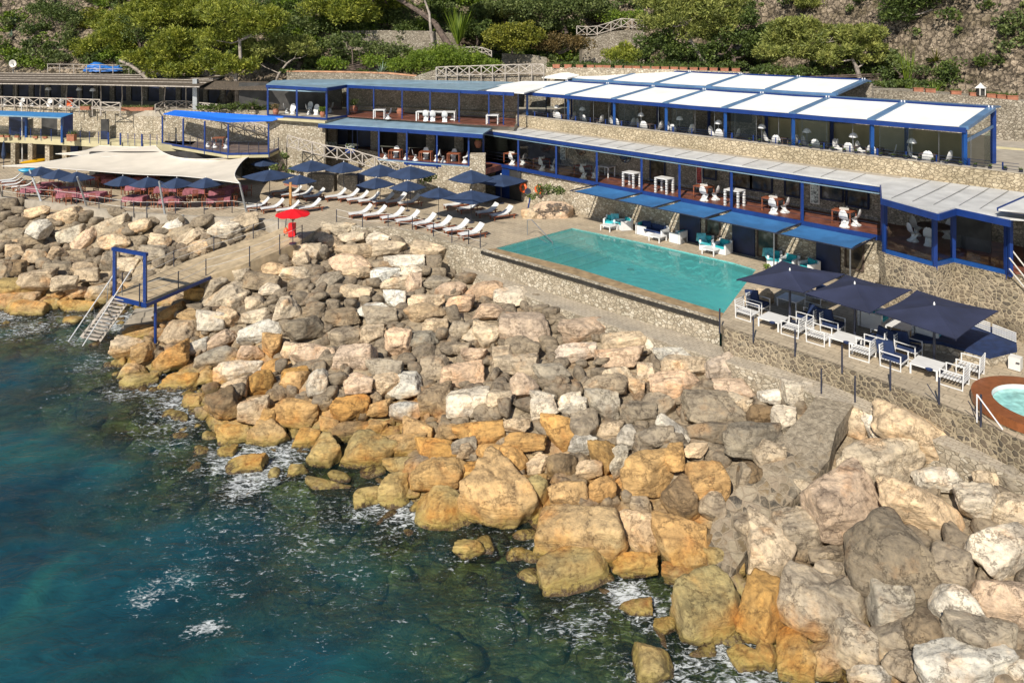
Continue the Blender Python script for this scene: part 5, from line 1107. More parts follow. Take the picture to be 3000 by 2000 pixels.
# hot tub
hc = P(3052,1182,4.35); ht = thing('hot_tub','round hot tub with wide reddish wooden rim at the terrace corner','hot tub',tuple(hc-Vector((0,0,.3))))
mb = MB(); n = 40; ri, ro = 1.26, 1.80; vs = []; 
for r,z in ((ro,-.28),(ro,.0),(ri,.0),(ri,-.12)): vs += [(hc.x+r*math.cos(2*math.pi*i/n)*1.1, hc.y+r*math.sin(2*math.pi*i/n)*1.1, hc.z+z) for i in range(n)]
mb.add(vs,[(k*n+i,k*n+(i+1)%n,(k+1)*n+(i+1)%n,(k+1)*n+i) for k in range(3) for i in range(n)]); mb.build('wooden_rim', M['hot'], ht)
mb = MB(); vs = []
for r,z in ((ri,-.02),(ri-.02,-.14),(ri-.06,-.7),(0,-.75)): vs += [(hc.x+r*1.1*math.cos(2*math.pi*i/n), hc.y+r*1.1*math.sin(2*math.pi*i/n), hc.z+z) for i in range(n)]
mb.add(vs,[(k*n+i,k*n+(i+1)%n,(k+1)*n+(i+1)%n,(k+1)*n+i) for k in range(3) for i in range(n)]); mb.build('shell', M['white'], ht)
mb = MB(); mb.add([(hc.x+(ri-.03)*1.1*math.cos(2*math.pi*i/n), hc.y+(ri-.03)*1.1*math.sin(2*math.pi*i/n), hc.z-.16) for i in range(n)],[tuple(range(n))]); mb.build('water', plain('tub_water',(.33,.66,.62),.1,.2,4), ht)
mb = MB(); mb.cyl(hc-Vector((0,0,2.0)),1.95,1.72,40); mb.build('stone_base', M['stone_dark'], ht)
a, b = P(2862,1155,4.9), P(2938,1258,4.15); mb = MB(); mb.path([a-Vector((0,0,.9)),a,b],.022); mb.build('handrail', M['chrome'], ht)
# ---------------------------------------------------------------- awnings by the pool
bnd = [1752,1880,1992,2141,2346,2564]
for i in range(5):
    a, b = SX(bnd[i],38.1), SX(bnd[i+1],38.1); s0, s1 = a+.12, b-.12; t = thing('shade_awning','flat blue cloth awning over the poolside seats, %s from the far end'%ordw(i),'awning',tuple(W((a+b)/2,36.6,6.4)),group='blue awnings beside the pool')
    g = []
    for v in np.linspace(0,1,8):
        T = 35.4+(37.9-35.4)*v; row = []
        for u in np.linspace(0,1,8): sag = .16*math.sin(u*math.pi)*math.sin(v*math.pi); inset_ = .18*math.sin(v*math.pi); row.append(W(s0+(s1-s0)*u+(inset_*(.5-u)), T, 6.38-sag))
        g.append(row[::-1])
    MB().grid(g,.015).build('cloth', M['awning'], t); MB().bar(W(b,35.3,6.42),W(b,38.2,6.42),.06).build('side_bar', M['darkmetal'], t)
    if i == 0: MB().bar(W(a,35.3,6.42),W(a,38.2,6.42),.06).build('side_bar', M['darkmetal'], t)
    MB().bar(W(a,35.3,6.42),W(b,35.3,6.42),.04).build('front_bar', M['darkmetal'], t)
    if i in (3,4): MB().bar(W(b-.1,35.3,4.0),W(b-.1,35.3,6.4),.05).build('post', M['metal'], t)
# ---------------------------------------------------------------- dining furniture inside
SH, TR_, TW, TS = Proto(shell_chair()), Proto(table(1.0,.85)), Proto(table(.95,.8,.74,'white','white')), Proto(table(.95,.8,.95,'white','white','bar_table',.1,True))
def onfloor(px, T, z): return W(SX(px,T), T, z)
restT = [(1499,39.4),(1587,39.3),(1708,39.3),(2062,39.4),(2265,39.4),(2473,39.4)]
for i,(x,T) in enumerate(restT):
    TR_.put(onfloor(x,T,6.5), BYAW, 'dark red wooden table in the long restaurant, %s from the left'%ordw(i), 'red wooden restaurant tables')
    SH.put(onfloor(x+2,T-.65,6.5), BYAW+math.pi/2, 'white shell chair on the sea side of the %s red table'%ordw(i), 'white chairs of the long restaurant')
    SH.put(onfloor(x+33,T+.05,6.5), BYAW+math.pi, 'white shell chair right of the %s red table in the long restaurant'%ordw(i), 'white chairs of the long restaurant')
    n_ = onfloor(x,T,7.24); nb = thing('napkin_stack','white napkins and cups on the %s red table'%ordw(i),'napkins',tuple(n_),group='napkins on the red tables'); MB().box((n_.x,n_.y,n_.z+.05),(.35,.3,.1),.3).lathe(n_+Vector((.2,.1,0)),[(.04,0),(.05,.16),(0,.17)],8).build('napkins', M['offwhite'], nb)
for i,(x,T) in enumerate([(1850,38.9),(1946,38.9),(2152,38.9)]): TS.put(onfloor(x,T,6.5), BYAW, 'tall white strap legged bar table, %s from the left'%ordw(i), 'tall white bar tables')
TW.put(onfloor(1777,40.4,6.5), BYAW, 'plain white table against the wall between the round mirrors', 'white tables')
for i,(x,zz) in enumerate([(1702,8.0),(1832,8.0)]):
    p = onfloor(x,41.12,zz); t = thing('round_mirror','round mirror with thin dark frame, %s on the restaurant wall'%('left one' if i==0 else 'right one'),'mirror',tuple(p)); d_ = W(0,-1,0)
    MB().tube(p,p+d_*.03,.46,n=28).build('mirror', M['mirror'], t); MB().tube(p+d_*(-.01),p+d_*.02,.51,n=28).build('frame', M['darkmetal'], t)
for i,(x,w_,h_,cc) in enumerate([(1650,.42,1.3,(.45,.52,.55)),(2050,.34,1.5,(.40,.06,.05)),(2388,.42,1.5,(.5,.55,.52))]):
    p = onfloor(x,41.1,7.7); t = thing('framed_poster','tall narrow framed picture, %s along the restaurant wall'%ordw(i),'picture',tuple(p)); a = W(SX(x,41.1),41.08,7.7); dS = W(1,0,0)
    MB().box((a.x,a.y,7.7),(w_+.12,.05,h_+.12),BYAW).build('frame', M['offwhite'], t); a2 = W(SX(x,41.1),41.03,7.7); MB().box((a2.x,a2.y,7.7),(w_,.03,h_),BYAW).build('print', plain('print_%d'%i,cc,.5,.6,9), t)
# corner room table
c_ = P(2738,706,6.5); t = thing('round_table','large dark round table in the glazed corner room','table',tuple(c_)); MB().cyl(c_+Vector((0,0,.70)),.75,.05,28).build('tabletop', M['wooddark'], t); MB().cyl(c_,.1,.7,12).build('leg', M['wooddark'], t)
for k,a in enumerate((-2.3,-.9,.5,1.9,3.2)): SH.put(c_+Vector((1.05*math.cos(a),1.05*math.sin(a),0)), a+math.pi, 'white shell chair around the dark round table, %s clockwise from the glass'%ordw(k), 'white chairs in the corner room')
LMp, SB = Proto(lamp()), Proto(table(.75,.75,.74,'wooddark','wooddark'))
lam = [1632,1706,1878,1991,2105,2232,2364,2500,2671]
for i,x in enumerate(lam): o_ = LMp.put(W(SX(x,42.0),42.0,9.5), 0, 'small white shaded floor lamp on the upper terrace, %s from the left'%ordw(i), 'white shaded lamps of the front pergola'); o_.scale=(1,1,1.12)
chr_ = [1645,1725,1815,1895,1983,2114,2280,2394,2491,2560,2718]
for i,x in enumerate(chr_):
    s = SX(x,42.0); SB.put(W(s-.05,42.3,9.5), BYAW, 'small dark dining table under the front pergola, %s from the left'%ordw(i), 'dark tables of the front pergola')
    for k,(ds,dt,yw) in enumerate(((-.75,0,0),(.7,.1,math.pi),(.12,-.7,math.pi/2))): SH.put(W(s+ds,42.3+dt,9.5), BYAW+yw+random.uniform(-.3,.3), 'white shell chair %s of the %s dark table under the pergola'%(('left','right','in front')[k],ordw(i)), 'white chairs of the front pergola').scale = (1.12,1.12,1.12)
# deck tables
TL = Proto(table(3.2,.9,.74,'white','white','long_table',.08))
TW.put(P(1112,347,9.5), .0, 'white square table with one chair at the left of the stone deck', 'white tables'); SH.put(P(1137,349,9.5), 3.0, 'white chair beside the left table of the stone deck', 'white chairs of the stone deck')
TL.put(P(1278,353,9.5), -.08, 'long white table on the stone deck')
for k,(x,y,r_) in enumerate(((1248,357,1.5),(1268,358,1.6),(1303,360,1.6),(1326,354,3.0))): SH.put(P(x,y-2,9.5), r_, 'white chair at the long deck table, %s from the left'%ordw(k), 'white chairs of the stone deck')
TW.put(P(1443,364,9.5), -.1, 'white square table beside the last deck post', 'white tables')
def jar(label, p, s=1.0, leaf=None):
    t = thing('clay_jar', label, 'jar', tuple(p)); MB().lathe(p,[(.18*s,0),(.30*s,.25*s),(.34*s,.45*s),(.24*s,.62*s),(.26*s,.68*s),(.2*s,.68*s)],18).build('jar', M['terracotta'], t, smooth=True)
    if leaf:
        v = []; f = []
        for i in range(150):
            c = p+Vector((random.gauss(0,.2*s),random.gauss(0,.2*s),random.uniform(.66,1.15)*s)); a = Vector((random.gauss(0,.09),random.gauss(0,.09),.1)); s_ = Vector((random.gauss(0,1),random.gauss(0,1),random.gauss(0,1))).normalized()*.05; k = len(v); v += [c-s_,c+s_,c+a]; f.append((k,k+1,k+2))
        MB().add(v,f).build('plant', M[leaf], t)
    return t
jar('clay jar against the stone bench of the upper deck', P(1173,340,9.5), 1.0); jar('terracotta pot with foliage on top of the square stone pillar', P(1401,433,7.55), .9, 'lime')
jar('large pale planter pot beside the glass room on the deck', P(1036,334,9.5), 1.1, 'darkleaf'); jar('terracotta pot with red flowers inside the glass corner room', P(808,337,9.5), .8, 'redleaf'); jar('small pot with yellowish plant in the glass corner room', P(945,343,9.5), .7, 'lime')
for k,(x,y,r_) in enumerate(((857,335,-1.5),(840,333,.2),(926,337,-1.6),(905,336,.2),(908,328,-1.5),(968,330,3.0))): SH.put(P(x,y,9.5), r_, 'white chair in the glass corner room, %s one counted from the left pot'%ordw(k), 'white chairs of the glass room')
for i,(x,y) in enumerate(((1159,466),(1248,471),(1330,476))):
    TR_.put(P(x,y,6.5), -.1, 'dark red wooden table in the lower left dining room, %s from the left'%ordw(i), 'red wooden restaurant tables')
    for k,(dx,dy,r_) in enumerate(((-.85,.1,0),(.85,-.1,math.pi),(-.1,.8,-1.6))): SH.put(P(x,y,6.5)+Vector((dx,dy,0)), r_+random.uniform(-.3,.3), 'white chair on the %s of the %s table in the lower left dining room'%(('left','right','far side')[k],ordw(i)), 'white chairs of the lower left dining room')
for i,(x,y) in enumerate(((972,443),(1026,448))):
    p = P(x,y,6.5); t = thing('flower_box','blue flower box with white flowers, %s on the porch edge'%('left one' if i==0 else 'right one'),'planter',tuple(p)); MB().box((p.x,p.y,p.z+.2),(.75,.35,.4)).build('box', M['blue'], t)
    v = []; f = []
    for k in range(120):
        c = p+Vector((random.uniform(-.38,.38),random.uniform(-.15,.15),random.uniform(.4,.75))); s_ = .05; q = len(v); v += [c,c+Vector((s_,0,s_)),c+Vector((-s_,.02,s_))]; f.append((q,q+1,q+2))
    MB().add(v[:180],f[:60]).build('leaves', M['lime'], t); MB().add(v[180:],[(a-180,b-180,c-180) for a,b,c in f[60:]]).build('flowers', M['white'], t)
SH.put(P(608,430,6.6), .3, 'left white chair on the bright blue canopy platform', 'white chairs of the canopy platform'); SH.put(P(629,432,6.6), .3, 'middle white chair on the bright blue canopy platform', 'white chairs of the canopy platform'); SH.put(P(662,434,6.6), 2.6, 'right white chair on the bright blue canopy platform', 'white chairs of the canopy platform')
TR_.put(P(643,427,6.6), 0, 'brown table between the white chairs of the canopy platform', 'red wooden restaurant tables')
# reed pergola furniture
for i,(x,y) in enumerate(((14,318),(62,319),(95,318),(143,321),(178,322),(215,322))): SH.put(P(x,y-6,9.3), random.uniform(0,6), 'white chair behind the rustic fence of the reed terrace, %s from the left'%ordw(i), 'white chairs of the reed terrace')
for i,(x,y) in enumerate(((142,312),(232,313),(272,316))): LMp.put(P(x,y,9.3), 0, 'white mushroom lamp on the reed roofed terrace, %s from the left'%ordw(i), 'lamps of the reed terrace').scale = (1.2,1.2,1.45)
ob_ = thing('orange_panel','orange board leaning behind the rustic fence','board',tuple(P(204,312,9.3))); MB().box(tuple(ob_.location+Vector((0,0,.45))),(.55,.06,.85)).build('board', M['orange'], ob_)
# planters
PLp = Proto(planter(.85,.38,.34)); 
for i,x in enumerate((371,394,420,437)): PLp.put(P(x,325,9.3), 0, 'terracotta trough on the left stone wall, %s from the left'%ordw(i), 'terracotta troughs on the left stone wall')
PLp.put(P(251,322,9.3), 0, 'terracotta pot with leafy plant right of the kiosk roof', None)
PLp.put(P(210,413,6.6), 0, 'big terracotta planter at the end of the kiosk').scale = (.8,1.2,1.8)
for i,x in enumerate((5,22,50,104,132)): PLp.put(P(x,402+x*.03,6.6), 0, 'small planter with pink flowers on the walkway, %s from the left'%ordw(i), 'walkway planters').scale = (.45,.6,.6)
PP2 = Proto(planter(.62,.36,.34,'darkleaf'))
for i,x in enumerate((1630,1664,1698,1730,1755,1778,1812,1840,1864,1892,1920,1948,1975,2002,2032,2060,2090,2122,2155)):
    p = PY(x, 199+(x-1600)*.024, 65.9-(x-1600)*.0085); PP2.put(Vector((p.x,p.y,p.z)), -.15, 'terracotta flowerpot on the wall behind the pergolas, %s from the left'%ordw(i), 'terracotta flowerpots behind the pergolas')
for i,x in enumerate((2690,2725,2800,2855,2905,2935,2965)):
    p = PY(x, 271+(x-2690)*.086, 52.9-(x-2690)*.0135); PP2.put(p, -.3, 'brick red flowerpot on the big right wall, %s from the left'%ordw(i), 'flowerpots on the right wall')
ln = PY(2873,282,50.3); t = thing('lantern','dark lantern with pale pyramid roof on the big right wall','lantern',tuple(ln)); MB().box(tuple(ln+Vector((0,0,.3))),(.4,.4,.5)).build('body', M['dark'], t)
MB().lathe(ln+Vector((0,0,.55)),[(.42,0),(.08,.28),(.05,.34),(0,.36)],4).build('roof', M['offwhite'], t)
for dx in (-.18,.18): MB().box(tuple(ln+Vector((dx,-.2,.3))),(.05,.05,.5)).build('corner_post', M['offwhite'], t)
# little succulents along the parapet
bp = thing('succulent_pot','','plant'); v=[]; f=[]
for k in range(26):
    a = random.uniform(0,6.28); e = random.uniform(.3,1.3); d_ = Vector((math.cos(a)*math.cos(e),math.sin(a)*math.cos(e),math.sin(e)))*random.uniform(.12,.22); s_ = Vector((-math.sin(a),math.cos(a),0))*.03; q=len(v); v += [-s_+Vector((0,0,.1)),s_+Vector((0,0,.1)),d_+Vector((0,0,.1))]; f.append((q,q+1,q+2))
MB().add(v,f).build('leaves', M['darkleaf'], bp); MB().lathe((0,0,0),[(.07,0),(.1,.12),(.08,.12)],8).build('pot', M['darkmetal'], bp); BPp = Proto(bp)
for i in range(26): BPp.put(W(-22+i*.62,40.62,10.08), random.uniform(0,6), 'small dark succulent on the cream parapet, %s from the left'%ordw(i), 'succulents on the cream parapet')
# ---------------------------------------------------------------- pier
PL = [(333,862,2.9),(430,815,2.95),(528,771,3.0),(650,727,3.3),(780,688,3.65),(850,655,3.97)]
PR = [(429,886,2.9),(530,842,2.95),(619,806,3.0),(705,778,3.3),(790,745,3.6),(885,703,3.97)]
pl = [P(*q) for q in PL]; pr = [P(*q) for q in PR]
pm = thing('pier','timber and concrete bathing pier with blue steel edge running out between the boulders','pier',tuple(P(500,820,2.0)))
mb = MB()
for i in range(len(pl)-1): mb.slab(pl[i],pr[i],pr[i+1],pl[i+1],.18 if i<2 else 1.6)
mb.build('deck', plain('pier_boards',(.46,.36,.23),.85,.15,2.5,bmp=.2,grime=.35), pm)
mb = MB(); mb.bar(pr[0]-Vector((0,.05,.15)),pr[2]-Vector((0,.05,.13)),.06,.15); mb.bar(pl[0]-Vector((0,0,.15)),pr[0]-Vector((0,0,.15)),.08,.24); mb.bar(pl[0]-Vector((0,0,.2)),pl[2]-Vector((0,0,.2)),.08,.22); mb.build('edge_beam', M['blue'], pm)
for p in (pr[0].lerp(pr[1],.25),): MB().tube(p-Vector((0,0,.2)),p-Vector((0,0,3.3)),.075,n=10).build('pile', M['blue'], pm)
mb = MB(); d_ = pr[0]-pl[0]
for i in range(1,9): a = pl[0].lerp(pl[2],i/9); b = pr[0].lerp(pr[2],i/9); mb.bar(a+Vector((0,0,.008)),b+Vector((0,0,.008)),.012,.01)
mb.build('plank_joint', M['wooddark'], pm)
po_ = thing('portal_frame','tall blue steel frame standing at the head of the pier ladder','frame',tuple(P(378,872,2.9)))
a, b = P(336,860,2.95), P(425,882,2.95); mb = MB(); 
for p in (a,b): MB().bar(p-Vector((0,0,.1)),p+Vector((0,0,2.35)),.15).build('post', M['blue'], po_)
MB().bar(a+Vector((-.1,0,2.35)),b+Vector((.1,0,2.35)),.16,.16).build('lintel', M['blue'], po_)
la = thing('bathing_ladder','steep wooden bathing ladder with two long silver handrails reaching into the sea','ladder',tuple(P(280,960,.5)))
t0, t1 = P(335,866,2.85), P(381,874,2.85); b0_, b1_ = P(228,1000,-.3), P(285,1010,-.3); mb = MB(); mb.bar(t0,b0_,.05,.16); mb.bar(t1,b1_,.05,.16); mb.build('stringer', M['wood'], la)
for i in range(13): u = (i+.5)/13; MB().box(tuple((t0.lerp(b0_,u)+t1.lerp(b1_,u))/2),((t1-t0).length,.24,.04),math.atan2((t1-t0).y,(t1-t0).x)).build('tread', M['wood'], la)
for (u0,u1) in (((348,783,4.3),(200,1000,.05)),((385,790,4.35),(242,1013,.05))): MB().path([P(*u0),P(*u1)],.03).build('handrail', M['chrome'], la)
for k in (.2,.5,.8):
    MB().bar(t0.lerp(b0_,k),P(348,783,4.3).lerp(P(200,1000,.05),k),.03).build('baluster', M['metal'], la)
    MB().bar(t1.lerp(b1_,k),P(385,790,4.35).lerp(P(242,1013,.05),k),.03).build('baluster', M['metal'], la)
roperail('post and rope rail on the sea side of the pier', [pr[0]+Vector((-.4,.1,0)),pr[0].lerp(pr[1],.9)+Vector((0,.08,0)),pr[2]+Vector((-.3,0,0)),pr[3].lerp(pr[4],.3),pr[4].lerp(pr[5],.3),pr[5]], .92)
roperail('post and rope rail on the far side of the pier', [pl[0].lerp(pl[1],.25),pl[1].lerp(pl[2],.8),pl[2].lerp(pl[3],.8),pl[3].lerp(pl[4],.7),pl[4].lerp(pl[5],.5)], .92)
cs = thing('concrete_steps','worn concrete steps in the shade below the pier head','steps',tuple(P(440,930,.6)))
for i in range(5): p = P(455-i*12,905+i*17,1.1-.28*i); MB().box((p.x,p.y,p.z-.3),(2.2,.7,.6),.25).build('step', M['concrete'], cs)
# ---------------------------------------------------------------- odds and ends
for i,(x,y) in enumerate(((1535,550),(1580,556))):
    p = PY(x,y,W(SX(x,38.1),38.1,0).y); d_ = W(0,-1,0); t = thing('life_ring','orange life ring on the tan wall, %s one'%('left' if i==0 else 'right'),'life ring',tuple(p),group='orange life rings'); mb = MB(); n=20; m_=8; vs=[]
    e1 = W(1,0,0)
    for a in range(n):
        for b in range(m_):
            A = 2*math.pi*a/n; B = 2*math.pi*b/m_; r = .30+.08*math.cos(B); vs.append(tuple(p+e1*r*math.cos(A)+Vector((0,0,r*math.sin(A)))+d_*(.08+.08*math.sin(B))))
    mb.add(vs,[(a*m_+b,a*m_+(b+1)%m_,((a+1)%n)*m_+(b+1)%m_,((a+1)%n)*m_+b) for a in range(n) for b in range(m_)]); mb.build('ring', M['orange'], t, smooth=True)
dd_ = thing('blue_door','dark blue double door with open leaf in the wall behind the parasols','door',tuple(P(1472,585,4))); a = SX(1452,38.2); b = SX(1492,38.2)
wallpanel(a,b,38.2,4,6.2,.1).build('door', M['blue'], dd_); wallpanel(a-.05,b+1.2,38.22,4.0,6.35,.1).build('opening_shade', M['dark'], dd_)  # sheet behind the leaf has the shade of the open doorway as its colour
bt = PY(305,209,80.0); t = thing('covered_boat','small boat under a crumpled blue tarpaulin behind the plank fence','boat',tuple(bt)); mb = MB(); g=[]
for i in range(13):
    u = i/12; w_ = 1.0*math.sin(math.pi*min(1,u*.9+.1))**.5; g.append([bt+Vector((-2.0+4.0*u, v*w_, 1.1*(1-abs(v)**2.2)*(.75+.25*math.sin(u*7))*(math.sin(math.pi*(u*.92+.04))**.35)+.05*math.sin(i*3+v*5))) for v in np.linspace(-1,1,9)])
mb.grid(g); mb.build('tarpaulin', M['tarp'], t); mb = MB(); mb.lathe(bt,[(.3,-.1),(.9,.05),(1.05,.25)],14); mb.build('hull', M['offwhite'], t)
ds = hill_at(53,196)+Vector((0,-.8,.4)); t = thing('satellite_dish','round white satellite dish among the shrubs on the left','dish',tuple(ds)); MB().tube(ds,ds-Vector((0,0,1.2)),.05).build('mast', M['metal'], t)
mb = MB(); n=18; vs=[(ds.x,ds.y+.12,ds.z)]; 
for r,y_ in ((.24,.07),(.42,.0)): vs += [(ds.x+r*math.cos(2*math.pi*i/n),ds.y+y_-.1,ds.z+r*math.sin(2*math.pi*i/n)) for i in range(n)]
mb.add(vs,[(0,1+i,1+(i+1)%n) for i in range(n)]+[(1+i,1+n+i,1+n+(i+1)%n,1+(i+1)%n) for i in range(n)]); mb.build('dish', M['offwhite'], t); MB().bar(ds-Vector((0,.05,0)),ds-Vector((.0,.5,.1)),.03).build('arm', M['metal'], t)
def kayak(label, a, b, mat, w=.33):
    t = thing('kayak', label, 'kayak', tuple(a.lerp(b,.5))); d_ = (b-a).normalized(); s_ = d_.cross(Vector((0,0,1))); g=[]
    for i in range(15):
        u = i/14; r = w*math.sin(math.pi*u)**.7+.01; g.append([a.lerp(b,u)+s_*r*math.cos(th)+Vector((0,0,.16+.7*r*math.sin(th)+.12*abs(u-.5)**2*4)) for th in np.linspace(0,2*math.pi,11)])
    MB().grid(g).build('hull', M[mat], t, smooth=True); c = a.lerp(b,.5); MB().lathe(c+Vector((0,0,.34)),[(.22,.05),(.18,.0),(0,-.02)],14).build('cockpit', M['dark'], t)
kayak('yellow kayak lying in front of the arcade', P(58,486,4.15), P(142,473,4.15), 'yellow'); kayak('light blue kayak behind the left end of the sail row', P(52,507,4.15), P(108,503,4.15), 'cyan')
dt = thing('drum_planter','red brown round wooden tub behind the parasols','tub',tuple(P(916,505,4.4))); MB().lathe(P(916,512,4.3),[(.6,0),(1.1,.45),(1.15,.5),(1.0,.5)],24).build('tub', M['teak'], dt)
gb = wallthing('grey block wall segment in shade behind the back loungers', [P(900,512,5.3),P(978,514,5.3)], [4.0]*2, 'stone_gray', 1.2)
gb = wallthing('right half of the low grey block wall by the navy cabinet', [P(988,514,5.3),P(1045,516,5.3)], [4.0]*2, 'stone_gray', 1.2)
cb = thing('navy_cabinet','narrow navy cabinet at the end of the grey block wall','cabinet',tuple(P(1056,560,4))); q = cb.location; MB().box((q.x,q.y,q.z+.7),(.6,.5,1.4)).build('body', M['darkblue'], cb); MB().box((q.x,q.y-.27,q.z+.7),(.03,.03,.2)).build('handle', M['metal'], cb)
sh = thing('shower_post','thin dark shower post with paddle sign at the rock by the pool','shower',tuple(P(1542,636,4))); q = sh.location; MB().path([q,q+Vector((.3,0,1.5))],.05).build('pole', M['blue'], sh); MB().tube(q+Vector((.1,-.05,1.75)),q+Vector((.1,.05,1.75)),.22,n=14).build('head', M['darkmetal'], sh)
# ================================================================ vegetation
def leafcloud(clumps, n_per, size, kind='pine', subs=14, flat=.75, seed=1):
    "clumps: (centre Vector, (rx,ry,rz)); returns verts, faces of leaf-sized quads"
    r = np.random.default_rng(seed); V = []; 
    for c, rad in clumps:
        rad = np.array(rad); c = np.array(c); m = max(5, int(subs*(rad.mean()/1.5)**1.3)); 
        d = r.normal(size=(m,3)); d /= np.linalg.norm(d,axis=1)[:,None]; d[:,2] = np.abs(d[:,2])*.9-.25*(r.random(m)<.35)
        sc_ = c+d*rad*(.35+.6*r.random((m,1))); sr = rad.mean()*(.32+.22*r.random(m))
        k = max(10, int(n_per*rad[0]*rad[2]/m))
        for s, rr in zip(sc_, sr):
            q = r.normal(size=(k,3)); q /= np.linalg.norm(q,axis=1)[:,None]; rd = rr*(.55+.5*r.random((k,1))); q[:,2] *= flat; V.append((s+q*rd, q))
    P_ = np.concatenate([a for a,_ in V]); D = np.concatenate([b for _,b in V]); n = len(P_)
    up = D+r.normal(size=(n,3))*.55+np.array([0,0,.5 if kind=='pine' else .2]); up /= np.linalg.norm(up,axis=1)[:,None]
    t = np.cross(up, r.normal(size=(n,3))); t /= np.linalg.norm(t,axis=1)[:,None]+1e-9
    sz = size*(.6+.8*r.random((n,1)))
    if kind == 'pine': L_, Wd = sz*1.35, sz*.30
    else: L_, Wd = sz, sz*.6
    a = P_-t*Wd; b = P_+t*Wd; c_ = P_+up*L_+t*Wd*.4; d_ = P_+up*L_-t*Wd*.4
    v = np.stack([a,b,c_,d_],1).reshape(-1,3); f = np.arange(4*n).reshape(n,4); return v, f
def tree(name, label, trunk, clumps, mat, Y, n_per=1300, size=.17, kind='pine', bark='bark', r0=.22, group=None, cat='tree', depth=.85, seed=1, limbs=True):
    "trunk: photo pixels of the stem from root to top at distance Y; clumps (px,py,rx,ry[,dY]) in photo pixels"
    cl = []
    for q in clumps:
        yy = Y+(q[4] if len(q)>4 else 0); c = PY(q[0],q[1],yy); k = yy/F; cl.append((c,(q[2]*k*1.16, min(q[2],q[3]*1.6)*k*depth, q[3]*k*1.16)))
    tp = [PY(x,y,Y) for x,y in trunk]; t = thing(name, label, cat, tuple(tp[0]), group=group)
    mb = MB(); n = len(tp)
    for i in range(n-1): mb.tube(tp[i],tp[i+1],r0*(1-.55*i/n),r0*(1-.55*(i+1)/n),8)
    mb.build('trunk', M[bark], t)
    if limbs:
        for c,rad in cl:
            mb = MB(); b = min(tp[1:], key=lambda p:(p-c).length); m_ = b.lerp(c,.5)+Vector((0,0,-.2*rad[2])); mb.tube(b,m_,r0*.4,r0*.28,6); mb.tube(m_,c,r0*.28,r0*.1,6)
            for k in range(3): mb.tube(m_.lerp(c,.3*k),c+Vector((random.uniform(-.7,.7)*rad[0],random.uniform(-.6,.6)*rad[1],random.uniform(-.2,.5)*rad[2])),r0*.14,r0*.05,5)
            mb.build('limb', M[bark], t)
    v, f = leafcloud(cl, n_per, size, kind, seed=seed); v = v-np.array(t.location); npmesh('crown', v, f, M[mat], t)
    return t
tree('pine_tree','tall spreading pine with a pale curved trunk in front of the shaded porch',[(697,318),(694,270),(690,225),(705,180),(702,120)],[(680,51,92,46),(744,85,75,40),(659,204,66,26),(614,175,60,26),(720,195,55,22),(780,60,70,35),(650,120,60,30)],'pine',70.5,bark='barkpale',r0=.26,seed=3)
tree('pine_tree','broad bushy pine leaning left over the end of the reed roof',[(445,245),(415,215),(380,190),(350,178)],[(489,204,78,32),(459,178,62,28),(531,119,78,34),(425,161,50,28),(550,210,45,24),(500,150,60,26)],'pine',73,bark='barkpale',seed=4)
tree('pine_tree','big dense pine high on the slope above the reed pergola',[(535,175),(515,140),(490,110),(470,60)],[(489,64,90,52),(574,45,84,46),(430,30,60,34),(530,5,90,34),(620,10,70,34)],'pine',79,seed=5)
tree('pine_tree','lower pine crown above the plank fence and the covered boat',[(340,215),(335,190),(320,160)],[(298,140,80,34),(349,110,60,40),(255,160,40,22)],'pine',83,seed=6,r0=.16)
tree('pine_tree','small pine with forked white trunk behind the left end of the blue roof',[(803,250),(818,215),(842,185),(862,172)],[(786,149,80,27),(871,140,62,28),(905,158,36,20),(735,170,40,20)],'pinelt',72,bark='barkpale',r0=.13,seed=7)
tree('pine_tree','tall dark leaning pine trunk reaching out of the top of the view',[(1322,142),(1300,110),(1275,70),(1235,40),(1180,5),(1120,-25)],[(1030,40,85,46),(960,20,70,40),(1140,20,60,34,3),(1090,-20,90,30)],'pine',75.5,r0=.36,seed=8)
tree('pine_tree','slender twisted pine trunk between the two leaning pines',[(1268,133),(1262,90),(1258,40),(1240,-10)],[(1240,-40,80,34),(1330,-40,80,34)],'darkleaf',75.2,bark='barkpale',r0=.17,seed=9,kind='leaf')
tree('carob_tree','wide dark round tree above the climbing rustic fence',[(1660,98),(1655,80),(1640,50),(1600,30)],[(1623,32,120,46),(1530,20,80,44),(1700,20,64,44),(1560,70,70,26),(1660,75,60,22)],'olive',78,kind='leaf',size=.15,n_per=620,seed=10)
tree('mimosa_bush','rounded yellow green tree behind the hedge',[(1500,160),(1498,130),(1495,110)],[(1495,96,66,36),(1440,118,48,30),(1560,118,42,30),(1500,135,80,22)],'yellowleaf',71.5,kind='leaf',size=.13,n_per=800,r0=.12,seed=11)
tree('small_tree','small grey green tree with a single thin stem above the left garden wall',[(1033,190),(1033,160),(1030,140)],[(1010,118,44,24),(1050,132,30,20),(985,140,22,16)],'olive',72,kind='leaf',size=.13,n_per=700,r0=.08,seed=12)
tree('pine_tree','leaning pine with thick grey trunk above the middle flowerpots',[(2078,205),(2062,180),(2040,150),(2020,115),(2010,70)],[(2035,45,110,50),(1950,70,66,38),(2110,70,70,40),(2020,100,80,26),(1930,20,60,40),(2080,0,100,34)],'pinelt',68,bark='barkpale',r0=.28,seed=13)
tree('broadleaf_tree','dark green broadleaf tree left of the leaning pine trunk',[(1985,200),(1975,170),(1960,140)],[(1925,130,62,40),(1980,150,60,36),(1890,160,34,26),(2000,175,50,22)],'darkleaf',68.5,kind='leaf',size=.15,n_per=650,seed=14)
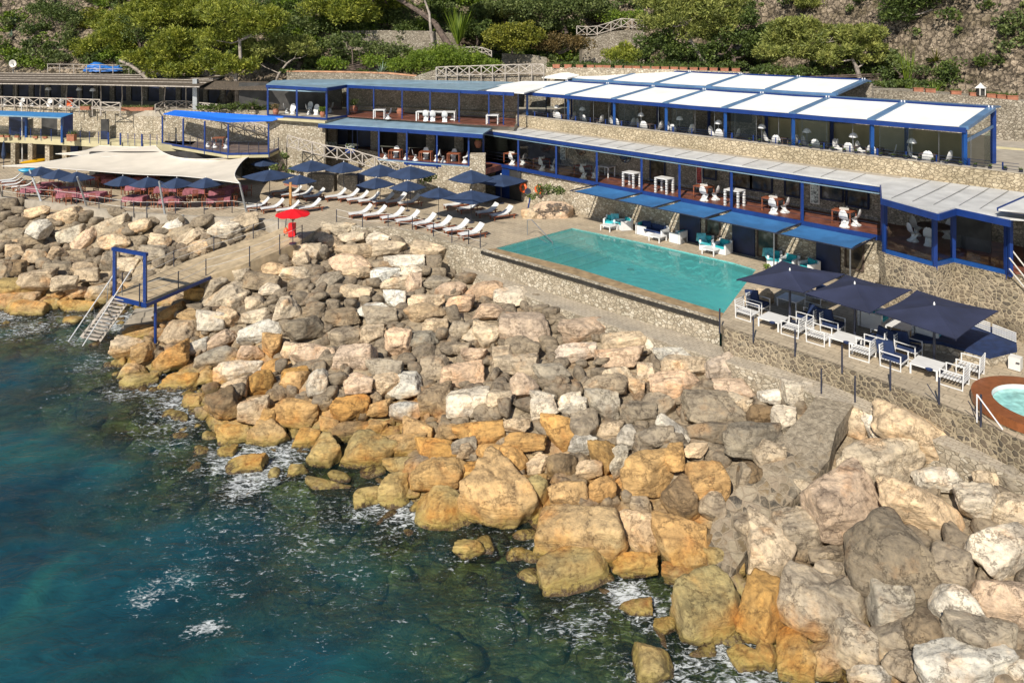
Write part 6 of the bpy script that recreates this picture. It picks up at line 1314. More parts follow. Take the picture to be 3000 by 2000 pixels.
tree('broadleaf_tree','dark rounded tree right of the leaning pine trunk',[(2150,205),(2150,170),(2140,140)],[(2150,120,66,40),(2110,160,60,34),(2200,150,50,34),(2170,60,50,34)],'darkleaf',67.5,kind='leaf',size=.15,n_per=650,seed=15)
tree('pine_tree','bushy pine with forked grey branches above the rear pergola',[(2432,225),(2440,195),(2430,160),(2410,130)],[(2315,126,80,44),(2370,165,70,30),(2440,110,70,36),(2260,160,50,36),(2330,80,70,30)],'pinelt',63,bark='barkpale',r0=.2,seed=16)
tree('pine_tree','flat topped pine whose twisted trunk meets the end of the rear pergola',[(2518,228),(2510,200),(2498,175),(2500,150)],[(2544,105,66,30),(2470,150,64,22),(2560,140,50,22),(2420,180,66,18),(2540,175,44,16)],'pinelt',61,bark='barkpale',r0=.2,seed=17)
tree('pine_tree','sparse young pine high on the dry slope',[(2420,75),(2425,50),(2430,30)],[(2430,25,60,26),(2365,15,34,22),(2480,40,36,16)],'pinelt',70,r0=.1,seed=18)
tree('pine_tree','tall pale pine trunk standing against the dry slope at the right',[(2800,180),(2790,130),(2775,70),(2755,20),(2735,-30)],[(2678,10,120,40,1),(2640,50,50,26,1),(2850,5,80,34,1),(2740,-40,150,40)],'darkleaf',60,bark='barkpale',r0=.27,seed=19,n_per=700)
tree('tamarisk_bush','feathery dark tree at the right edge behind the flowerpots',[(2940,215),(2942,180),(2945,140)],[(2946,120,54,56),(2900,170,36,36),(2985,180,40,50),(2930,60,34,20)],'darkleaf',57.5,kind='leaf',size=.12,n_per=600,seed=20)
def shrub(label, clumps, mat, Y, n_per=700, size=.12, name='shrub', cat='shrub', seed=1, kind='leaf', group=None):
    cl = []
    if clumps[0][0] < 420: Y = hill_at(clumps[0][0],clumps[0][1]).y-.9
    for q in clumps:
        yy = Y+(q[4] if len(q)>4 else 0); c = PY(q[0],q[1],yy); k = yy/F; cl.append((c,(q[2]*k,min(q[2],q[3]*1.8)*k,q[3]*k)))
    b = cl[0][0]-Vector((0,0,cl[0][1][2])); t = thing(name, label, cat, tuple(b), group=group)
    mb = MB()
    for c,rad in cl:
        for k in range(5): mb.tube(b+Vector((random.uniform(-.2,.2),0,0)), c+Vector((random.uniform(-.5,.5)*rad[0],0,random.uniform(-.2,.4)*rad[2])), .04,.015,5)
    mb.build('stem', M['bark'], t); v, f = leafcloud(cl, n_per, size, kind, subs=22, flat=.9, seed=seed); npmesh('foliage', v-np.array(b), f, M[mat], t); return t
shrub('large clipped bright green hedge mound above the deck wall',[(1240,186,70,40),(1300,176,86,42),(1375,186,66,34),(1185,194,46,28),(1430,198,44,22)],'lime',69.6,n_per=2600,size=.085,name='hedge',cat='hedge',seed=31)
shrub('long reddish green hedge beside the tumbledown wall',[(1640,128,56,30),(1700,132,44,30),(1600,138,40,26)],'redleaf',72,n_per=1000,name='hedge',cat='hedge',seed=32)
shrub('bright green shrub row along the left garden wall',[(950,190,40,22),(1000,196,44,20),(1090,185,46,24),(1140,196,40,18)],'lime',71,seed=33)
shrub('olive green shrub patch on the middle of the slope',[(1120,150,60,24),(1060,165,40,18),(1180,150,40,22)],'olive',73.5,seed=34)
shrub('dark shrubs filling the shade behind the garden wall',[(905,120,56,34),(850,95,50,34),(960,90,60,30)],'darkleaf',77,seed=35)
shrub('mixed green shrubs at the top centre of the slope',[(1080,95,60,26),(1200,75,70,34),(1150,45,60,30)],'olive',79,seed=36)
shrub('bright green shrub beside the climbing fence',[(1800,55,50,20),(1850,45,34,18)],'lime',78,seed=37)
shrub('big dark brown green bush at the upper left slope',[(170,45,76,46),(235,60,40,36),(120,30,40,30)],'darkleaf',87,n_per=520,seed=38)
shrub('grey green bush beside the covered boat',[(185,172,30,22),(150,182,20,14)],'olive',82,seed=39)
shrub('green shrub right of the satellite dish',[(95,190,36,24),(120,200,26,14)],'lime',82.5,seed=40)
shrub('shrubs under the pines right of the plank fence',[(400,205,44,24),(370,190,34,20)],'olive',80,seed=41)
shrub('yellow flowering bush on the upper left slope',[(275,45,34,34),(250,85,26,24)],'yellowleaf',86,seed=42)
shrub('dark undergrowth between the left pines',[(420,110,60,50),(600,110,60,50),(560,170,60,30),(390,60,50,34)],'darkleaf',82,n_per=420,seed=43)
shrub('dark undergrowth behind the spreading pine',[(820,130,60,40),(760,20,80,40),(880,40,70,40),(700,150,50,30)],'darkleaf',80,n_per=420,seed=44)
shrub('green shrub hanging over the tan wall beside the pool rock',[(1598,556,38,14),(1640,562,30,12),(1560,575,18,10)],'olive',48.2,n_per=1300,size=.09,seed=45)
shrub('yellow green bush behind the back row of parasols',[(1258,522,24,11),(1240,530,14,8)],'lime',54.5,n_per=1200,size=.09,seed=46)
shrub('dark planting strip above the first pergola roofs',[(2230,215,60,16),(2330,222,60,14),(2600,222,60,18),(2690,238,50,14)],'darkleaf',60,n_per=700,seed=47)
shrub('green bushes along the foot of the right slope',[(2640,205,50,22),(2730,215,60,22),(2830,225,60,18),(2920,235,50,18)],'olive',58.5,n_per=650,seed=48)
shrub('scrub below the upper deck beside the ramp fence',[(812,490,20,16),(850,500,18,10),(830,460,16,16)],'olive',60.2,n_per=700,seed=49)
shrub('fine grass tuft at the pool edge under the first big parasol',[(2246,782,14,7)],'lime',36.5,n_per=1500,size=.07,seed=50)
BT = [(40,20,'darkleaf',90),(330,70,'pine',86),(395,40,'darkleaf',88),(640,110,'pine',80),(745,110,'olive',81),(815,55,'pine',83),(885,85,'lime',80),(930,20,'pinelt',84),(990,85,'pine',79),(1065,105,'darkleaf',77),
 (1105,60,'lime',80),(1210,100,'darkleaf',78),(1185,50,'pinelt',82),(1395,95,'darkleaf',77),(1425,40,'olive',80),(1355,20,'lime',83),(1480,30,'pinelt',81),(1290,20,'darkleaf',82),(560,85,'darkleaf',84),(700,10,'pine',86),(1750,30,'olive',82),(2230,110,'darkleaf',70),(1845,165,'pine',69),(2615,180,'olive',62)]
for i,(x,y,m_,Yd) in enumerate(sorted(BT)):
    rr = random.Random(i); cl_ = [(x+rr.uniform(-28,28),y+rr.uniform(-16,16),rr.uniform(34,52),rr.uniform(22,34),rr.uniform(-1,1)) for _ in range(4)]
    tree('slope_tree', 'bushy %s slope tree, %s from the left behind the terraces'%({'darkleaf':'dark','pine':'green','pinelt':'pale green','olive':'grey green','lime':'bright green'}[m_], ordw(i)), [(x,y+52),(x+rr.uniform(-6,6),y+25),(x,y)], cl_, m_, Yd, kind='pine' if m_ in('pine','pinelt') else 'leaf', size=.16, n_per=900, r0=.14, group='bushy trees behind the terraces', seed=700+i)
def spiky(name, label, p, n, L0, mat, w=.06, up=.5, cat='plant', arch=.35, seed=3):
    r = random.Random(seed); t = thing(name, label, cat, tuple(p)); v=[]; f=[]
    for i in range(n):
        a = r.uniform(0,6.283); e = r.uniform(up,1.45); L_ = L0*r.uniform(.7,1.1); d = Vector((math.cos(a)*math.cos(e),math.sin(a)*math.cos(e),math.sin(e))); s = Vector((-math.sin(a),math.cos(a),0))*w; prev=None
        for k in range(5):
            u = k/4; c = p+d*L_*u+Vector((math.cos(a),math.sin(a),-.6))*arch*L_*u*u*math.cos(e); wd = s*(1-u)*(1+.8*u); q=len(v); v += [c-wd,c+wd]
            if k: f.append((q-2,q-1,q+1,q))
    MB().add(v,f).build('leaves', M[mat], t); MB().lathe(p,[(.12,-.1),(.14,.1),(.05,.25)],8).build('stem', M['bark'], t); return t
spiky('agave_plant','big pale blue agave behind the deck wall',PY(1118,222,69.5),26,1.5,'agave',.09,.35,seed=1)
spiky('agave_plant','second smaller agave to the right of the big one',PY(1160,222,69.3),18,1.0,'agave',.08,.3,seed=2)
spiky('agave_plant','agave cluster at the upper left edge of the slope',hill_at(45,75)+Vector((0,-.3,0)),26,1.6,'agave',.1,.3,seed=3)
spiky('agave_plant','agave below the upper left agave cluster',hill_at(100,95)+Vector((0,-.3,0)),20,1.2,'agave',.09,.3,seed=4)
spiky('agave_plant','small agave on the rocks above the dish',hill_at(40,110)+Vector((0,-.3,0)),16,1.0,'agave',.08,.3,seed=6)
spiky('agave_plant','blue grey agave at the right photo edge above the wall',PY(2985,245,54.5),26,1.5,'agave',.09,.25,seed=5)
spiky('reed_clump','tall yellow green reed clump behind the first pergola end',PY(2660,285,58.5),46,4.0,'lime',.05,1.2,arch=.08,seed=7)
spiky('euphorbia_clump','tall green candelabra plant beside the leaning pines',PY(1342,135,74.8),60,4.6,'lime',.08,1.05,arch=.05,seed=8)
spiky('cycad_plant','cycad with arching fronds on the dry right slope',hill_at(2735,182)+Vector((0,-.3,0)),30,1.5,'yellowleaf',.07,.2,seed=9)
spiky('cycad_plant','second cycad above the right flowerpots',hill_at(2762,215)+Vector((0,-.3,0)),30,1.4,'lime',.07,.2,seed=10)
spiky('cycad_plant','cycad near the lantern wall',hill_at(2872,195)+Vector((0,-.3,0)),26,1.3,'olive',.07,.2,seed=11)
spiky('palm_shrub','bushy green palm in front of the right slope',PY(2735,285,55.5),34,1.3,'lime',.05,.5,seed=12)
spiky('palm_shrub','low green palm beside the reed clump',PY(2590,275,58),30,1.2,'olive',.05,.5,seed=13)
spiky('palm_shrub','dark palm in the shade of the porch',PY(740,315,66.5),26,1.2,'darkleaf',.05,.4,seed=14)
# scattered scrub on the slope
r_ = np.random.default_rng(99); V=[]; Fc=[]; o_ = 0
SC = {'olive':([],[],[0]),'lime':([],[],[0]),'darkleaf':([],[],[0])}
for i in range(3000):
    x = r_.uniform(-70,48); d_ = r_.uniform(.6,24)**1.0; yb = float(np.interp(x,cx,cy)); z = float(hillz(x,d_)); 
    px_ = 1500+F*x/(yb+d_)
    dens = 1.0 if 260<px_<1690 else (.42 if px_<260 else (.5 if px_<2600 else .42))
    if r_.random() > dens: continue
    s = r_.uniform(.35,1.7); v, f = leafcloud([(Vector((x,yb+d_,z+s*.3)),(s,s,s*.7))], 300, .16, 'leaf', subs=8, seed=i)
    A = SC[['olive','lime','darkleaf','olive'][int(r_.integers(0,4))] if px_<1700 else ['olive','darkleaf','olive'][int(r_.integers(0,3))]]; A[0].append(v); A[1].append(f+A[2][0]); A[2][0] += len(v)
for k_,(nm_,tx) in {'olive':('scrub','grey green low scrub covering the hillside'),'lime':('green_scrub','brighter green scrub dotted over the hillside'),'darkleaf':('dark_scrub','dark evergreen scrub dotted over the hillside')}.items():
    tag(npmesh(nm_, np.concatenate(SC[k_][0]), np.concatenate(SC[k_][1]), M[k_]), tx, None, None, 'stuff')
V=[]; Fc=[]; o_=0
for i,(x0,x1,y_,Yd,hh) in enumerate([(590,790,318,67,.5),(830,1230,214,70.5,.45),(1610,2200,196,67,.6),(2200,2560,214,62,.7),(2560,3050,250,56.5,.6),(0,130,222,82,.5),(380,600,232,78,.7)]):
    for k in range(int((x1-x0)/9)):
        x = x0+k*9+r_.uniform(-4,4); c = PY(x,y_+r_.uniform(-6,3),Yd+r_.uniform(-.3,.6)); s = hh*r_.uniform(.6,1.2); v,f = leafcloud([(c,(s,s,s*.8))],300,.11,'leaf',subs=7,seed=500+k+i*50); V.append(v); Fc.append(f+o_); o_ += len(v)
t = npmesh('undergrowth', np.concatenate(V), np.concatenate(Fc), M['darkleaf']); tag(t,'low mixed undergrowth along the garden walls',None,None,'stuff')
# ================================================================ boulders
COL = {'w':(.68,.62,.52),'c':(.60,.48,.335),'p':(.62,.47,.34),'g':(.40,.335,.25),'d':(.28,.23,.165),'o':(.50,.285,.085),'y':(.43,.34,.15),'b':(.24,.165,.09),'m':(.17,.075,.07)}
CW = {'w':'white','c':'cream','p':'pinkish','g':'grey','d':'dark grey','o':'ochre','y':'yellowish','b':'brown','m':'maroon'}
RS = []
def rk(ox, oy, k, s):
    for e in s.replace('\n',' ').split(';'):
        e = e.split()
        if len(e) < 5: continue
        x,y,w,h = [float(q) for q in e[:4]]; RS.append((ox+x/k, oy+y/k, w/k, h/k, e[4], float(e[5]) if len(e)>5 else 0.0))
rk(0,560,2.6133,'''45 100 150 110 c;150 140 120 60 c;30 190 130 90 c;160 80 90 80 b;270 165 200 90 c -15;500 190 330 120 c -15;660 190 150 110 d;900 165 150 90 w;120 240 180 90 c;290 285 170 150 w;90 340 200 130 d;560 340 190 150 c -20;400 320 110 110 c;580 265 120 70 w;860 270 250 140 c -15;730 240 120 110 c;1060 270 170 130 c;1270 310 300 130 w -25;1180 230 150 80 c;1350 210 140 80 c;1540 235 200 80 w -20;1480 190 90 60 c;1710 300 240 140 w;1860 250 200 170 c;640 390 230 170 p -30;880 385 250 120 c;1080 400 90 90 d;1210 390 180 120 c;1460 360 220 120 c -30;1540 430 170 140 c;1640 400 140 80 p;
30 440 100 130 d;110 470 150 130 c;250 510 180 130 c;230 400 200 110 d;430 480 160 120 c;350 560 140 100 d;600 500 170 110 d;730 470 120 90 c;760 540 110 110 w;850 540 150 180 g;980 560 180 110 c;1180 480 230 110 g;1280 550 190 90 c;1400 500 110 90 w;1130 600 150 90 p;110 600 180 120 b;30 620 100 180 d;460 600 220 110 d;640 600 200 130 g;680 650 190 110 c;270 680 260 170 g;120 740 300 130 y;480 700 190 110 c;570 780 180 110 c;740 700 120 60 c;760 780 200 150 g;130 850 300 130 c;210 920 380 150 o;590 900 270 140 o;550 1000 200 70 o;400 890 140 150 y;340 870 100 150 o;440 810 120 90 w;
1490 790 180 110 o;1300 940 230 110 o -35;1480 890 130 70 o;1610 760 270 100 g -40;1720 800 330 150 g -20;1810 860 170 150 c;1440 960 180 100 o;1620 1000 240 170 w;1740 980 180 150 c;1680 1130 230 120 p -25;1380 1090 270 180 g;1080 1080 280 150 o;980 1210 220 170 c;1100 1240 180 170 o;1490 1200 170 130 w;1300 1300 310 200 o -25;1010 1390 240 150 c;1060 1470 250 140 y;1400 1460 310 190 o;1650 1280 340 160 g -20;1820 1380 330 150 w;1570 1430 180 120 o;1980 1080 350 160 w -20;2090 1180 140 180 o;2220 1230 160 130 c;1900 1240 220 130 p;2090 1350 210 110 o;2010 1470 210 200 o;1810 1500 180 120 c;2240 1450 180 170 o;2300 1250 150 140 c;1960 880 150 140 c;1960 960 190 100 c;2190 900 200 200 w;1930 590 120 140 c;2010 700 330 120 d;2110 600 200 110 c;1850 650 140 130 g;2150 510 130 100 d;2260 630 240 100 c;2300 520 140 130 c;2290 380 130 130 c;1870 920 100 60 c;2060 760 190 110 w''')
rk(800,640,2.6133,'''500 80 250 110 c;290 170 250 150 c;240 270 200 150 c;370 260 130 130 g;430 180 190 120 c;590 150 200 90 c;700 130 120 90 c;800 165 190 110 w;640 255 290 120 c;900 240 250 130 c;1200 250 260 100 c;950 170 150 50 g;600 340 310 90 p;330 410 130 100 c;430 480 200 150 g;650 420 220 100 c;570 470 150 70 c;850 360 190 80 w;1010 340 290 120 w;1050 400 200 90 w;1240 330 140 120 c;860 430 210 110 w;1160 400 90 100 b;1260 410 160 90 w;760 490 120 80 w;920 500 210 110 c;1070 510 120 180 p;1250 500 220 90 g;620 570 250 120 c;530 530 120 50 g;1480 450 190 80 p;1360 545 230 130 p;1620 560 280 170 p;1850 610 300 130 w;2010 610 120 80 d;
340 600 180 90 c;480 590 110 60 w;330 680 160 120 d;470 670 120 130 g;590 650 120 90 g;700 620 100 60 c;800 620 130 80 c;930 620 160 160 w;760 700 260 90 w;830 750 280 160 g;550 765 270 110 d;1170 640 260 110 c;1150 720 330 150 g;1240 830 180 130 c;1420 650 200 150 p;1370 730 110 150 w;1430 840 170 140 g;1660 710 270 120 p;1800 760 180 80 c;2050 690 150 60 c;2130 720 150 110 p;250 850 260 200 d;110 830 100 120 g;530 860 180 90 d;750 890 180 150 c;950 940 210 200 p;550 920 220 150 g;640 1050 310 220 p;1150 930 210 110 d;1290 880 120 110 c;1160 1010 200 70 c;1340 1010 120 60 w;1420 1000 160 110 g;1560 880 230 90 c;1650 900 230 180 c;1550 1050 200 110 p;1770 1060 170 130 g;1960 870 420 250 p;1900 1000 280 160 d;
300 1040 330 170 p;150 990 130 110 c;160 1210 190 130 o;340 1260 160 220 w;500 1220 150 110 p;640 1270 220 140 p;450 1330 100 120 c;850 1160 260 180 g;1020 1080 180 90 g;1020 1290 250 180 w;870 1270 200 150 c;1090 1160 110 130 d;1240 1160 230 170 g;1470 1200 340 180 p;1260 1390 240 210 d;1490 1430 320 230 w;1720 1380 190 130 c;1760 1440 110 150 c;1900 1280 200 210 p;1880 1120 330 90 g;2130 1180 260 130 g;2060 1380 180 110 w;2090 1450 220 150 w;2270 1410 180 130 w;1700 1200 70 110 c;190 1460 370 190 o;590 1470 260 190 o;800 1460 180 140 o;1010 1480 230 170 w;60 1130 120 130 o''')
rk(500,1100,2.6133,'''180 210 180 110 o;230 280 90 80 y;420 240 240 210 b;510 100 170 90 c;300 110 110 150 o;640 270 220 180 c;710 330 120 150 o;1220 380 170 110 o;480 460 270 170 y;420 610 150 130 y;770 490 280 220 o;1050 480 210 210 o;560 710 300 200 o;790 770 120 110 y;960 730 170 110 y;210 560 80 50 y;1170 640 260 280 y;1360 430 300 150 b;1560 410 180 110 o;1500 640 420 310 y;1750 540 380 150 o;1790 700 300 150 y;1300 790 200 80 y;1200 880 330 130 b;1900 420 270 120 o;2030 570 320 120 o;2150 440 170 100 o;2050 760 400 260 o;2070 1070 480 370 y;1490 950 240 230 y;1740 930 230 270 y;1900 1380 190 130 g;2290 1340 220 140 y;2290 740 130 170 o;2260 560 200 150 g''')
rk(1300,900,2.6133,'''1070 180 350 170 p;1390 250 330 140 c;1620 270 170 120 w;1360 390 360 120 p;1200 410 130 80 g;1010 340 300 120 p;1760 380 280 150 w;1820 450 330 150 c;1560 510 150 130 c;1340 520 230 130 c;1240 600 340 180 g;1460 600 150 120 c;1780 600 370 210 p;2140 460 250 170 p;2290 470 150 150 p;2230 640 300 140 p;2020 600 120 120 w;2280 740 180 120 c;1210 730 250 210 g;1020 630 120 110 c;990 750 200 150 w;1650 750 240 180 g;2100 800 460 240 d;1480 810 280 170 d;1760 930 270 120 w 30;1620 1000 280 150 g;2030 960 310 170 d;1270 950 180 180 c;1410 1000 190 170 w;880 940 270 230 o;1080 930 210 230 g;560 900 190 110 c;1930 1090 190 90 c;1060 1060 220 150 w;270 960 370 150 o;620 1030 300 130 o;170 1100 180 130 g;340 1110 230 110 o;500 1190 270 220 o;250 1290 220 220 o;720 1220 160 130 c;900 1220 220 210 b;1110 1240 190 140 c;1240 1160 160 250 o;1330 1180 140 240 c;1570 1260 430 290 o;1790 1170 150 190 o;2020 1340 300 370 o;710 1370 180 180 o;950 1430 280 200 o;1210 1400 230 190 o;1400 1450 100 110 c;2320 1280 150 180 g;480 1530 560 500 o''')
rk(1500,1400,2.6133,'''190 110 160 230 y;560 410 700 430 o;980 450 260 320 c;1290 180 280 280 b;1000 230 180 120 g;1280 510 390 420 o;1300 740 300 150 m;940 670 320 190 y;530 770 610 350 y;2000 630 340 460 c;1560 1080 620 470 y;1930 1050 300 410 o;1080 1470 400 330 y;1790 1400 240 160 y;1950 1350 200 190 y;940 1010 250 110 m;1170 1150 150 120 b;1430 1400 250 200 b;60 600 200 130 y''')
rk(2100,1400,2.6133,'''1000 220 590 480 p;1640 290 690 300 c 25;2040 190 350 260 w;2270 260 260 290 c;700 400 470 300 g;1330 660 740 600 d;1810 680 330 410 g;2150 560 500 340 w;2180 960 420 390 p;1850 1030 380 410 w;2080 1260 500 320 g;1900 1460 680 260 w;2310 1490 150 150 w;1320 930 340 440 g;1020 970 320 320 g;870 750 260 200 g;720 1000 470 480 g 25;1350 1280 300 290 g;1080 1300 420 390 g;1620 1200 400 270 d;600 1400 280 330 o;820 1420 260 280 g;1180 1520 300 160 w;1480 1450 320 200 g;830 600 230 80 d''')
rk(2100,1000,2.6133,'''330 260 220 250 p;440 430 230 120 w;620 410 220 230 w;190 490 170 130 c;330 540 220 150 b;510 600 190 210 w;280 760 430 260 d;260 1010 200 180 b;1050 620 170 220 c;1290 660 300 220 w;1640 800 760 270 c 32;1260 950 630 360 c;1720 1060 340 180 w;2060 1060 160 150 c;2260 1050 230 210 g;1340 1380 90 80 b''')
rk(0,0,1,'''2085 1590 90 70 b;2215 1560 120 90 g;2120 1650 110 80 y;2350 1440 110 90 c;2090 1480 90 80 g;2245 1330 90 70 c''')
# prototype rock shapes: a block cut by random planes, edges worn, surface broken by noise
def ico(sub):
    import bmesh
    bm = bmesh.new(); bmesh.ops.create_icosphere(bm, subdivisions=sub, radius=1.0); bm.verts.ensure_lookup_table()
    v = np.array([p.co[:] for p in bm.verts]); f = np.array([[q.index for q in t.verts] for t in bm.faces]); bm.free(); return v, f
def rockshape(v, seed, ns=1.0, sharp=14):
    r = np.random.default_rng(seed); d = v/np.linalg.norm(v,axis=1)[:,None]; m = r.integers(9,16)
    n = r.normal(size=(m,3)); n /= np.linalg.norm(n,axis=1)[:,None]; n = np.concatenate([n, [[0,0,-1],[0,0,1]], np.eye(3)[:2], -np.eye(3)[:2]])
    h = np.concatenate([.68+.34*r.random(m), [.95,.9+.2*r.random()], .95+.1*r.random(4)])
    q = np.maximum(d@n.T, 1e-3)/h; rad = 1/((q**sharp).sum(1)**(1/sharp)); p = d*rad[:,None]
    o = Vector((seed*3.1,seed*1.7,seed*.9)); nz = np.array([mnoise.noise(Vector(a)*1.3+o)*.055+mnoise.noise(Vector(a)*3.4+o)*.05+(abs(mnoise.noise(Vector(a)*2.1-o))-.25)*-.07+mnoise.noise(Vector(a)*8+o)*.026+mnoise.noise(Vector(a)*17+o)*.014 for a in p])
    return p*(1+ns*nz)[:,None]
iv, fv = ico(5); iv3, fv3 = ico(3)
protos = []
for s in range(30):
    p = rockshape(iv, s+1, sharp=random.choice([22,40,70])); p /= np.abs(p).max(0); ob = npmesh('boulder', p, fv, M['rock'], smooth=True); ob.data.name = 'boulder_shape'; protos.append(ob.data)
    bpy.data.objects.remove(ob)
items = []
for (x,y,w,h,cc,rot) in RS:
    p = ground_hit(x, y, .12, -.05 if cc in 'oyc' else -.45); Yd = p.y; sx = w*Yd/F/2; hh = h*Yd/F/2
    el = math.atan2(H-p.z, Yd)
    if sx <= 0: continue
    items.append([x,y,w,h,cc,rot,p,sx,hh,w*h])
items.sort(key=lambda q:-q[9])
big = [q for q in items[:292]]; rest = items[292:]
def zone(x,y):
    if x < 560 and y < 1000 and not (x>330 and y>900):
        return 'left of the pier, top band under the pink tables' if y < 660 else ('left of the pier, middle band' if y < 800 else 'left of the pier beside the water')
    if x < 560: return 'at the seaward corner right of the bathing ladder'
    if x < 1000: return 'just right of the pier' if y < 850 else ('on the slope behind the seaward corner' if y < 1080 else 'along the left waterline of the breakwater')
    if y < 860: return 'under the lounger terrace wall'
    if x < 1550: return 'in the centre of the breakwater' if y < 1150 else ('in the lower centre above the water' if y < 1400 else 'at the central waterline')
    if x < 2050: return 'below the pale pool path' if y < 1150 else ('midway down left of the slipway' if y < 1450 else 'at the waterline left of the slipway')
    if y < 1250: return 'beside the head of the slipway'
    if x < 2300: return 'around the slipway' if y < 1600 else 'at the waterline below the slipway'
    return 'below the dark stone terrace wall' if y < 1500 else ('in the lower right heap' if y < 1750 else 'at the bottom right corner')
cnt = {}
for q in big:
    a = q[9]; size = 'huge' if a > 30000 else ('large' if a > 12000 else ('medium' if a > 5000 else 'small')); key = (zone(q[0],q[1]), CW[q[4]], size); cnt.setdefault(key, []).append(q)
r = np.random.default_rng(5)
def place(q, me):
    x,y,w,h,cc,rot,p,sx,hh,_ = q
    ob = bpy.data.objects.new('boulder', me); col.objects.link(ob)
    s1 = sx*1.13; sz = max(hh*1.02, sx*.46); sy = min(max(hh*1.12, sx*.62), sx*1.5)
    ob.location = p+Vector((0, sy*.12, -sz*.10)); ob.scale = (s1, sy, sz)
    ob.rotation_euler = (r.uniform(-.12,.12), math.radians(rot)+r.uniform(-.10,.10), r.uniform(-.25,.25) if s1/sy>1.25 else r.uniform(-.8,.8))
    c = np.array(COL[cc])
    if cc == 'o': k_ = .45*r.random(); c = c*(1-k_)+np.array((.56,.45,.30))*k_
    c = c*(.80+.34*r.random()); c = c*(1+np.array([.04,0,-.05])*r.normal()); ob.color = (*np.clip(c,0,.9),1)
    return ob
for (zn,cw,size), L_ in cnt.items():
    L_.sort(key=lambda q:q[0])
    for i,q in enumerate(L_):
        ob = place(q, protos[int(r.integers(0,30))])
        lab = ('%s %s boulder %s'%(size,cw,zn)) if len(L_)==1 else ('%s %s boulder %s, %s from the left of its kind there'%(size,cw,zn,ordw(i)))
        w_ = lab.split()
        if len(w_) > 16: lab = '%s %s boulder %s, %s from left'%(size,cw,zn,ordw(i))
        tag(ob, lab, 'boulder', 'breakwater boulders')
# the smaller stones between: one mass
V = []; Fc = []; off = 0; small = [rockshape(iv3, 200+k, 1.0, 10) for k in range(14)]
def addsmall(p, s3, rz, ry):
    global off
    v = small[int(r.integers(0,14))]*np.array(s3); c,s = math.cos(rz), math.sin(rz); R = np.array([[c,-s,0],[s,c,0],[0,0,1]]); c,s = math.cos(ry), math.sin(ry); R2 = np.array([[c,0,s],[0,1,0],[-s,0,c]])
    V.append(v@R2.T@R.T+np.array(p)); Fc.append(fv3+off); off += len(v)
for q in rest:
    x,y,w,h,cc,rot,p,sx,hh,_ = q; addsmall(p, (sx, max(hh,sx*.6), max(hh*.9,sx*.45)), r.uniform(-.4,.4), math.radians(rot))
poly = [(-80,600),(0,600),(350,648),(720,672),(870,720),(985,668),(1300,735),(1360,820),(1600,892),(1850,975),(2077,1050),(2350,1160),(2340,1230),(2150,1370),(2060,1500),(2050,1660),(2150,1700),(2290,1540),(2470,1340),(2530,1210),(2934,1390),(3080,1460),(3700,1750),(3900,2600),(2500,2600),(2300,2080),(2283,1960),(1990,1850),(1990,1720),(1658,1770),(1588,1655),(1378,1610),(1193,1590),(1020,1510),(893,1400),(714,1425),(612,1380),(510,1235),(421,1255),(344,1150),(338,1020),(383,950),(191,955),(-80,955)]
def inside(x, y):
    c = False; n = len(poly); j = n-1
    for i in range(n):
        if (poly[i][1]>y) != (poly[j][1]>y) and x < (poly[j][0]-poly[i][0])*(y-poly[i][1])/(poly[j][1]-poly[i][1])+poly[i][0]: c = not c
        j = i
    return c
k = 0; tries = 0
while k < 1500 and tries < 26000:
    tries += 1; X_ = r.uniform(-42,20); Y_ = r.uniform(10,57); z = float(hz(np.array([X_]),np.array([Y_]))[0])
    if z < -.35: continue
    px_ = 1500+F*X_/Y_; py_ = HY+F*(H-z)/Y_
    if not inside(px_, py_): continue
    s = r.uniform(.22,.5)*(1.15 if r.random()<.2 else 1); addsmall((X_,Y_,z-.08-s*.25), (s,s*r.uniform(.6,1.1),s*r.uniform(.5,.8)), r.uniform(0,6.28), r.uniform(-.4,.4)); k += 1
# stones under the sea surface close in
k = 0
while k < 330:
    X_ = r.uniform(-30,10); Y_ = r.uniform(13,42); z = float(hz(np.array([X_]),np.array([Y_]))[0])
    if not (-1.3 < z < -.12): continue
    s = r.uniform(.25,.75); addsmall((X_,Y_,min(z-.05,-.22-s*.35)), (s,s*r.uniform(.7,1.1),s*r.uniform(.5,.8)), r.uniform(0,6.28), r.uniform(-.3,.3)); k += 1
o_ = npmesh('rubble', np.concatenate(V), np.concatenate(Fc), M['rock'], smooth=True); o_.color = (.25,.205,.15,1); tag(o_,'smaller stones wedged in the gaps between the breakwater boulders',None,None,'stuff')  # rubble colour darkened to stand for crevice shadow between the boulders
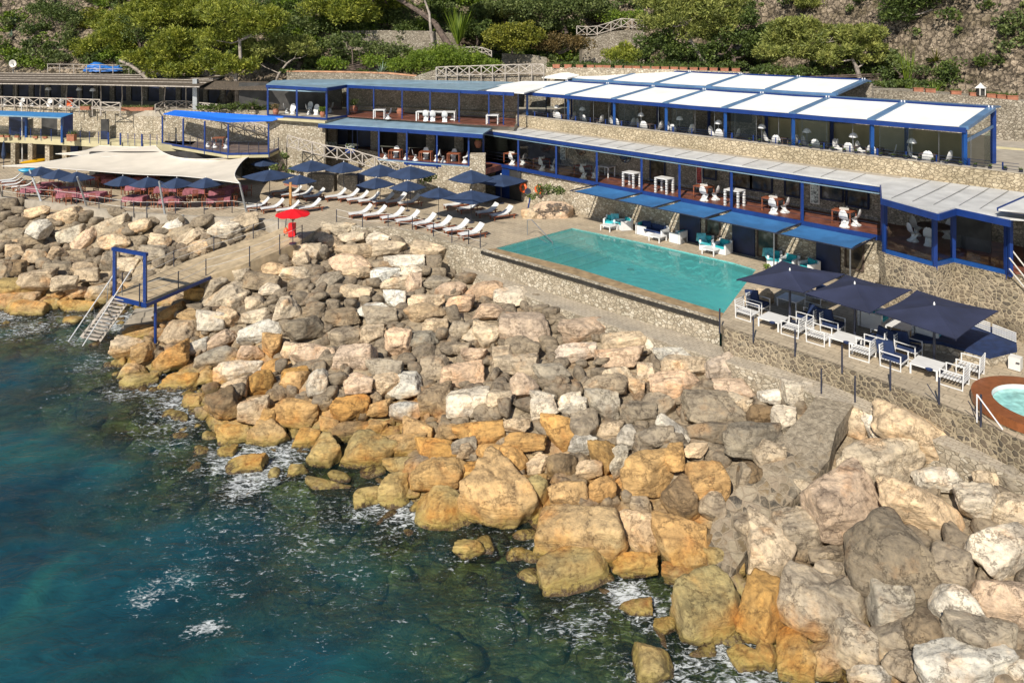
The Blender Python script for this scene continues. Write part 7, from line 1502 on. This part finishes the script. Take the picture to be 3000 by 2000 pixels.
# outcrop beside the pool
for lab,(x,y,w,h,cc) in (('brown rock outcrop with scrub on top beside the pool shower',(1610,612,150,66,'p')),('darker rock shoulder at the foot of the pool outcrop',(1560,625,70,40,'c')),('rounded rock under the first big parasol at the pool end',(2225,868,90,60,'c')),('small rock between the left lounger rows',(760,600,36,26,'c'))):
    p = P(x,y+h*.3,4.0); sx = w*p.y/F/2; ob = bpy.data.objects.new('rock_outcrop', protos[int(r.integers(0,30))]); col.objects.link(ob); ob.location = p+Vector((0,0,.1)); ob.scale = (sx,sx*.6,h*p.y/F*.62); ob.color = (*COL[cc],1); tag(ob,lab,'rock')
# ================================================================ light, sky, camera
sc.world = bpy.data.worlds.new('World'); sc.world.use_nodes = True; wt = sc.world.node_tree; bg = wt.nodes['Background']
sky = wt.nodes.new('ShaderNodeTexSky'); sky.sky_type = 'NISHITA'; sky.sun_disc = False; sky.sun_elevation = math.radians(41); sky.sun_rotation = math.radians(204)
sky.air_density = 1.0; sky.dust_density = .6; wt.links.new(sky.outputs[0], bg.inputs[0]); bg.inputs[1].default_value = .08
sd = bpy.data.lights.new('sun','SUN'); sd.energy = 4.9; sd.angle = math.radians(.55); sd.color = (1.0,.925,.80); so = bpy.data.objects.new('sun', sd); col.objects.link(so)
az, el = math.radians(24), math.radians(41); dirv = Vector((math.sin(az)*math.cos(el), math.cos(az)*math.cos(el), -math.sin(el))); so.rotation_euler = dirv.to_track_quat('-Z','Y').to_euler()
cd = bpy.data.cameras.new('camera'); cam = bpy.data.objects.new('camera', cd); col.objects.link(cam); cam.location = (0,0,H); cam.rotation_euler = (math.radians(90),0,0)
cd.sensor_width = 36; cd.lens = 36*F/3000; cd.shift_y = -(1000-HY)/3000; cd.clip_end = 3000; cd.clip_start = .1; sc.camera = cam
sc.view_settings.view_transform = 'Standard'; sc.view_settings.look = 'None'; sc.view_settings.exposure = .22; sc.view_settings.gamma = 1
sc.render.engine = 'CYCLES'; sc.cycles.transparent_max_bounces = 12; sc.cycles.max_bounces = 6; sc.cycles.use_denoising = True
# unused first copies
for o in list(bpy.data.objects):
    if o.type == 'EMPTY' and o.get('label') == '' : print('unused proto', o.name)
